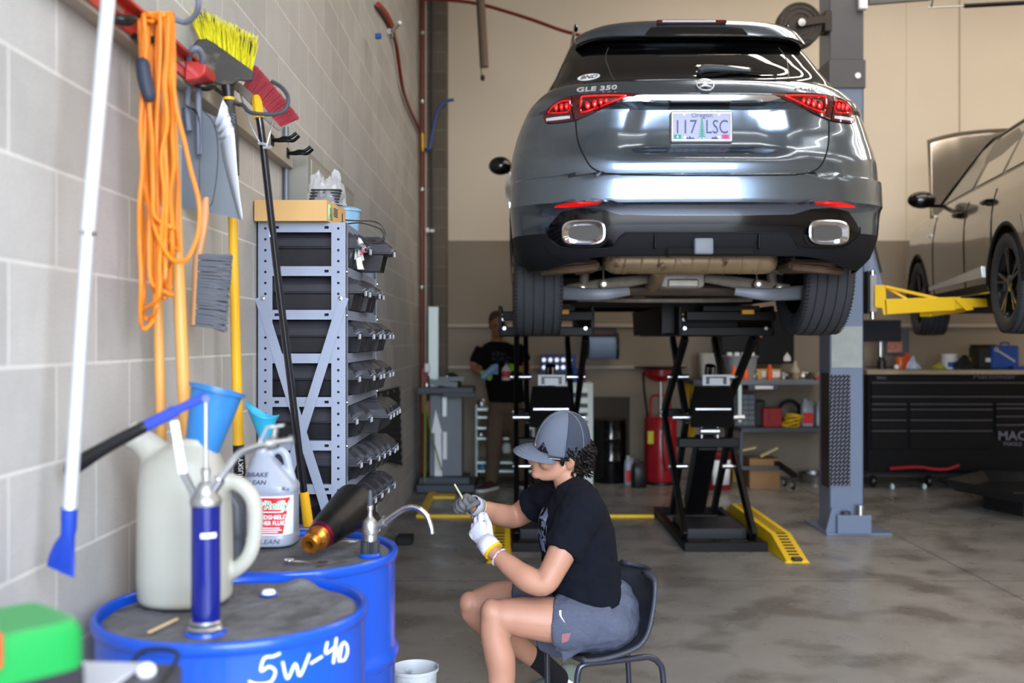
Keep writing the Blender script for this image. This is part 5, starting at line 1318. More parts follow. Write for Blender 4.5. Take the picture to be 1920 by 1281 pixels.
bp_ = nt.nodes.new('ShaderNodeBump'); bp_.inputs['Strength'].default_value = .6; bp_.inputs['Distance'].default_value = .004; bp_.invert = True; nt.links.new(ck.outputs['Fac'], bp_.inputs['Height']); nt.links.new(bp_.outputs[0], bs.inputs['Normal'])
MB().bb(x0-.004, x0+.155, y0-.010, y0-.001, zb(911), zb(703)).build('diamond_guard', M_dia, t, world=True)
MB().bb(x0-.008, x0-.003, y0-.014, y1-.08, zb(915), zb(700)).build('guard_frame', M_blk, t, world=True)
b = MB(); b.bb(2.38, 2.87, 7.62, 8.2, 0, .018, bev=.003); b.build('base_plate', M_post, t, world=True)
MB().bb(2.455, 2.71, 7.60, 7.69, .018, .155, bev=.003).build('base_box', M_post, t, world=True)
MB().raw([(2.385, 7.66, .018), (2.46, 7.66, .018), (2.455, 7.66, .20), (2.43, 7.66, .20), (2.385, 7.70, .018), (2.46, 7.70, .018), (2.455, 7.70, .20), (2.43, 7.70, .20)], [(0, 1, 2, 3), (7, 6, 5, 4), (0, 3, 7, 4), (1, 5, 6, 2), (3, 2, 6, 7)]).build('gusset', M_post, t, world=True)
MB().cyl((2.635, 7.63, .155), (2.635, 7.63, .23), .032, n=24).build('pad_adapter', M_zinc, t, world=True)
MB().cyl((2.53, 7.64, .155), (2.53, 7.64, .18), .035, n=24).build('pad_adapter', M_dk, t, world=True)
b = MB(); b.loft([[P(px, py, dd) for px, py in ((1620, 395), (1626, 430), (1654, 528), (1654, 540), (1620, 540))] for dd in (7.78, 7.94)]); b.build('carriage', M_post, t, world=True, bevel=.003)
b = MB(); b.loft([[P(px, py, dd) for px, py in ((1632, 440), (1637, 440), (1654, 510), (1650, 512))] for dd in (7.77, 7.78)]); b.build('carriage_guard', M_rub, t, world=True)
b = MB(); b.bb(P(1627, 0, 7.75).x, P(1642, 0, 7.75).x, 7.72, 7.86, zb(585), zb(515), bev=.003); b.build('pivot_block', M_zinc, t, world=True)
MB().bb(P(1623, 0, 7.75).x, P(1628, 0, 7.75).x, 7.70, 7.80, zb(588), zb(508)).build('pivot_plate', M_blk, t, world=True)
MB().cyl(P(1636, 508, 7.76), P(1636, 598, 7.76), .018, n=14).build('pivot_pin', M_chr, t, world=True)
# swing arm
def pq(px, py, dd): return P(px, py, dd)
b = MB(); b.loft([[P(px, py, dd) for px, py in ((1658, 561), (1792, 557), (1792, 582), (1660, 590))] for dd in (7.70, 7.82)]); arm_ = b.build('swing_arm', M_yel2, t, world=True, bevel=.004)
b = MB(); b.loft([[P(px, py, dd) for px, py in ((1640, 535), (1660, 535), (1664, 590), (1656, 591), (1654, 578), (1640, 577))] for dd in (7.70, 7.84)]); b.build('arm_knuckle', M_yel2, t, world=True, bevel=.004)
b = MB(); b.bar(P(1660, 538, 7.76), P(1766, 562, 7.76), .03, .022, bev=.003).bar(P(1662, 540, 7.84), P(1700, 561, 7.82), .03, .02, bev=.003); b.build('arm_brace', M_yel2, t, world=True)
b = MB(); b.loft([[P(px, py, dd) for px, py in ((1788, 559), (1850, 560), (1852, 575), (1820, 577), (1788, 580))] for dd in (7.715, 7.80)]); b.build('arm_extension', M_yel2, t, world=True, bevel=.003)
b = MB(); b.loft([[P(px, py, dd) for px, py in ((1786, 558), (1800, 557), (1822, 575), (1826, 581), (1812, 583))] for dd in (7.69, 7.70)]); b.build('arm_lock_plate', M_yel2, t, world=True, bevel=.002)
b = MB(); b.bar(P(1735, 588, 7.85), P(1800, 580, 8.4), .09, .05, bev=.004); b.build('rear_arm', M_yel2, t, world=True)
b = MB(); b.cyl(P(1848, 562, 7.76), P(1848, 545, 7.76), .035); b.build('lift_pad', M_rub, t, world=True)
# ---------------------------------------------------------------- hose reel bolted to the column
rc_ = P(1497, 49, 7.75)
t = thing('hose_reel', 'round dark hose reel bolted high on the side of the grey lift column', 'hose reel', rc_)
M_reel = mat('reel_dark', '#2e2622', rough=.4, metal=.2)
b = MB(); b.lathe([(.02, -.05), (.165, -.05), (.17, -.045), (.17, -.038), (.12, -.034), (.11, -.02), (.11, .04), (.17, .055), (.02, .055)], 48, M=RX(-PI/2) @ SC(1, 1, 1)); b.build('reel_drum', M_reel, t, sharp=40)
b = MB()
for r_ in (.085, .125, .155): b.lathe([(r_-.005, -.050), (r_-.004, -.057), (r_+.004, -.057), (r_+.005, -.050)], 40, cap=False, M=RX(-PI/2))
for k in range(6):
    a = k*PI/3; b.box((.13*math.cos(a), -.053, .13*math.sin(a)), (.045, .006, .018), None)
b.build('reel_ribs', M_reel, t, sharp=40)
MB().lathe([(.115, -.03), (.15, -.03), (.15, .045), (.115, .045)], 40, cap=False, M=RX(-PI/2)).build('hose_coil', mat('hose_amber', '#9a5c22', rough=.5), t)
b = MB(); b.bar((-.02, -.075, 0), (.20, -.06, .035), .02, .06, bev=.004); b.bb(.18, .235, -.07, .06, -.06, .10, bev=.006)
b.build('bracket', M_reel, t)
MB().lathe([(0, 0), (.03, 0), (.028, .012), (.012, .014), (0, .014)], 20, M=T(0, -.085, 0) @ RX(PI/2)).build('hub_bolt', M_zinc, t)
# ================================================================ overhead hardware
t = thing('door_strut', 'dark gas strut hanging under the ceiling at the far right', 'strut', P(1800, 12, 8.0))
b = MB(); b.cyl(P(1808, 11, 8), P(2000, 1, 8), .018).build('cylinder', M_blkm, t, world=True)
MB().cyl(P(1740, 15, 8), P(1812, 11, 8), .006).build('rod', M_zinc, t, world=True)
MB().tube([P(1752, -60, 8), P(1749, 0, 8), P(1746, 15, 8)], .006, 8).build('drop_link', M_blkm, t, world=True)
t = thing('overhead_beam', 'dark steel cross beam leaving the top of the grey lift column', 'beam', (2.9, 7.8, 4.05))
b = MB(); b.bar(P(1626, 3, 7.72), P(1745, -6, 7.9), .05, .05); b.build('beam', M_postd, t, world=True)
b = MB(); b.bb(P(1610, 0, 7.66).x, P(1626, 0, 7.66).x, 7.64, 7.69, CH+(CY-18)/FX*7.66, 4.12, bev=.008); b.build('beam_bracket', M_lab, t, world=True)
# ================================================================ second car, bonnet open, on the two-post lift
M_p2 = mat('taupe_paint_car', '#7d756b', rough=.2, metal=.7, coat=1)
M_g2 = mat('side_glass', '#8d8675', rough=.05, coat=.6, metal=.25)
M_trim2 = mat('window_trim', '#0b0b0d', rough=.25)
car2 = thing('crossover_car', 'taupe crossover with open bonnet raised on the yellow lift arms at right', 'car', (4.275, 6.76, 1.512), rz=-D(10.0))
W2 = [(.20, .84), (.32, .90), (.50, .915), (.72, .92), (.86, .915), (.98, .895), (1.06, .87), (1.12, .85), (1.25, .79), (1.40, .72), (1.52, .66), (1.60, .58), (1.65, .42), (1.665, .2)]
B2 = [(.20, -.70), (.4, -.82), (.62, -.86), (.9, -.84), (1.1, -.80), (1.3, -.66), (1.5, -.50), (1.6, -.42), (1.665, -.2)]
F2 = [(.20, 3.35), (.4, 3.52), (.7, 3.55), (.92, 3.45), (1.02, 2.90), (1.06, 2.45), (1.12, 2.25), (1.3, 1.92), (1.5, 1.62), (1.6, 1.42), (1.665, 1.1)]
def c2row(zn, zfun=None, n=40, W=W2):
    row = []
    for s in (1, -1):
        half = []
        Wn, Bn, Fn = interp(W, zn), interp(B2, zn), interp(F2, zn)
        for i in range(13):
            a = PI/2*i/12; x = Wn*math.sin(a)**.75; y = Bn+.35*(1-math.cos(a)**.75); half.append((x, y, zn))
        ya, yb = Bn+.35, Fn-.45
        for i in range(1, n+1): half.append((Wn, lerp(ya, yb, i/n), zn))
        for i in range(1, 13):
            a = PI/2*(1-i/12); half.append((Wn*math.sin(a)**.75 if i < 12 else 0, yb+.45*math.cos(a)**.75, zn))
        out = []
        for x, y, z in half:
            if zfun: z = zfun(y, z); x = x/max(Wn, 1e-3)*interp(W, z)
            out.append((s*x, y, z))
        row = out if s > 0 else row+out[::-1]
    return row
def arch2(y, z, lo=.20, hi=1.12, r=.40):
    zm = .30
    for ya in (0, 2.70):
        if abs(y-ya) < r: zm = max(zm, .35+math.sqrt(r*r-(y-ya)**2))
    return zm+(z-lo)/(hi-lo)*(hi-zm)
b = MB(); b.loft([c2row(lerp(.2, 1.12, j/24), arch2, 70) for j in range(25)], cap=False); b.build('body', M_p2, car2, sharp=32)
b = MB(); b.loft([c2row(lerp(1.12, 1.57, j/8)) for j in range(9)], cap=False); b.build('greenhouse', M_trim2, car2, sharp=32)
b = MB(); b.loft([c2row(lerp(1.56, 1.665, j/6)) for j in range(7)]); b.build('roof', M_p2, car2, sharp=50)
def sidepatch(b, pts, off=.006, s=-1):
    """flat outline (y, z) on the car side, thickened"""
    vs = []
    for o in (off, off-.01): vs += [(s*(interp(W2, z)+o), y, z) for y, z in pts]
    n = len(pts); b.raw(vs, [tuple(range(n)), tuple(range(n, 2*n))[::-1]]+[(i, (i+1) % n, n+(i+1) % n, n+i) for i in range(n)])
    return b
for s in (-1, 1):
    sidepatch(MB(), [(-.38, 1.15), (.24, 1.15), (.24, 1.52), (.0, 1.50), (-.25, 1.42)], s=s).build('side_window', M_g2, car2)
    sidepatch(MB(), [(.32, 1.15), (.98, 1.15), (.98, 1.535), (.32, 1.53)], s=s).build('side_window', M_g2, car2)
    sidepatch(MB(), [(1.08, 1.15), (2.02, 1.14), (1.42, 1.50), (1.08, 1.535)], s=s).build('side_window', M_gblk, car2)
    b = MB(); b.tube([(s*(interp(W2, z)+.01), y, z) for y, z in [(-.45, 1.14), (-.28, 1.45), (0, 1.54), (.6, 1.57), (1.05, 1.57), (1.40, 1.535), (2.10, 1.14)]], .012, 6, k=4).build('window_line', M_trim2, car2)
    for y_ in (.30, 1.03, 2.06): MB().tube([(s*(interp(W2, z)+.002), y_+(.12 if z < .6 and y_ < 1 else 0)*(.6-z)/.3, z) for z in [.32+.08*i for i in range(10)]], .004, 5).build('door_gap', M_hole, car2)
    for y_ in (.42, 1.22): MB().tube([(s*.905, y_-.10, .955), (s*.935, y_-.06, .958), (s*.935, y_+.06, .962), (s*.905, y_+.10, .962)], .016, 8, k=3).build('door_handle', M_gblk, car2)
    b = MB(); sidepatch(b, [(.45, .31), (2.28, .31), (2.24, .36), (.50, .37)], .012, s); b.build('sill_cladding', M_matt, car2)
    sidepatch(MB(), [(.52, .42), (2.2, .40), (2.2, .43), (.52, .50)], .012, s).build('bright_strip', M_badge, car2)
    sidepatch(MB(), [(2.12, .88), (2.26, .88), (2.26, .90), (2.12, .90)], .006, s).build('fender_badge', M_badge, car2)
    mo = MB().ell((s*1.04, 1.92, 1.18), (.12, .07, .075)).build('door_mirror', M_gblk, car2)
    q = MB().bar((s*.99, 1.92, 1.13), (s*.84, 1.95, 1.12), .05, .03, bev=.006).build('mirror_arm', M_gblk); q.parent = mo
    for ya in (0, 2.70):
        b = MB(); b.tube([(s*.915, ya+.41*math.cos(a), .35+.41*math.sin(a)) for a in [PI*i/20 for i in range(21)]], .016, 6, flat=(1, .6)); b.build('arch_trim', M_matt, car2)
        make_wheel('wheel', car2, tuple(WM[car2.name] @ V((s*.80, ya, .35))), .35, .235, .245, s, 5, .2)
        bpy.context.view_layer.update()
b = MB(); b.bb(-.8, .8, -.6, 3.3, .22, .30).bb(-.62, .62, -.5, 3.3, .3, .62)
b.build('underbody', M_under, car2)
# raised bonnet with two creases
def bon(u, v):
    x = lerp(-.86, .80, u)*(1-.10*v); e = abs(u-.5)*2
    h = 1.10*v*(1-.06*e**4)
    cr = .018*math.exp(-((e-.62)/.05)**2)
    return (x, 2.42+h*.42-.06*(1-e*e)-cr*.6+.08*v*v, 1.04+h*.80+.03*(1-e*e)*v)
MB().grid(bon, 40, 16).build('open_bonnet', M_p2, car2, solid=.03, sharp=60)
MB().cyl((.5, 2.75, 1.0), (.5, 2.85, 1.75), .008).build('bonnet_stay', M_zinc, car2)
# ================================================================ pipes and hoses on the left wall
M_redpipe = mat('red_pipe', '#7e1f18', rough=.35, coat=.2)
M_redhose = mat('red_hose', '#9a2618', rough=.45)
M_brass = mat('brass', '#b8862e', rough=.3, metal=.9)
M_bval = mat('valve_blue', '#1d5fae', rough=.4)
def wallpt(px, py, off=.03):
    dd = -(XW+off)*FX/(CX-px); return P(px, py, dd)
t = thing('air_pipe', 'red air pipe running up the far end of the block wall', 'pipe', (XW+.04, 10.4, 1.0))
ap = MB().tube([(-.905, 10.38, 0), (-.905, 10.38, 5.0)], .014, 12).build('riser', M_redpipe, t, world=True)
for z in (2.0, 3.0, 3.9, 4.6): MB().cyl((-.905, 10.38, z), (-.905, 10.38, z+.03), .02, n=12).build('clip', M_zinc, t, world=True)
MB().tube([P(791, 250, 10.37), P(792, 285, 10.37)], .022, 10).build('fitting', M_brass, t, world=True)
tag(MB().tube([(-.868, 10.38, 0), (-.868, 10.38, 5.2)], .008, 10).build('white_conduit', mat('conduit_white', '#b9b3a6', rough=.5)), 'thin white conduit standing beside the red air pipe', 'conduit')
tag(MB().tube([(-.81, 10.45, 0), (-.81, 10.45, 5.2)], .018, 10).build('dark_conduit', mat('conduit_dark', '#3d3833', rough=.5)), 'dark grey conduit in front of the masonry pier', 'conduit')
t = thing('air_hose', 'dark red air hose with blue valve sagging along the block wall', 'hose', wallpt(712, 12))
MB().tube([wallpt(709, 8), wallpt(722, 25), wallpt(733, 45), wallpt(737, 60)], [.018, .024, .024, .02], 12, k=4).build('upper_hose', M_redhose, t, world=True)
MB().tube([wallpt(738, 66), wallpt(743, 85), wallpt(748, 120), wallpt(755, 165), wallpt(768, 203), wallpt(780, 230), wallpt(789, 250)], .016, 12, k=5).build('lower_hose', M_redpipe, t, world=True)
MB().cyl(wallpt(735, 54, .04), wallpt(737, 62, .04), .026).build('brass_ferrule', M_brass, t, world=True)
b = MB(); p = wallpt(733, 67, .16); b.cyl(p, p+V((.0, -.10, 0)), .018).cyl(p+V((.0, -.04, 0)), p+V((.09, -.28, .0)), .012); b.build('valve', M_zinc, t, world=True)
MB().cyl(P(715, 68, p.y), P(704, 68, p.y), .019).build('blue_coupler', M_bval, t, world=True)
t = thing('blue_hose', 'short blue air hose arching off the red pipe at the pier', 'hose', P(800, 282, 10.3))
MB().tube([P(797, 280, 10.34), P(803, 281, 10.3), P(808, 268, 10.3), P(812, 240, 10.3), P(820, 210, 10.3), P(832, 192, 10.3), P(851, 187, 10.3)], .016, 10, k=5).build('hose', mat('hose_blue', '#31508f', rough=.45), t, world=True)
tag(MB().tube([P(790, 2, 10.3), P(800, -2, 10.3), P(850, 1, 10.2), P(900, 8, 10.1), P(950, 22, 10), P(1000, 38, 9.9), P(1050, 56, 9.8), P(1086, 66, 9.7), P(1180, 90, 9.5)], .017, 10, k=5).build('overhead_hose', M_redpipe), 'dark red hose sagging across the cream wall towards the raised SUV', 'hose')
t = thing('vent_pipe', 'short brown pipe with hanging black pull hung before the cream wall', 'pipe', P(908, 128, 9.6))
MB().cyl(P(896, -90, 9.6), P(908, 126, 9.6), .042).build('pipe', mat('pipe_brown', '#6b5a48', rough=.6, var=.1), t, world=True)
MB().tube([P(892, -80, 9.55), P(900, 100, 9.55), P(903, 145, 9.55)], .005, 6).build('pull_cord', M_blk, t, world=True)
MB().ell(P(905, 146, 9.55), (.022, .022, .03)).build('pull_knob', M_blk, t, world=True)
t = thing('wall_sensor', 'small white sensor bracket on the dark conduit', 'sensor', P(803, 432, 10.35))
b = MB(); b.box(P(801, 432, 10.35), (.035, .04, .05), bev=.008).box(P(810, 433, 10.35), (.05, .03, .03), bev=.008); b.build('sensor', M_lab, t, world=True)

# ================================================================ grey wheel-service stand in the far left corner
M_mach = mat('machine_grey', '#6d747d', rough=.45, var=.05)
M_machd = mat('machine_dark', '#3e444e', rough=.5)
M_mint = mat('pale_metal', '#c3cfce', rough=.35, metal=.3)
def bx(t, name, px0, px1, py0, py1, d0, d1, m, bev=.004):
    a = P(px0, py0, d0); c = P(px1, py1, d0)
    return MB().bb(a.x, c.x, d0, d1, c.z, a.z, bev=bev).build(name, m, t, world=True)
t = thing('wheel_service_stand', 'grey wheel service machine with pale column in the far left corner', 'machine', (P(835, 0, 9.8).x, 9.8, 0))
bx(t, 'base', 781, 889, 910, 924, 9.7, 10.2, M_machd); bx(t, 'base_step', 786, 880, 896, 910, 9.8, 10.2, M_machd)
bx(t, 'cabinet', 806, 866, 740, 896, 9.95, 10.3, M_mach); bx(t, 'table', 783, 888, 727, 739, 9.75, 10.3, M_machd); bx(t, 'table_lip', 830, 892, 737, 745, 9.73, 9.76, M_machd)
bx(t, 'column', 803, 822, 575, 727, 10.0, 10.1, M_mint); bx(t, 'gauge', 829, 838, 738, 782, 9.9, 9.94, M_mint); bx(t, 'lower_gauge', 830, 838, 810, 862, 9.92, 9.94, M_lab)
b = MB(); b.loft([[P(px, py, dd) for px, py in ((817, 768), (829, 812), (827, 812), (829, 893), (815, 893), (815, 812), (809, 812))] for dd in (9.93, 9.945)]); b.build('arrow_panel', M_lab, t, world=True)
b = MB(); b.bb(P(822, 0, 9.8).x, P(870, 0, 9.8).x, 9.8, 9.85, CH-.40, CH-.36).bar(P(806, 716, 9.8), P(858, 722, 9.8), .05, .05); b.build('clamp_arm', M_mach, t, world=True)
for k_, (px0, px1, py0, py1) in enumerate(((790, 795, 690, 775), (799, 806, 752, 780))): bx(t, 'red_ram', px0, px1, py0, py1, 9.76, 9.80, M_redpipe)
MB().tube([P(796, 740, 9.74), P(797, 800, 9.74), P(796, 905, 9.74)], .012, 8, k=3).build('green_hose', mat('hose_green', '#6d7a2c', rough=.5), t, world=True)
MB().tube([P(797, 750, 9.73), P(808, 810, 9.73), P(828, 882, 9.75)], .007, 8, k=3).build('green_line', mat('hose_green', '#6d7a2c'), t, world=True)
for px in (800, 838): MB().cyl(P(px, 725, 9.9), P(px, 705, 9.9), .03).build('table_jaw', M_zinc, t, world=True)
t = thing('air_filter_unit', 'small white and red air regulator on the pipe above the service machine', 'regulator', P(800, 700, 9.8))
b = MB(); b.box(P(801, 690, 9.9), (.05, .05, .09), bev=.01); b.build('bowl', M_lab, t, world=True); MB().box(P(797, 710, 9.88), (.05, .05, .10), bev=.01).build('body', M_redpipe, t, world=True)
bx_y = thing('floor_pad', 'yellow floor pad under the grey wheel service machine', 'pad', (P(830, 0, 9.5).x, 9.5, 0)); MB().bb(-.08, .12, -.1, .1, 0, .02).build('pad', M_yel2, bx_y)
t = thing('coiled_hose', 'black coiled hose lying on the grey service machine table', 'hose', P(850, 725, 9.9))
MB().tube([P(832, 722, 9.95), P(836, 708, 9.95), P(848, 702, 9.95), P(858, 710, 9.95), P(862, 724, 9.95)], .02, 8, k=4).build('coil', M_rub, t, world=True)

# ---- chrome wire trolley
t = thing('wire_trolley', 'silver wire trolley with tools behind the standing person', 'trolley', (P(935, 0, 10.45).x, 10.45, 0))
xa, xb = P(893, 0, 10.3).x, P(1000, 0, 10.3).x
for x in (xa, xb):
    for y in (10.3, 10.7): MB().cyl((x, y, .08), (x, y, CH-.66), .014).build('post', M_mint, t, world=True); MB().ell((x, y, .045), (.02, .045, .045)).build('caster', M_blk, t, world=True)
for py in (768, 783, 803, 823, 868, 884):
    z = P(0, py, 10.3).z; b = MB(); b.bb(xa, xb, 10.29, 10.71, z-.010, z+.012); b.build('shelf', M_mint, t, world=True)
for i, (px, py, r_, m_, n_, lb_) in enumerate(((903, 757, .05, M_zinc, 'metal_canister', 'bright round metal canister on the upper shelf of the wire trolley'), (905, 877, .05, mat('ball_blue', '#2f87b5', rough=.3), 'blue_tub', 'round blue tub on the bottom shelf of the wire trolley'), (902, 815, .035, M_zinc, 'metal_canister', 'small metal canister on the middle shelf of the wire trolley'), (950, 840, .05, M_lab, 'white_tub', 'white round tub inside the wire trolley'))):
    p = P(px, py, 10.42); t = thing(n_, lb_, 'container', (p.x, p.y, p.z-r_)); MB().lathe([(0, 0), (r_*.8, 0), (r_, r_*.6), (r_, r_*1.4), (r_*.6, r_*2), (0, r_*2)], 18).build('body', m_, t)

# ---- pale drawer cabinet behind the cap of the seated person
t = thing('drawer_cabinet', 'pale green-white drawer cabinet behind the cap of the seated person', 'cabinet', (P(1075, 0, 10.3).x, 10.4, 0))
bx(t, 'carcass', 1020, 1112, 718, 909, 10.3, 10.75, mat('mint_white', '#cfd8d4', rough=.4))
for i, py in enumerate((727, 748, 765, 780, 795, 812, 835, 858)): bx(t, 'drawer', 1024, 1102, py, py+9, 10.275, 10.3, mat('drawer_pale', '#dfe7e4', rough=.35))  # drawer fronts slightly paler than the carcass
for i, py in enumerate((737, 757, 773, 788, 804, 822, 846)): bx(t, 'drawer_gap', 1024, 1102, py, py+8, 10.292, 10.299, M_machd, bev=.001)
t = thing('socket_case', 'open dark blue socket case standing on the pale drawer cabinet', 'case', (P(1045, 0, 10.45).x, 10.45, P(0, 700, 10.4).z))
bx(t, 'lid', 1013, 1080, 665, 700, 10.50, 10.54, mat('case_blue', '#1d3f85', rough=.5))
b = MB()
for i in range(5):
    for j in range(2): b.cyl(P(1020+i*12, 675+j*14, 10.49), P(1020+i*12, 675+j*14, 10.50), .022, n=12)
b.build('sockets', M_zinc, t, world=True)
for i, (px, c_) in enumerate(((1078, '#27449a'), (1088, '#7a7f2c'), (1094, '#6e2b34'))):
    t = thing('spray_bottle', ('dark blue', 'yellow-green', 'dark red')[i]+' bottle standing on the pale drawer cabinet', 'bottle', (P(px, 0, 10.45).x, 10.45, P(0, 718, 10.3).z))
    MB().lathe([(0, 0), (.026, 0), (.028, .01), (.028, .12), (.012, .15), (.012, .17), (0, .175)], 16).build('bottle', mat('bottle%d' % i, c_, rough=.4), t)
# ---- towel dispenser
t = thing('towel_dispenser', 'black wall towel dispenser with a blue paper roll', 'dispenser', P(1128, 645, 10.85))
b = MB(); b.cyl(P(1104, 651, 10.78), P(1154, 651, 10.78), .125, n=36); b.build('paper_roll', mat('blue_paper', '#8fa9cb', rough=.8, bump=.1), t, world=True)
for px in (1099, 1158): MB().cyl(P(px-3, 649, 10.78), P(px+1, 649, 10.78), .145, n=30).build('end_cap', M_blk, t, world=True)
bx(t, 'cover', 1100, 1156, 616, 630, 10.70, 10.93, M_blk, .01); bx(t, 'brand_strip', 1110, 1148, 623, 627, 10.695, 10.70, mat('strip_rust', '#7a3a28', rough=.5))
# ---- black steel drum, brown board, jugs
t = thing('waste_drum', 'black steel drum against the back wall left of the red oil drain', 'drum', (P(1145, 0, 10.5).x, 10.52, 0))
MB().lathe([(0, 0), (.17, 0), (.175, .01), (.175, .2), (.182, .22), (.175, .24), (.175, .42), (.182, .44), (.175, .46), (.175, .64), (.18, .65), (.165, .655), (0, .65)], 40).build('barrel', M_gblk, t)
t = thing('brown_board', 'dark brown board leaning on the back wall behind the black drum', 'board', (P(1145, 0, 10.85).x, 10.85, 0)); bx(t, 'board', 1112, 1181, 745, 893, 10.80, 10.84, mat('board_brown', '#3e332b', rough=.7))
def jug(px, d, h, w_, m, lab, label, name='fluid_jug'):
    t = thing(name, label, 'jug', (P(px, 0, d).x, d, 0))
    MB().loft([sq(r*w_, r*w_*.7, z*h, dx*w_, .6, 24) for z, r, dx in ((0, .95, 0), (.02, 1, 0), (.62, 1, 0), (.78, .8, -.1), (.92, .35, -.3), (1, .3, -.3))]).tube([(0, 0, h*.9), (w_*.7, 0, h*.86), (w_*.85, 0, h*.6)], w_*.14, 8, k=3).build('bottle', m, t)
    if lab: MB().bb(-w_*.8, w_*.8, -w_*.72, -w_*.70, h*.1, h*.5).build('label_panel', lab, t)
    return t
jug(1181, 10.35, .29, .06, M_jug, M_red, 'clear jug with red label on the floor beside the black drum')
jug(1198, 10.12, .28, .075, M_blk, None, 'black oil jug on the floor left of the red oil drain')
# ---- red oil drain
t = thing('oil_drainer', 'tall red waste oil drain with a wide black pan on top', 'oil drain', (P(1240, 0, 10.35).x, 10.4, 0))
M_rdr = mat('drain_red', '#a81624', rough=.3, coat=.5)
MB().lathe([(0, .03), (.16, .03), (.165, .05), (.165, .66), (.15, .69), (0, .69)], 36).build('tank', M_rdr, t)
MB().lathe([(0, 0), (.18, 0), (.18, .03), (0, .03)], 24).build('base_ring', M_blk, t)
MB().tube([(-.10, 0, .66), (-.10, 0, .86), (-.07, 0, .90), (.07, 0, .90), (.10, 0, .86), (.10, 0, .66)], .012, 8, k=3).build('hoop_handle', M_rdr, t)
MB().cyl((0, 0, .69), (0, 0, 1.06), .016).build('pan_tube', M_chr, t)
MB().lathe([(.0, 1.04), (.05, 1.04), (.13, 1.07), (.17, 1.11), (.175, 1.17), (.17, 1.17), (.12, 1.08), (0, 1.05)], 36).build('bowl', M_rdr, t)
MB().lathe([(0, 1.17), (.27, 1.185), (.275, 1.20), (0, 1.20)], 36).build('top_pan', M_blk, t)
MB().bb(-.155, -.095, -.168, -.130, .42, .55, bev=.003).build('warning_label', mat('label_yellow', '#c9cc22', rough=.4), t)
MB().tube([(.0, -.17, .62), (-.01, -.175, .40), (.02, -.17, .15)], .008, 6, k=3).build('sight_tube', M_blk, t)
MB().tube([(-.13, 0, .66), (-.17, -.02, .95), (-.18, 0, 1.14)], .012, 8, k=3).build('drain_hose', M_blk, t)
t = thing('yellow_air_hose', 'yellow coiled hose hanging on the wall right of the red oil drain', 'hose', P(1292, 725, 10.8))
b = MB()
for i in range(3): b.tube([P(1287+3*i, 722, 10.8-.02*i), P(1284+3*i, 760, 10.8-.02*i), P(1288+3*i, 812, 10.8-.02*i), P(1297+2*i, 812, 10.8-.02*i), P(1299+i, 760, 10.8-.02*i), P(1294+2*i, 722, 10.8-.02*i)], .011, 8, k=4, closed=True)
b.build('coil', mat('hose_yellow', '#c79a14', rough=.5), t, world=True)
t = thing('wall_cabinet', 'black two-door wall cabinet above the workbench', 'cabinet', P(1425, 640, 10.8))
M_cab = mat('cabinet_black', '#121216', rough=.5, spec=.25)
bx(t, 'carcass', 1352, 1489, 585, 682, 10.50, 10.94, M_cab)
for x0_, x1_, kx in ((1353, 1419, 1412), (1421, 1488, 1427)):
    dd = bx(t, 'cabinet_door', x0_, x1_, 586, 681, 10.48, 10.50, M_cab)
    q = MB().ell(P(kx, 632, 10.465), .016).build('knob', M_brass); q.parent = dd; q.data.transform(WM[t.name].inverted())
t = thing('wood_board', 'pale wooden board lying on top of the black wall cabinet', 'board', P(1400, 583, 10.7)); MB().bar(P(1380, 583, 10.6), P(1448, 578, 10.6), .2, .04).build('board', M_wood_l, t, world=True)
# ---- workbench with shelf
t = thing('workbench', 'grey steel workbench with middle shelf against the back wall', 'workbench', (P(1460, 0, 10.4).x, 10.4, 0))
bx(t, 'bench_top', 1362, 1575, 713, 722, 10.05, 10.9, M_mach); bx(t, 'drawer', 1403, 1460, 722, 732, 10.03, 10.5, M_machd); bx(t, 'drawer_label', 1416, 1450, 724, 730, 10.02, 10.03, M_lab)
bx(t, 'middle_shelf', 1390, 1575, 803, 811, 10.1, 10.9, M_machd)
for px in (1364, 1575):
    for dd in (10.07, 10.85): bx(t, 'leg', px, px+6, 722, CY+CH*FX/dd, dd, dd+.03, M_machd)
bx(t, 'white_leg', 1384, 1391, 722, 792, 10.04, 10.07, M_mint)
t = thing('rolling_frame', 'grey rolling frame on casters in front of the workbench', 'frame', (P(1430, 0, 9.9).x, 9.9, 0))
bx(t, 'upright', 1387, 1393, 810, 882, 9.9, 9.94, M_machd); bx(t, 'lower_rail', 1387, 1470, 875, 882, 9.85, 9.9, M_machd)
MB().bar(P(1456, 868, 9.95), P(1490, 892, 9.6), .05, .04).build('foot', M_blk, t, world=True)
for px, py, dd in ((1471, 891, 10.2), (1487, 905, 10.0)):
    p = P(px, py, dd); MB().lathe([(0, -.015), (.036, -.015), (.04, -.008), (.04, .008), (.036, .015), (0, .015)], 20, M=T(p.x, dd, .04) @ RY(PI/2)).build('caster', M_blk, t, world=True)
    MB().lathe([(0, -.018), (.022, -.018), (.022, .018), (0, .018)], 16, M=T(p.x, dd, .04) @ RY(PI/2)).build('caster_hub', M_lab, t, world=True)
ZB = P(0, 713, 10.05).z+.001; ZS2 = P(0, 803, 10.1).z+.001
def onb(name, label, cat, px, y, z): return thing(name, label, cat, (P(px, 0, y).x, y, z))
t = onb('storage_tote', 'translucent grey tote with white jars in it on the workbench', 'tote', 1388, 10.27, ZB)
MB().loft([sq(.125, .12, 0, 0, .5), sq(.16, .15, .22, 0, .5), sq(.17, .16, .225, 0, .5), sq(.17, .16, .24, 0, .5)], cap=True).build('tub', mat('tote_grey', '#85878c', rough=.4), t)
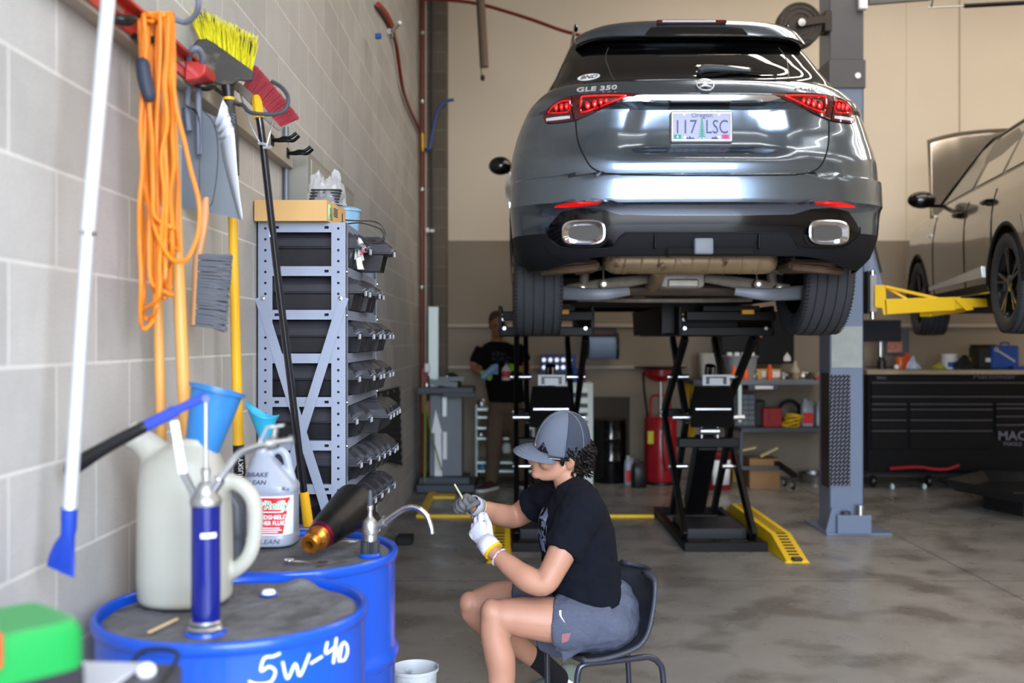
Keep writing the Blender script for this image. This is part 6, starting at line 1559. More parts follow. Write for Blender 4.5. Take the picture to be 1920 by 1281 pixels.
for i in range(4): MB().lathe([(0, 0), (.028, 0), (.028, .03), (0, .032)], 14, M=T(-.11+.075*i, 0, .24)).build('jar_top', M_lab, t)
t = onb('plastic_bin', 'frosted plastic bin on the workbench behind the scissor lift', 'bin', 1326, 10.6, P(0, 700, 10.6).z-.0)
t.location.z = ZB-.0; MB().loft([sq(.08, .08, 0, 0, .5), sq(.105, .1, .26, 0, .5)]).build('tub', mat('frosted', '#a7a59c', rough=.4), t)
bx(bpy.data.objects['workbench'], 'left_extension', 1300, 1364, 713, 722, 10.3, 10.9, M_machd)
for i, px in enumerate((1376, 1398, 1443)):
    t = onb('orange_bottle', 'small orange bottle on the workbench, %s of three' % ('leftmost', 'middle', 'rightmost')[i], 'bottle', px, 10.15, ZB)
    MB().lathe([(0, 0), (.028, 0), (.030, .01), (.030, .07), (.020, .10), (.016, .14), (.010, .15), (0, .152)], 16).build('bottle', mat('safety_orange', '#f0621a', rough=.35), t)
t = onb('parts_box', 'open white and brown parts box behind the right orange bottle', 'box', 1440, 10.35, ZB); MB().bb(-.14, .10, -.1, .1, 0, .10).build('carton', M_card, t); MB().bb(-.09, .09, -.115, -.10, .02, .08).build('white_panel', M_lab, t)
rq = random.Random(21)
clut = [('oily_part', 'dark oily engine part lying on the workbench, %s', M_dirty), ('metal_part', 'dull metal fitting lying on the workbench, %s', M_zinc), ('rag', 'crumpled beige rag on the workbench, %s', mat('rag_beige', '#9a8a70', rough=.9))]
for i, px in enumerate((1412, 1424, 1458, 1468, 1478, 1492, 1506, 1519, 1534, 1546)):
    n_, lb_, m_ = clut[(i*2+1) % 3]
    where = ('just right of the tote', 'left of the parts box', 'right of the parts box', 'second right of the parts box', 'near the bench middle', 'below the white cone bottle', 'midway to the grey column', 'third from the grey column', 'second from the grey column', 'next to the grey column')[i]
    t = onb(n_, lb_ % where, 'part', px, 10.3+rq.uniform(-.1, .1), ZB)
    b = MB(); b.lathe([(0, 0), (.035, 0), (.04, .02), (.03, .045), (.034, .05), (.015, .07), (0, .072)], 12, sx=rq.uniform(.8, 1.5)).cyl((-.04, 0, .025), (.05, .01, .03+rq.uniform(0, .03)), .014)
    b.build('casting', m_, t)
t = onb('cone_bottle', 'pale bottle with pointed cap on the workbench', 'bottle', 1491, 10.45, ZB); MB().lathe([(0, 0), (.05, 0), (.055, .02), (.045, .09), (.02, .13), (.018, .17), (0, .18)], 20).build('bottle', mat('pale_tan', '#b5ab98', rough=.5), t)
t = onb('red_tray', 'small red tray on the workbench beside the grey column', 'tray', 1538, 10.12, ZB); MB().bb(-.06, .05, -.04, .04, 0, .03, bev=.006).build('tray', mat('tray_red', '#b0301c', rough=.4), t)
t = thing('warning_sticker', 'small white triangular sticker at the foot of the wall cabinet', 'sticker', P(1476, 670, 10.47)); MB().prism([(-.035, -.04), (.035, -.04), (.035, .0), (0, .05), (-.035, .0)], 0, .002, Matrix.Translation((0, 0, 0)) @ RX(PI/2)).build('sticker', M_lab, t)
# middle shelf goods
t = onb('drawer_organizer', 'grey small-parts drawer organizer on the bench shelf', 'organizer', 1388, 10.4, ZS2)
MB().bb(-.13, .13, -.1, .1, 0, .33).build('frame', M_machd, t)
for i in range(4):
    for j in range(6): MB().bb(-.122+i*.062, -.066+i*.062, -.108, -.098, .012+j*.053, .056+j*.053, bev=.003).build('drawer', mat('drawer_smoke', '#6a7079', rough=.3), t)
t = onb('black_case', 'black plastic case on the bench shelf left of the red box', 'case', 1421, 10.4, ZS2); MB().bb(-.05, .05, -.1, .1, 0, .26, bev=.008).build('shell', M_blk, t)
t = onb('red_box', 'red metal box on the bench shelf', 'box', 1445, 10.3, ZS2); MB().bb(-.10, .09, -.1, .1, 0, .19, bev=.006).build('box', mat('box_red', '#8e1820', rough=.4), t); MB().bb(-.05, -.045, -.106, -.1, .05, .17).build('label_stripe', M_blk, t)
t = onb('wire_coil', 'yellow coiled jumper cable on the bench shelf', 'cable', 1482, 10.3, ZS2)
b = MB()
for i in range(5): b.tube([(.09*math.cos(a)+.01*i, .06*math.sin(a), .02+.022*i+.02*math.sin(a+i)) for a in [k*PI/4 for k in range(8)]], .008, 6, k=3, closed=True)
b.build('coil', M_yel2, t)
t = onb('hub_part', 'round black hose coil behind the yellow cable on the bench shelf', 'hose', 1480, 10.6, ZS2); MB().tube([(.11*math.cos(a), 0, .13+.11*math.sin(a)) for a in [k*PI/6 for k in range(12)]], .02, 8, closed=True, k=2).build('coil', M_rub, t)
jg = jug(1513, 10.35, .28, .065, M_jug, M_red, 'clear jug with red label on the bench shelf'); jg.location.z = ZS2
for i, (px, h_) in enumerate(((1533, .25), (1543, .27), (1554, .26))):
    t = onb('grey_bottle', 'slim grey oil bottle on the bench shelf, %s of three' % ('left', 'middle', 'right')[i], 'bottle', px, 10.4, ZS2)
    MB().loft([sq(r*.03, r*.045, z*h_, 0, .6, 20) for z, r in ((0, .9), (.02, 1), (.7, 1), (.84, .55), (.9, .4), (1, .4))]).build('bottle', mat('bottle_grey', '#8f95a0', rough=.35), t)
# on the floor under the bench
t = onb('archive_box', 'brown cardboard box with open pale flaps under the workbench', 'box', 1427, 10.2, 0)
MB().bb(-.15, .15, -.15, .15, 0, .29).build('carton', mat('card_dark', '#8d6b48', rough=.8), t)
MB().ell((0, -.151, .20), (.035, .004, .012)).build('hand_hole', M_hole, t)
MB().bar((-.22, 0, .36), (-.06, -.05, .40), .2, .012).build('flap', mat('flap_cream', '#c9b98a', rough=.8), t); MB().bar((-.03, -.08, .31), (.14, -.1, .40), .12, .012).build('flap', mat('flap_cream', '#c9b98a'), t)
t = onb('yellow_sheet', 'dull yellow folded sheet standing left of the brown box', 'sheet', 1381, 10.6, 0); MB().bb(-.06, .05, -.1, .1, 0, .33).build('sheet', mat('sheet_yellow', '#8d8038', rough=.8), t)
t = onb('steel_basin', 'round steel basin on the floor under the workbench', 'basin', 1527, 10.45, 0); MB().lathe([(0, 0), (.14, 0), (.155, .06), (.165, .10), (.17, .105), (.155, .10), (.13, .02), (0, .015)], 40).build('basin', M_zinc, t)
t = onb('red_bucket', 'dark red bucket with white label behind the scissor lift', 'bucket', 1345, 10.0, 0)
MB().lathe([(0, 0), (.13, 0), (.15, .34), (.155, .35), (.155, .37), (0, .37)], 30).build('pail', mat('bucket_red', '#6e1219', rough=.4), t)
MB().lathe([(.139, .06), (.152, .30)], 12, M=RZ(-2.1), ang=1.3, cap=False).build('white_label', M_lab, t, solid=-.002)
# ================================================================ black tool chest
t = thing('tool_chest', 'very wide black tool chest with steel top along the back wall', 'tool chest', (P(1790, 0, 10.2).x, 10.3, 0))
M_chest = mat('chest_black', '#08080a', rough=.42, spec=.22)
x0_, x1_ = P(1626, 0, 10.0).x, P(2010, 0, 10.0).x
zt_ = P(0, 697, 10.0).z
MB().bb(x0_, x1_, 10.0, 10.8, .17, zt_-.03, bev=.01).build('carcass', M_chest, t, world=True)
MB().bb(x0_-.01, x1_+.01, 9.98, 10.82, zt_-.03, zt_+.02, bev=.006).build('worktop', mat('worktop_steel', '#b0a594', rough=.3, metal=.7, var=.2, vscale=4), t, world=True)
cols = [(1632, 1697), (1704, 1858), (1865, 2000)]
rows_c = {0: (716, 742, 756, 766, 786, 806), 1: (716, 742, 756, 766, 786, 806), 2: (716, 742, 756, 764, 779, 795)}
for ci, (pa, pb) in enumerate(cols):
    rr_ = rows_c[ci]
    for j, py in enumerate(rr_):
        z1 = P(0, py, 10).z; z0 = P(0, rr_[j+1] if j+1 < len(rr_) else (843 if ci < 2 else 812), 10).z
        if j < 2 and ci > 0: continue
        xa_, xb_ = P(pa, 0, 10).x, P(pb if j > 1 else 2000, 0, 10).x
        dr_ = MB().bb(xa_, xb_, 9.975, 10.0, z0+.006, z1, bev=.003).build('drawer', M_chest, t, world=True)
        q = MB().bb(xa_, xb_, 9.962, 9.976, z1-.014, z1-.002, bev=.002).build('drawer_pull', mat('pull_steel', '#6a6a78', rough=.3, metal=.8)); q.parent = dr_; q.data.transform(WM[t.name].inverted())
def face(px, py): return Matrix.Translation(P(px, py, 9.972)) @ RX(PI/2)
M_let = mat('letter_grey', '#5d5963', rough=.4)
MB().text('Macsimizer', .075, face(1864, 706), .001, shear=.25, sx=1.25).build('chest_lettering', M_let, t, world=True)
MB().text('MAC', .12, face(1898, 818), .001, sx=1.1, bold=.003).build('chest_logo', M_let, t, world=True)
MB().text('TOOLS', .045, face(1898, 833), .001, sx=1.3, bold=.001).build('chest_logo', M_let, t, world=True)
MB().text('MAC', .04, face(1653, 709), .001, sx=1.1, bold=.001).build('chest_lettering', M_let, t, world=True)
MB().bb(x0_+.02, x1_, 10.1, 10.7, .12, .17).build('plinth', M_blk, t, world=True)
for px in (1640, 1745, 1850, 1960):
    x = P(px, 0, 10.1).x; MB().lathe([(0, -.02), (.055, -.02), (.06, -.01), (.06, .01), (.055, .02), (0, .02)], 20, M=T(x, 10.15, .06) @ RY(PI/2)).build('caster', M_blk, t, world=True)
t = thing('creeper', 'low red mechanics creeper parked under the black tool chest', 'creeper', (P(1735, 0, 9.9).x, 9.92, 0))
MB().tube([P(1668, 879, 9.9), P(1720, 876, 9.9), P(1750, 880, 9.9), P(1775, 880, 9.9), P(1798, 873, 9.9)], .016, 8, k=4).build('frame', mat('creeper_red', '#8c1620', rough=.35), t, world=True)
for px in (1673, 1733): MB().ell((P(px, 0, 9.9).x, 9.9, .035), (.02, .035, .035)).build('caster', M_mint, t, world=True)
MB().bb(P(1790, 0, 9.92).x, P(1868, 0, 9.92).x, 9.92, 10.1, .07, .13, bev=.02).build('headrest', M_machd, t, world=True)
ZT = zt_+.021
t = thing('computer_monitor', 'dark computer monitor on a stand at the left end of the tool chest', 'monitor', (P(1655, 0, 10.5).x, 10.5, ZT))
bx(t, 'screen', 1618, 1690, 600, 641, 10.48, 10.52, mat('screen_blue', '#20242f', rough=.25), .006)
MB().cyl((P(1652, 0, 10.52).x, 10.54, ZT), (P(1652, 0, 10.52).x, 10.54, P(0, 630, 10.5).z), .03).build('stand', M_zinc, t, world=True); MB().bb(-.14, .14, .0, .1, 0, .012).build('foot', M_blk, t)
t = thing('wall_poster', 'grey framed board with a small red photo on the wall by the monitor', 'poster', P(1685, 640, 10.9)); bx(t, 'frame', 1658, 1705, 617, 666, 10.88, 10.93, mat('board_slate', '#4d525d', rough=.5)); bx(t, 'photo', 1664, 1692, 640, 661, 10.87, 10.88, mat('photo_mix', '#b97c6e', rough=.4, var=.5, vscale=30, dirt='#3a2e3e', dscale=25))
def goods(name, label, cat, px, d, f):
    t = thing(name, label, cat, (P(px, 0, d).x, d, ZT)); f(t); return t
goods('black_can', 'short black can on the tool chest in front of the monitor', 'can', 1653, 10.25, lambda t: MB().lathe([(0, 0), (.045, 0), (.045, .08), (.03, .10), (.03, .12), (0, .12)], 20).build('can', M_blk, t))
goods('orange_jar', 'orange jar on the tool chest right of the black can', 'jar', 1688, 10.25, lambda t: (MB().lathe([(0, 0), (.042, 0), (.045, .01), (.045, .10), (.035, .12), (0, .12)], 20).build('jar', mat('amber_jar', '#c25a1c', rough=.3), t)))
goods('white_ball', 'small white ball at the front edge of the tool chest', 'ball', 1681, 10.03, lambda t: MB().ell((0, 0, .024), .024).build('ball', M_lab, t))
def ragf(c_, nm, sx, sz, seed):
    def f(t):
        def g(u, v):
            a = v*2*PI; n_ = noise.noise(V((math.cos(a)*1.5, math.sin(a)*1.5, u*2+seed)))
            r = math.sin(PI*min(u, .999)*.5)*(1+.35*n_)
            return (sx*r*math.cos(a), .06*r*math.sin(a), sz*(1-u)*(1+.6*n_)+.004)
        MB().grid(g, 10, 26).build('cloth', c_, t, sharp=25)
    return f
goods('red_rag', 'crumpled orange-red rag beside the orange jar', 'rag', 1699, 10.3, ragf(mat('rag_red', '#c8432a', rough=.8), '', .06, .15, 1))
goods('white_rag', 'crumpled pale blue paper towel beside the red rag', 'rag', 1713, 10.15, ragf(mat('towel_pale', '#b7c4d8', rough=.8), '', .07, .11, 5))
goods('yellow_rag', 'crumpled yellow-green cloth on the tool chest', 'rag', 1760, 10.12, ragf(mat('rag_lime', '#a8a12a', rough=.8), '', .075, .05, 9))
goods('white_tub', 'stack of two white tubs with a blue label on the tool chest', 'tub', 1780, 10.25, lambda t: (MB().lathe([(0, 0), (.07, 0), (.078, .085), (.082, .088), (.082, .10), (.07, .102), (.075, .14), (.078, .15), (0, .15)], 28).build('tub', M_lab, t), MB().bb(-.045, .04, -.082, -.07, .02, .07, bev=.003).build('label_panel', M_bval, t)))
goods('black_gloves', 'pair of crumpled black gloves on the tool chest', 'gloves', 1808, 10.15, ragf(M_rub, '', .10, .12, 13))
goods('yellow_box', 'low yellow box between the gloves and the black toolbox', 'box', 1820, 10.4, lambda t: MB().bb(-.06, .06, -.05, .05, 0, .11, bev=.004).build('box', M_yel2, t))
goods('toolbox', 'black toolbox with small white label on the tool chest', 'toolbox', 1843, 10.3, lambda t: (MB().bb(-.10, .10, -.1, .1, 0, .22, bev=.01).build('shell', M_blk, t), MB().bb(-.12, .12, -.04, .04, .22, .245, bev=.008).build('lid_handle', M_blk, t), MB().bb(-.02, .035, -.104, -.1, .07, .11).build('label_panel', M_lab, t)))
def wc(t):
    MB().bb(-.14, .14, -.02, .02, 0, .235, bev=.012).build('shell', mat('case_cobalt', '#1f4fa6', rough=.45), t)
    MB().tube([(-.04, -.01, .235), (-.035, -.01, .262), (.035, -.01, .262), (.04, -.01, .235)], .009, 8, k=2).build('handle', mat('case_cobalt', '#1f4fa6'), t)
    b = MB(); b.bar((-.085, -.026, .19), (.095, -.026, .075), .006, .018, up=(1, 0, 1)); b.lathe([(.010, 0), (.022, 0), (.022, .008), (.010, .008)], 16, M=T(-.092, -.022, .195) @ RX(PI/2), cap=False); b.build('wrench_relief', M_zinc, t)
goods('tool_case', 'cobalt blue upright tool case with a wrench on its front', 'case', 1883, 10.2, wc)
goods('blue_tray', 'flat blue tray at the foot of the cobalt tool case', 'tray', 1915, 10.1, lambda t: MB().bb(-.10, .10, -.05, .05, 0, .03, bev=.005).build('tray', mat('case_cobalt', '#1f4fa6'), t))
# ---- black drain tray on the floor
t = thing('drain_tray', 'large black drain tray with raised rim on the floor at far right', 'tray', (P(1880, 0, 8.6).x, 8.5, 0))
def tr(z, k, dz=0): return [P(1767+k, 0, 8.95)+V((0, 0, 0)) for _ in ()]
o_ = [V((P(1767, 0, 8.9).x, 8.9, .24)), V((P(1840, 0, 9.5).x, 9.5, .25)), V((P(2100, 0, 9.3).x, 9.3, .25)), V((P(2100, 0, 8.1).x, 8.1, .24)), V((P(1900, 0, 8.15).x, 8.15, .24))]
cen = sum(o_, V())/5
def ring(k, z): return [V((lerp(cen.x, p.x, k), lerp(cen.y, p.y, k), z)) for p in o_]
MB().loft([ring(.86, .15), ring(.97, .232), ring(1.0, .235), ring(1.0, .25), ring(.96, .25), ring(.84, .165), ring(.05, .165)], cap=True).build('pan', M_blk, t, world=True)
MB().loft([ring(.55, 0), ring(.55, .15)]).build('pedestal', M_blk, t, world=True)
# ================================================================ near left corner: battery, charger, pail
t = thing('battery_stand', 'low dark steel stand at the bottom left holding the green battery', 'stand', (-.73, 1.35, 0))
MB().bb(-.94, -.50, 1.05, 1.66, .875, .893, bev=.004).build('deck', M_machd, t, world=True)
for x in (-.93, -.53):
    for y in (1.07, 1.62): MB().bb(x, x+.022, y, y+.022, 0, .875).build('leg', M_machd, t, world=True)
M_bgr = mat('battery_green', '#178a3f', rough=.4, coat=.2)
t = thing('car_battery', 'black car battery with bright green lid and red terminal at bottom left', 'battery', (-.712, 1.325, .894), rz=math.atan2(.76, .66))
MB().bb(-.125, .125, -.075, .075, 0, .145, bev=.006).build('case', mat('battery_black', '#26232a', rough=.5), t)
b = MB(); b.loft([sq(.128*k, .079*k2, z, 0, .25, 40) for z, k, k2 in ((.140, 1, 1), (.186, 1, 1), (.198, .97, .95), (.204, .93, .9))])
b.build('lid', M_bgr, t, sharp=40)
MB().bb(-.07, .03, -.024, .024, .204, .2055).build('lid_label', M_lab, t)
MB().bb(-.035, .01, -.094, -.055, .165, .215, bev=.006).build('red_terminal', mat('terminal_red', '#d9402c', rough=.4), t)
t = thing('battery_charger', 'grey and black charger box with a curved handle beside the green battery', 'charger', (-.60, 1.53, .894), rz=D(-4))
MB().bb(-.085, .085, -.075, .065, 0, .075, bev=.01, seg=2).build('housing', mat('charger_grey', '#3f3f45', rough=.5), t)
MB().bb(-.072, .030, -.065, .045, .075, .080, bev=.002).build('panel', mat('charger_panel', '#b9bcc3', rough=.4), t)
MB().tube([(.0, .06, .07), (.02, .065, .092), (.07, .06, .094), (.088, .02, .088), (.09, -.05, .075)], .004, 10, k=5).build('handle', M_blk, t)
MB().ell((.052, .0, .082), (.014, .014, .012)).build('knob', M_lab, t)
t = thing('white_pail', 'small white pail on the floor just beyond the blue drums', 'pail', (-.372, 3.95, 0))
MB().lathe([(0, 0), (.075, 0), (.086, .185), (.093, .187), (.094, .20), (.089, .20), (.083, .19), (.072, .01), (0, .01)], 40, cap=False).build('pail', mat('pail_white', '#c3c7cb', rough=.5, dirt='#8d8f90', dscale=14, dthr=.55), t)
# ================================================================ people
M_skin = mat('skin', '#b07f68', rough=.5, sss=.1, var=.06, vscale=9)
M_skin2 = mat('skin_far', '#8d5d45', rough=.5, sss=.1)
M_tee = mat('navy_black_cotton', '#0c0f18', rough=.95, spec=.2, bump=.15, bscale=120)
M_short = mat('heather_blue', '#4a4f60', rough=.9, var=.18, vscale=60, stretch=(1, 1, 6), bump=.1, bscale=100)
M_hair = mat('dark_brown_hair', '#0e0907', rough=.5, spec=.3)
M_capf = mat('cap_grey', '#5c6270', rough=.85, bump=.15, bscale=300)
M_capm = mat('cap_mesh', '#343b49', rough=.75, bump=.5, bscale=420)
M_gw = mat('glove_white', '#d4d4e2', rough=.95, bump=.5, bscale=260)
M_gg = mat('glove_grey', '#5f5f61', rough=.8, bump=.3, bscale=120, var=.15, vscale=30)
M_sock = mat('sock_black', '#0f1016', rough=.95)
M_shoe = mat('shoe_sage', '#6b7a74', rough=.7)
M_print = mat('print_blue_grey', '#7d8caa', rough=.8)

def limb(b, pts, n=16, k=4, flat=None):
    """tapering limb through (point, radius) pairs with rounded ends"""
    b.tube([p for p, r in pts], [r for p, r in pts], n, k=k, flat=flat)
    for p, r in (pts[0], pts[-1]): b.ell(p, r*.99, u=14, v=10)
    return b
def hand(b, M, curl=(50, 60, 40), spread=6, side=1, thumb=((.35, .75, .1), (.7, .5, -.35)), s=1.0, fl=(.075, .084, .078, .062), r=.0095):
    """palm, four fingers and thumb; wrist at the origin, +X to the knuckles, +Z back of the hand, side = which way the thumb lies"""
    q = lambda v: M @ (V(v)*s)
    b.tube([q((-.02, 0, 0)), q((.02, 0, 0)), q((.055, side*.002, .002)), q((.088, 0, .003))], [.029*s, .033*s, .041*s, .038*s], 16, k=4, flat=(.48, 1.0)) if False else None
    rings = []
    for x, w_, h_ in ((-.03, .026, .024), (.0, .028, .022), (.03, .036, .020), (.06, .042, .018), (.085, .041, .015), (.095, .036, .010)):
        rings.append([q((x, w_*math.cos(a), h_*math.sin(a))) for a in [2*PI*j/18 for j in range(18)]])
    b.loft(rings)
    for i in range(4):
        y = side*(.030-.0205*i); L = fl[i]; p = V((.086-(.006 if i in (0, 3) else 0), y, .002)); d = 0; sp = side*D(spread)*(1.5-i)/1.5
        pts = [(q(p+V((-.02, 0, 0))), r*1.05*s), (q(p), r*1.08*s)]
        c_ = curl[i] if isinstance(curl[0], (tuple, list)) else curl
        for j, fr in enumerate((.46, .30, .24)):
            d += D(c_[j]); p = p+V((math.cos(d)*math.cos(sp), math.sin(sp)*math.cos(d), -math.sin(d)))*L*fr
            pts.append((q(p), r*s*(1-.10*(j+1)+.04)))
        b.tube([a for a, _ in pts], [c for _, c in pts], 10, k=3); b.ell(pts[-1][0], pts[-1][1], u=10, v=8)
    p0 = V((.018, side*.022, -.006)); t1, t2 = V(thumb[0]).normalized(), V(thumb[1]).normalized()
    t1.y *= side; t2.y *= side
    p1 = p0+t1*.040; p2 = p1+t2*.030; p3 = p2+t2*.024
    b.tube([q(p0), q(p1), q(p2), q(p3)], [.016*s, .0125*s, .011*s, .0095*s], 12, k=3); b.ell(q(p3), .0094*s, u=10, v=8)
    return b
def frame(o, x, z):
    x = V(x).normalized(); z = V(z); z = (z-x*z.dot(x)).normalized(); y = z.cross(x)
    return Matrix.Translation(V(o)) @ Matrix((x, y, z)).transposed().to_4x4()
def decal(name, m, body, b, off=.0015, parent=None):
    o = b.build(name, m, parent, world=True, sharp=0, norm=False)
    q = o.modifiers.new('w', 'SHRINKWRAP'); q.target = body; q.wrap_method = 'NEAREST_SURFACEPOINT'; q.wrap_mode = 'ABOVE_SURFACE'; q.offset = off
    return o
def sheet(b, quad, nu=8, nv=8):
    a, c, d, e = [V(p) for p in quad]
    return b.grid(lambda u, v: a.lerp(c, u).lerp(e.lerp(d, u), v), nu, nv)

# ---------------------------------------------------------------- low black chair
ch = thing('shop_chair', 'low black plastic chair with tube legs under the seated person', 'chair', (P(1130, 0, 3.86).x, 3.86, 0))
M_chair = mat('chair_plastic', '#33363f', rough=.45, bump=.2, bscale=200)
M_ctube = mat('chair_tube', '#3a3d48', rough=.3, metal=.5, coat=.3)
b = MB()
prof = [(1052, 1215), (1062, 1222), (1100, 1221), (1140, 1214), (1170, 1203), (1190, 1187), (1204, 1162), (1216, 1130), (1224, 1100), (1228, 1080), (1224, 1068)]
pr_ = catmull([(x, y, 0) for x, y in prof], 4)
def sh(u, v):
    i = u*(len(pr_)-1); j = min(int(i), len(pr_)-2); q = pr_[j].lerp(pr_[j+1], i-j); e = (v-.5)*2
    hw = .20 if u < .55 else lerp(.20, .165, (u-.55)/.45)
    if u > .85: hw *= math.sqrt(max(.02, 1-((u-.85)/.15)**2*.75))
    if u < .06: hw *= .88+.12*u/.06
    p = P(q.x, q.y, 3.86); cup = lerp(.03, .065, max(0, u-.4)/.6)*abs(e)**2.2
    n_ = V((-.55, 0, .85)) if u > .4 else V((0, 0, 1))
    n_ = V((-math.sin(u*1.45), 0, math.cos(u*1.45)))
    return p+V((0, hw*e, 0))+n_*cup
b.grid(sh, 44, 20); b.build('seat_shell', M_chair, ch, world=True, solid=.016, sharp=50)
b = MB()
for i in range(3):
    for j, (vv0, vv1) in enumerate(((.03, .30),)):
        u = .60+.035*i; b.tube([sh(u, v)+V((0, -.001, 0)) for v in (.005, .03, .06)], .003, 6)
b.build('back_slots', M_hole, ch, world=True)
for s in (-1, 1):
    y = 3.86+s*.165
    b = MB(); b.tube([(P(1050, 0, 3.86).x, y, 0), (P(1048, 0, 3.86).x, y, .20), (P(1050, 0, 3.86).x, y, .275), (P(1062, 0, 3.86).x, y, .300), (P(1100, 0, 3.86).x, y, .302), (P(1170, 0, 3.86).x, y, .305), (P(1190, 0, 3.86).x, y, .302), (P(1206, 0, 3.86).x, y, .28), (P(1215, 0, 3.86).x, y, .23), (P(1221, 0, 3.86).x, y, .0)], .0115, 14, k=5)
    b.build('leg_frame', M_ctube, ch, world=True)
MB().cyl((P(1052, 0, 3.86).x, 3.70, .07), (P(1052, 0, 3.86).x, 4.02, .07), .009).build('cross_bar', M_ctube, ch, world=True)
MB().cyl((P(1218, 0, 3.86).x, 3.70, .09), (P(1218, 0, 3.86).x, 4.02, .09), .009).build('cross_bar', M_ctube, ch, world=True)
MB().cyl((P(1130, 0, 3.86).x, 3.70, .302), (P(1130, 0, 3.86).x, 4.02, .302), .009).build('cross_bar', M_ctube, ch, world=True)

ch.rotation_euler = (0, 0, D(17))
# ---------------------------------------------------------------- seated person
man = thing('person', 'seated person in grey cap, black T-shirt, shorts and work gloves', 'person', (P(1100, 0, 3.86).x, 3.86, 0))
HC = P(1052, 842, 3.87)
HM = Matrix.Translation(HC) @ RZ(PI) @ RZ(D(15)) @ RX(D(-16)) @ RY(-D(2))
h = lambda *v: HM @ V(v)
b = MB()
b.ell(h(-.004, 0, .022), (1, 1, 1), M=(HM.to_3x3().to_4x4() @ SC(.098, .077, .094)), u=28, v=20)
b.ell(h(.035, 0, -.035), (1, 1, 1), M=(HM.to_3x3().to_4x4() @ SC(.062, .062, .070)), u=24, v=16)
b.tube([h(.0, 0, -.03), h(.045, 0, -.072), h(.078, 0, -.104)], [.060, .048, .026], 18, k=4)
for s in (-1, 1):
    b.tube([h(-.005, s*.055, -.045), h(.03, s*.045, -.085), h(.072, s*.014, -.107)], [.022, .022, .018], 12, k=4)
    b.ell(h(.066, s*.036, -.042), .026, u=14, v=10)
b.tube([h(.092, 0, .0), h(.108, 0, -.022), h(.120, 0, -.040), h(.106, 0, -.050)], [.011, .012, .013, .012], 12, k=4)
for s in (-1, 1): b.ell(h(.105, s*.012, -.045), .010, u=10, v=8)
b.tube([h(.088, 0, .022), h(.094, 0, .006)], .02, 10)
b.ell(h(.092, 0, -.066), (.018, .026, .009), M=RZ(.2)); b.ell(h(.090, 0, -.082), (.018, .024, .010), M=RZ(.2))
b.ell(h(.084, 0, -.103), (.022, .024, .02))
# ears
for s in (-1, 1):
    b.tube([h(-.012, s*.078, -.048), h(-.022, s*.084, -.030), h(-.020, s*.085, -.008), h(-.006, s*.082, -.002)], [.009, .010, .010, .008], 10, k=4); b.ell(h(-.012, s*.078, -.026), (.012, .007, .02))
# neck into the chest
limb(b, [(h(-.03, 0, -.03), .056), (P(1062, 890, 3.87), .055), (P(1074, 925, 3.88), .062), (P(1082, 965, 3.88), .08)])
# near arm
S1, E1, W1 = P(1082, 965, 3.69), P(1019, 1096, 3.60), P(926, 1036, 3.71)
limb(b, [(S1, .052), (P(1056, 1030, 3.63), .052), (P(1035, 1072, 3.61), .047), (E1, .042), (P(990, 1086, 3.62), .047), (P(962, 1066, 3.655), .040), (W1, .0275), (P(915, 1026, 3.72), .027)], k=4)
# far arm
S2, E2, W2 = P(1035, 918, 4.02), P(968, 968, 4.15), P(898, 953, 3.99)
limb(b, [(S2, .062), (P(1000, 945, 4.10), .054), (E2, .048), (P(938, 966, 4.09), .046), (P(915, 958, 4.03), .038), (W2, .029), (P(888, 950, 3.97), .028)], k=4)
b.build('body', M_skin, man, world=True, remesh=.0055, smooth=5)
# legs: one skin surface from hip to ankle
b = MB()
limb(b, [(P(1120, 1168, 3.77), .088), (P(1040, 1163, 3.745), .084), (P(985, 1158, 3.73), .075), (P(950, 1155, 3.72), .063), (P(930, 1160, 3.715), .056), (P(927, 1190, 3.71), .053), (P(937, 1232, 3.71), .057), (P(940, 1270, 3.71), .052), (P(936, 1320, 3.70), .038), (P(933, 1352, 3.70), .036)], k=4, n=20)
b.ell(P(921, 1148, 3.71), (.042, .050, .050)); b.ell(P(912, 1160, 3.71), (.024, .036, .040))
b.build('leg', M_skin, man, world=True, remesh=.0065, smooth=4)
b = MB()
limb(b, [(P(1110, 1140, 3.97), .086), (P(1010, 1125, 3.99), .080), (P(940, 1122, 4.0), .068), (P(902, 1130, 4.0), .056), (P(888, 1145, 4.0), .052), (P(908, 1168, 4.02), .052), (P(945, 1192, 4.07), .053), (P(985, 1222, 4.13), .042), (P(1020, 1248, 4.18), .034)], k=4, n=20)
b.ell(P(880, 1132, 3.99), (.042, .050, .048)); b.ell(P(874, 1146, 3.99), (.022, .034, .04))
b.build('leg', M_skin, man, world=True, remesh=.0065, smooth=4)
# eyes behind dark glasses
b = MB()
for s in (-1, 1): b.ell(h(.084, s*.031, -.018), .012, u=14, v=10)
b.build('eyes', M_lab, man, world=True)
b = MB()
for s in (-1, 1):
    b.tube([h(-.01, s*.083, -.010), h(.04, s*.080, -.010), h(.086, s*.066, -.010)], .0032, 8, k=3, flat=(1.8, .7))
    b.loft([[h(x, s*y, z) for x, y, z in ((.106, .012, -.004), (.101, .055, -.004), (.097, .055, -.036), (.104, .018, -.038))], [h(x, s*y, z) for x, y, z in ((.103, .012, -.004), (.098, .055, -.004), (.094, .055, -.036), (.101, .018, -.038))]])
b.tube([h(.108, -.012, -.010), h(.111, 0, -.009), h(.108, .012, -.010)], .003, 6, k=3)
b.build('glasses', M_gblk, man, world=True)
MB().ell(h(.1055, 0, -.0735), (.010, .020, .0035)).build('mouth', mat('lips', '#9a5549', rough=.4), man, world=True)
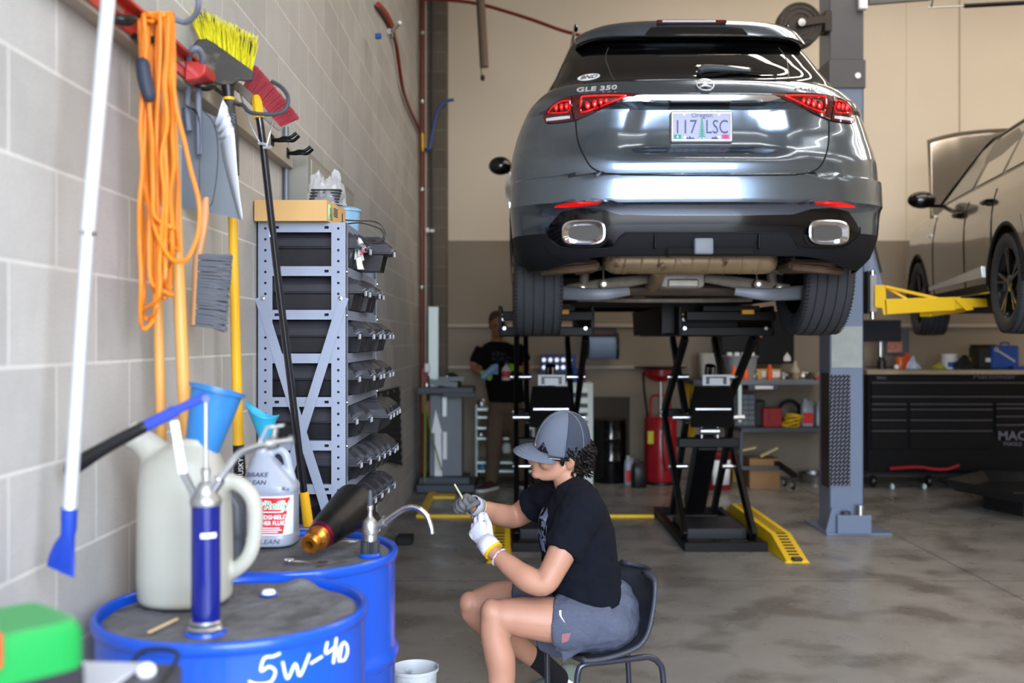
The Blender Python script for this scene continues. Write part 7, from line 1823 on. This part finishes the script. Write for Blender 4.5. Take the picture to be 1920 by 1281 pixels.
# stubble is left to the skin; hair: curls from under the cap
rh = random.Random(4)
b = MB()
b.ell(h(-.045, 0, -.012), (1, 1, 1), M=(HM.to_3x3().to_4x4() @ SC(.070, .080, .062)), u=20, v=14)
for i in range(300):
    a = rh.uniform(-1.0, 1.0); z0_ = rh.uniform(-.075, .03); 
    ang = PI+a*1.75; rr_ = 1.0
    if abs(a) > .8 and z0_ < -.035: continue
    x_, y_ = -.012+.098*math.cos(ang), .084*math.sin(ang)
    if x_ > .035 or (x_ > -.03 and z0_ < -.03): continue
    depth_ = .004+.030*max(0, -math.cos(ang)*-1) if False else (.006+.022*max(0, -math.cos(ang)))
    p0 = V((x_, y_, z0_+.01)); nrm_ = V((math.cos(ang), math.sin(ang), -.15)).normalized(); tg = V((-math.sin(ang), math.cos(ang), 0))
    ph = rh.uniform(0, 6.28); rad = rh.uniform(.006, .011)
    pts = []
    for j in range(7):
        u = j/6; an = ph+u*5.0
        pts.append(HM @ (p0+nrm_*(depth_*u*1.0+rad*.6*math.cos(an))+tg*(rad*math.sin(an))+V((0, 0, -.026*u+rad*.4*math.sin(an*1.3)))))
    b.tube(pts, [.0038, .0042, .0042, .004, .0036, .003, .0018], 6, k=2)
b.build('hair', M_hair, man, world=True)
for s in (-1, 1): MB().tube([h(.022, s*.080, .0), h(.018, s*.082, -.020), h(.014, s*.080, -.036)], [.010, .009, .004], 8, k=3, flat=(.5, 1)).build('sideburn', M_hair, man, world=True)
# cap
CM = HM @ T(-.004, 0, .010) @ RY(D(-1))
def dome(u, v):
    a = v*2*PI; ph = u*PI/2*1.10
    r = math.sin(ph)**.86; z = math.cos(ph); z = z if z > 0 else z*.8
    rx = .110 if math.cos(a) > 0 else .108
    return CM @ V((rx*r*math.cos(a), .088*r*math.sin(a), .004+.137*(z if z > 0 else z)))
NU, NV = 26, 72
vs = [dome(i/NU, j/NV) for i in range(NU+1) for j in range(NV)]
fr, bk_ = [], []
for i in range(NU):
    for j in range(NV):
        f_ = (i*NV+j, (i+1)*NV+j, (i+1)*NV+(j+1) % NV, i*NV+(j+1) % NV)
        am = (j+.5)/NV*2*PI
        (fr if math.cos(am) > .18 else bk_).append(f_)
cap = MB().raw(vs, fr).build('cap_front_panel', M_capf, man, world=True, solid=.002, sharp=0)
MB().raw(vs, bk_).build('cap_mesh_back', M_capm, man, world=True, solid=.002, sharp=0)
MB().ell(dome(0, 0)+V((0, 0, .002)), (.008, .008, .005)).build('cap_button', M_capf, man, world=True)
b = MB()
for am in (math.acos(.18), -math.acos(.18), PI*.68, -PI*.68, PI, 0): b.tube([dome(u/14, (am % (2*PI))/(2*PI))+V((0, 0, 0)) for u in range(15)], .0016, 6)
b.build('cap_seams', mat('cap_seam', '#6a7180', rough=.8), man, world=True)
def visor(u, v):
    e = (v-.5)*2; a = e*1.12
    base = V((.110*math.cos(a), .088*math.sin(a), .0))
    out = V((.082*(1-abs(e)**2.6)**.5 if abs(e) < 1 else 0, 0, 0)); q = base+out*u
    q.z = -.002-.020*e*e*1.0-.024*u*(1-.3*e*e)+.010*(1-abs(e))*math.sin(u*PI)
    q.y *= 1+.10*u
    return CM @ q
MB().grid(visor, 12, 30).build('cap_visor', M_capf, man, world=True, solid=.003, sharp=0, norm=False)
b = MB()
for k_ in range(5): b.tube([visor(.25+.16*k_, v/20)+V((0, -.0004, .0022)) for v in range(1, 20)], .0007, 5)
b.build('visor_stitching', mat('cap_seam', '#6a7180'), man, world=True)
lg = MB(); 
def ond(ua, va, off=.003):
    p = dome(ua, va); return p+(p-(CM @ V((0, 0, .02)))).normalized()*off
va = .105
def tri(u, v):
    A_, B_, C_ = ond(.95, va-.060, .006), ond(.95, va+.030, .006), ond(.78, va-.015, .006)
    return A_.lerp(B_, v).lerp(C_, u)
lg.grid(tri, 10, 10); decal('cap_logo', M_blk, cap, lg, .0012, man)
lg = MB(); lg.tube([ond(.84, va-.020, .0045), ond(.82, va-.010, .0045), ond(.84, va-.002, .0045), ond(.87, va-.010, .0045), ond(.90, va-.012, .0045)], .0012, 6, k=3); lg.build('cap_logo_letter', M_capf, man, world=True)

# T-shirt: torso and sleeves in one surface
def ringat(c, ax, th, wd, n=40, p=.85):
    ax = V(ax).normalized(); yv = V((0, 1, 0)); xv = yv.cross(ax).normalized()
    return [c+xv*(th*math.copysign(abs(math.cos(2*PI*j/n))**p, math.cos(2*PI*j/n)))+yv*(wd*math.copysign(abs(math.sin(2*PI*j/n))**p, math.sin(2*PI*j/n))) for j in range(n)]
sp = [(1110, 1152, .122, .170), (1106, 1120, .128, .166), (1096, 1080, .136, .168), (1087, 1040, .142, .176), (1080, 1000, .142, .19), (1076, 962, .132, .200), (1071, 934, .098, .175), (1068, 916, .062, .095)]
b = MB(); rings = []
for i, (px, py, th, wd) in enumerate(sp):
    a = P(*sp[max(i-1, 0)][:2], 3.865); c = P(*sp[min(i+1, len(sp)-1)][:2], 3.865); rings.append(ringat(P(px, py, 3.865), c-a, th, wd))
b.loft(rings)
limb(b, [(P(1080, 940, 3.80), .088), (P(1090, 958, 3.71), .086), (P(1078, 985, 3.675), .080)])
b.tube([P(1082, 975, 3.69), P(1068, 1008, 3.655), P(1054, 1038, 3.63)], [.076, .073, .071], 22)
limb(b, [(P(1055, 925, 3.97), .082), (P(1032, 928, 4.03), .078)])
b.tube([P(1040, 925, 4.02), P(1015, 938, 4.07), P(994, 951, 4.10)], [.078, .074, .070], 20)
tee = b.build('t_shirt', M_tee, man, world=True, remesh=.0065, smooth=4)
q = tee.modifiers.new('f', 'DISPLACE'); tx = bpy.data.textures.new('folds', 'CLOUDS'); tx.noise_scale = .07; q.texture = tx; q.strength = .024; q.mid_level = .5
q = tee.modifiers.new('c', 'CORRECTIVE_SMOOTH') if False else None
MB().tube(ringat(P(1064, 911, 3.867), P(1056, 895, 3.865)-P(1068, 935, 3.865), .060, .064, 28), .007, 8, closed=True).build('collar', M_tee, man, world=True)
# chest print: broad leaf of pale shapes wrapping the front
zq = lambda py: CH-(py-CY)/FX*3.78
for quad in ([(3.70, 948), (3.78, 936), (3.80, 972), (3.70, 972)], [(3.815, 938), (3.86, 940), (3.86, 985), (3.825, 985)], [(3.695, 978), (3.79, 976), (3.79, 985), (3.695, 990)], [(3.695, 994), (3.79, 990), (3.74, 1003), (3.695, 1006)], [(3.76, 1002), (3.84, 992), (3.84, 1002), (3.78, 1010)], [(3.70, 1012), (3.75, 1006), (3.78, 1016), (3.70, 1020)], [(3.70, 1024), (3.82, 1014), (3.83, 1030), (3.74, 1044)]):
    bb_ = sheet(MB(), [(P(985, 0, 3.8).x, y, zq(py)) for y, py in quad]); decal('shirt_print', M_print, tee, bb_, .002, man)
# shorts
b = MB()
limb(b, [(P(1128, 1150, 3.865), .15), (P(1125, 1180, 3.86), .125)])
b.ell(P(1135, 1160, 3.86), (.125, .19, .115))
b.tube([P(1130, 1165, 3.79), P(1085, 1167, 3.765), P(1052, 1168, 3.75), P(1044, 1168, 3.75)], [.112, .108, .106, .104], 26, k=3)
b.tube([P(1120, 1145, 3.95), P(1040, 1130, 3.975), P(985, 1124, 3.99), P(965, 1123, 3.995)], [.108, .100, .094, .092], 26, k=3)
b.loft([[P(px, py, d_) for px, py in ((1046, 1195), (1098, 1190), (1088, 1222), (1054, 1246), (1050, 1225))] for d_ in (3.685, 3.70)])
b.loft([[P(px, py, d_) for px, py in ((1003, 1198), (1052, 1200), (1056, 1232), (1040, 1236), (1012, 1218))] for d_ in (3.90, 3.915)])
shorts = b.build('shorts', M_short, man, world=True, remesh=.0065, smooth=4)
q = shorts.modifiers.new('f', 'DISPLACE'); q.texture = tx; q.strength = .020; q.mid_level = .5
sw = MB(); out_ = [(1046, 1136), (1050, 1134), (1054, 1138), (1053, 1146), (1056, 1158), (1061, 1168), (1053, 1158), (1048, 1147)]
c_ = P(1052, 1147, 3.64); sw.raw([c_]+[P(x, y, 3.64) for x, y in out_], [(0, i+1, (i+1) % 8+1) for i in range(8)])
bmesh.ops.subdivide_edges(sw.bm, edges=sw.bm.edges, cuts=2, use_grid_fill=True)
decal('shorts_swoosh', M_lab, shorts, sw, .002, man)
sw = sheet(MB(), [P(x, y, 3.64) for x, y in ((1054, 1190), (1071, 1188), (1066, 1206), (1054, 1212))]); decal('lining_patch', mat('lining_pink', '#8d5c62', rough=.8), shorts, sw, .002, man)
# gloves
def cuff(name, a, c, r0, r1, m, my):
    b = MB(); b.tube([a, c], [r0, r1], 26, cap=False); o = b.build(name, m, man, world=True, solid=-.003)
    d_ = (V(c)-V(a)).normalized(); MB().tube([V(a)-d_*.004, V(a)+d_*.006], [r0+.003, r0+.003], 26).build('glove_hem', my, man, world=True)
M_hem = mat('hem_yellow', '#e2b21c', rough=.8); M_hem2 = mat('hem_cream', '#cfc27a', rough=.8)
gM = frame(P(914, 1020, 3.73), P(884, 978, 3.80)-P(914, 1020, 3.73), (-.25, -1, -.15))
b = MB(); hand(b, gM, curl=((22, 42, 22), (28, 46, 25), (36, 50, 30), (44, 52, 30)), spread=16, side=-1, thumb=((.8, .6, -.05), (1, .1, -.3)), s=.98, r=.0098)
b.build('glove', M_gw, man, world=True, remesh=.0026, smooth=1)
cuff('glove_cuff', P(925, 1033, 3.715), P(908, 1013, 3.742), .036, .034, M_gw, M_hem)
# fingertips grey
gM2 = frame(P(893, 951, 3.98), P(862, 938, 3.93)-P(893, 951, 3.98), (-.15, .75, .65))
b = MB(); hand(b, gM2, curl=((62, 80, 45), (70, 85, 45), (74, 85, 45), (78, 85, 45)), side=1, thumb=((.55, .5, -.45), (.75, -.25, -.6)), s=.98, r=.0112)
b.build('glove', M_gg, man, world=True, remesh=.0028, smooth=1)
cuff('glove_cuff', P(897, 953, 3.985), P(884, 947, 3.96), .037, .038, mat('cuff_grey', '#a7a9b0', rough=.95, bump=.4, bscale=200), M_hem2)
# bracelet
MB().tube([frame(P(936, 1045, 3.70), P(962, 1066, 3.655)-P(926, 1036, 3.71), (0, 1, 0)) @ V((0, .033*math.cos(a), .033*math.sin(a))) for a in [k*PI/12 for k in range(24)]], .0042, 8, closed=True).build('bracelet', mat('bracelet_beads', '#c9c8d8', rough=.6, var=.5, vscale=160, dirt='#22244a', dscale=200, dthr=.5), man, world=True)
# forearm tattoo: small dot rows
b = MB()
for i, (x, y) in enumerate(((939, 955), (939, 960), (939, 964), (945, 950), (945, 956), (946, 961), (944, 965), (948, 952), (950, 958), (948, 964))): b.ell(P(x, y, 4.045), .0022, u=8, v=6)
decal('forearm_tattoo', M_dk, bpy.data.objects['body.001'] if 'body.001' in bpy.data.objects else tee, b, .0003, man)
# socks and shoes
b = MB(); limb(b, [(P(1003, 1232, 4.15), .044), (P(1030, 1255, 4.19), .042), (P(1046, 1272, 4.21), .046)]); b.build('sock', M_sock, man, world=True, remesh=.007, smooth=3)
def shoe(name, toe, heel, m, h0=.0, mt=None):
    toe, heel = V(toe), V(heel); ax = toe-heel; L = ax.length; M = Matrix.Translation(heel) @ RZ(math.atan2(ax.y, ax.x))
    prof = [(-.02, .030, .085), (.0, .040, .10), (.05, .042, .105), (.10, .042, .085), (.16, .050, .065), (.21, .052, .055), (.25, .046, .048), (.28, .030, .036), (.29, .012, .022)]
    k = L/.27; b = MB(); b.loft([[(x*k, w_*math.cos(a), .022+max(-.006, 0)+(hh-.022)*(max(0, math.sin(a))**.8)) for a in [2*PI*j/24 for j in range(24)]] for x, w_, hh in prof], M=M)
    sh_ = b.build(name, m, man, world=True)
    b = MB(); b.loft([[(x*k, (w_+.004)*math.copysign(abs(math.cos(a))**.9, math.cos(a)), z) for x, w_, hh in prof for a in ()] or [(0, 0, 0)]*0 for z in ()]) if False else None
    pts = [(x*k, w_+.004) for x, w_, hh in prof]; poly = pts+[(x, -w_) for x, w_ in pts[::-1]]
    b = MB(); b.prism(poly, 0, .026, M); q = b.build('sole', mat('sole_white', '#c9cdc9', rough=.6)); q.parent = sh_; q.data.transform(WM[man.name].inverted())
    return sh_, M, k
sA, MA, kA = shoe('shoe', (P(1000, 0, 4.22).x-.03, 4.16, 0), (P(1075, 0, 4.24).x, 4.30, 0), M_shoe)
b = MB(); b.prism([(.03, .0), (.06, .018), (.14, .045), (.06, .032), (.035, .016)], 0, .002, MA @ T(0, -.045, .025) @ RX(PI/2)); b.prism([(.03, .0), (.06, .018), (.14, .045), (.06, .032), (.035, .016)], 0, .002, MA @ T(0, .047, .025) @ RX(PI/2)); q = b.build('shoe_swoosh', M_lab); q.parent = sA; q.data.transform(WM[man.name].inverted())
shoe('shoe', (P(880, 0, 3.7).x-.02, 3.68, 0), (P(950, 0, 3.7).x, 3.71, 0), M_shoe)
b = MB(); limb(b, [(P(936, 1322, 3.70), .041), (P(936, 1352, 3.70), .042), (P(938, 1366, 3.70), .046)]); b.build('sock', M_sock, man, world=True, remesh=.007, smooth=3)
# stick held in the grey glove, small part in the white one
t = thing('metal_stick', 'thin pale stick held upright in the grey glove', 'stick', P(868, 935, 3.915))
MB().tube([P(872, 948, 3.90), P(866, 932, 3.905), P(852, 908, 3.91)], .0040, 8).build('stick', mat('stick_pale', '#b5ab92', rough=.5), t, world=True)
t = thing('small_bolt', 'tiny bright pin held in the fingers of the white glove', 'pin', P(884, 962, 3.80))
MB().tube([P(883, 955, 3.80), P(885, 972, 3.80)], .0030, 8).build('pin', M_chr, t, world=True)

# ---------------------------------------------------------------- standing person at the far bench
SD = 10.0
man2 = thing('person', 'standing person in black T-shirt and tan trousers looking down with green gloves', 'person', (P(930, 0, SD).x, SD, 0))
def p(px, py, dd=0): return P(px, py, SD+dd)
b = MB()
b.ell(p(933, 606, .0), (.078, .095, .105), M=RX(D(18))); b.ell(p(935, 620, -.045), (.058, .06, .075), M=RX(D(18)))
b.tube([p(936, 612, -.095), p(937, 619, -.125), p(937, 621, -.115)], [.012, .015, .014], 10)
for x in (918.5, 949.5): b.ell(p(x, 612, .01), (.012, .02, .03))
b.tube([p(932, 622, .02), p(933, 645, .03)], [.055, .065], 16)
limb(b, [(p(898, 658), .055), (p(890, 684, -.02), .045), (p(893, 694, -.08), .040), (p(903, 699, -.20), .030)])
limb(b, [(p(972, 656), .055), (p(985, 682, -.02), .046), (p(984, 692, -.08), .042), (p(969, 692, -.20), .031)])
b.build('body', M_skin2, man2, world=True, remesh=.011, smooth=3)
b = MB(); b.ell(p(932, 598, .015), (.084, .102, .085), M=RX(D(10))); b.ell(p(931, 604, .06), (.080, .06, .085)); b.build('hair', mat('brown_hair', '#3a241a', rough=.6), man2, world=True, remesh=.012, smooth=2)
b = MB()
for x in (929, 944): b.ell(p(x, 613, -.095), (.012, .008, .007))
b.tube([p(926, 610, -.098), p(931, 609, -.102)], .004, 6).tube([p(941, 609, -.102), p(947, 610, -.098)], .004, 6)
b.build('eyes', M_hair, man2, world=True)
b = MB(); b.tube([p(933, 629, -.112), p(941, 629, -.112)], .006, 6); b.build('mouth', mat('lips', '#9a5549'), man2, world=True)
b = MB(); b.loft([ringat2 for ringat2 in [[p(cx_, cy_)+V((wd*math.cos(2*PI*j/30), th*math.sin(2*PI*j/30), 0)) for j in range(30)] for cx_, cy_, wd, th in ((950, 754, .185, .14), (948, 735, .18, .14), (944, 705, .19, .14), (940, 675, .205, .14), (937, 658, .205, .12), (935, 646, .15, .10), (934, 641, .08, .08))]])
b.tube([p(906, 655), p(898, 668), p(892, 682, -.01)], [.080, .078, .072], 18); b.tube([p(966, 652), p(978, 668), p(984, 680, -.01)], [.080, .076, .070], 18)
tee2 = b.build('t_shirt', mat('black_cotton', '#0a0a0c', rough=.9, spec=.15), man2, world=True, remesh=.014, smooth=4)
q = tee2.modifiers.new('f', 'DISPLACE'); q.texture = tx; q.strength = .02; q.mid_level = .5
b = MB(); b.text('BEND', .05, Matrix.Translation(p(936, 662, -.17)) @ RX(PI/2), .001, sx=1.3).text('BURO', .07, Matrix.Translation(p(940, 672, -.17)) @ RX(PI/2), .001, sx=1.2); decal('shirt_lettering', mat('faint_print', '#2b2b33', rough=.8), tee2, b, .003, man2)
b = MB(); M_pants = mat('tan_trousers', '#5c4a3c', rough=.9, var=.08, vscale=8)
b.ell(p(948, 762), (.175, .13, .12))
limb(b, [(p(935, 765), .105), (p(930, 800), .095), (p(926, 838, -.03), .078), (p(924, 870), .070), (p(921, 903, .02), .066)], n=18)
limb(b, [(p(963, 765), .105), (p(968, 800), .092), (p(972, 838, .05), .078), (p(975, 870, .12), .070), (p(977, 898, .2), .066)], n=18)
b.build('trousers', M_pants, man2, world=True, remesh=.014, smooth=4)
for (tx_, ty_), (hx, hy) in (((P(899, 0, SD).x, SD-.20), (P(928, 0, SD).x, SD+.04)), ((P(985, 0, SD).x, SD+.02), (P(977, 0, SD).x, SD+.26))):
    mm = man; man = man2; shoe('shoe', (tx_, ty_, 0), (hx, hy, 0), mat('shoe_maroon', '#3a1620', rough=.7)); man = mm
M_gn = mat('glove_green', '#7fb52a', rough=.6)
b = MB(); hand(b, frame(p(902, 698, -.19), V((.6, -.75, -.15)), (-.2, -.3, 1)), curl=(30, 45, 30), side=1, s=1.0, r=.011); b.build('glove', M_gn, man2, world=True, remesh=.006, smooth=2)
b = MB(); hand(b, frame(p(971, 692, -.19), V((-.8, -.5, .1)), (.1, -.6, .8)), curl=(50, 60, 40), side=-1, s=1.0, r=.011); b.build('glove', M_gn, man2, world=True, remesh=.006, smooth=2)
t = thing('blue_cloth', 'pale blue cloth in the left-hand green glove of the standing person', 'cloth', p(918, 696, -.30))
b = MB(); b.grid(lambda u, v: p(lerp(903, 934, u), lerp(704, 694, u)+lerp(-7, 7, v)+2*math.sin(u*7)-5*u*(v < .5), -.30+.03*math.sin(v*6+u*4)), 14, 10); b.build('cloth', mat('cloth_blue', '#7f9fc4', rough=.9), t, world=True, solid=.006)
t = thing('cleaner_bottle', 'clear spray bottle with red label held by the standing person', 'bottle', p(948, 713, -.28))
b = MB(); b.lathe([(0, 0), (.040, 0), (.043, .01), (.043, .10), (.03, .125), (.014, .135), (.014, .15), (0, .15)], 20, M=Matrix.Translation(p(949, 713, -.28))); b.build('bottle', mat('bottle_pale', '#c9b6bb', rough=.3), t, world=True)
MB().lathe([(.0435, .03), (.0435, .085)], 20, M=Matrix.Translation(p(949, 713, -.28)), cap=False).build('label_panel', mat('label_rose', '#b23a4b', rough=.4), t, world=True, solid=-.001)
MB().lathe([(0, .15), (.02, .15), (.02, .175), (0, .18)], 14, M=Matrix.Translation(p(949, 713, -.28))).build('cap', M_blk, t, world=True)
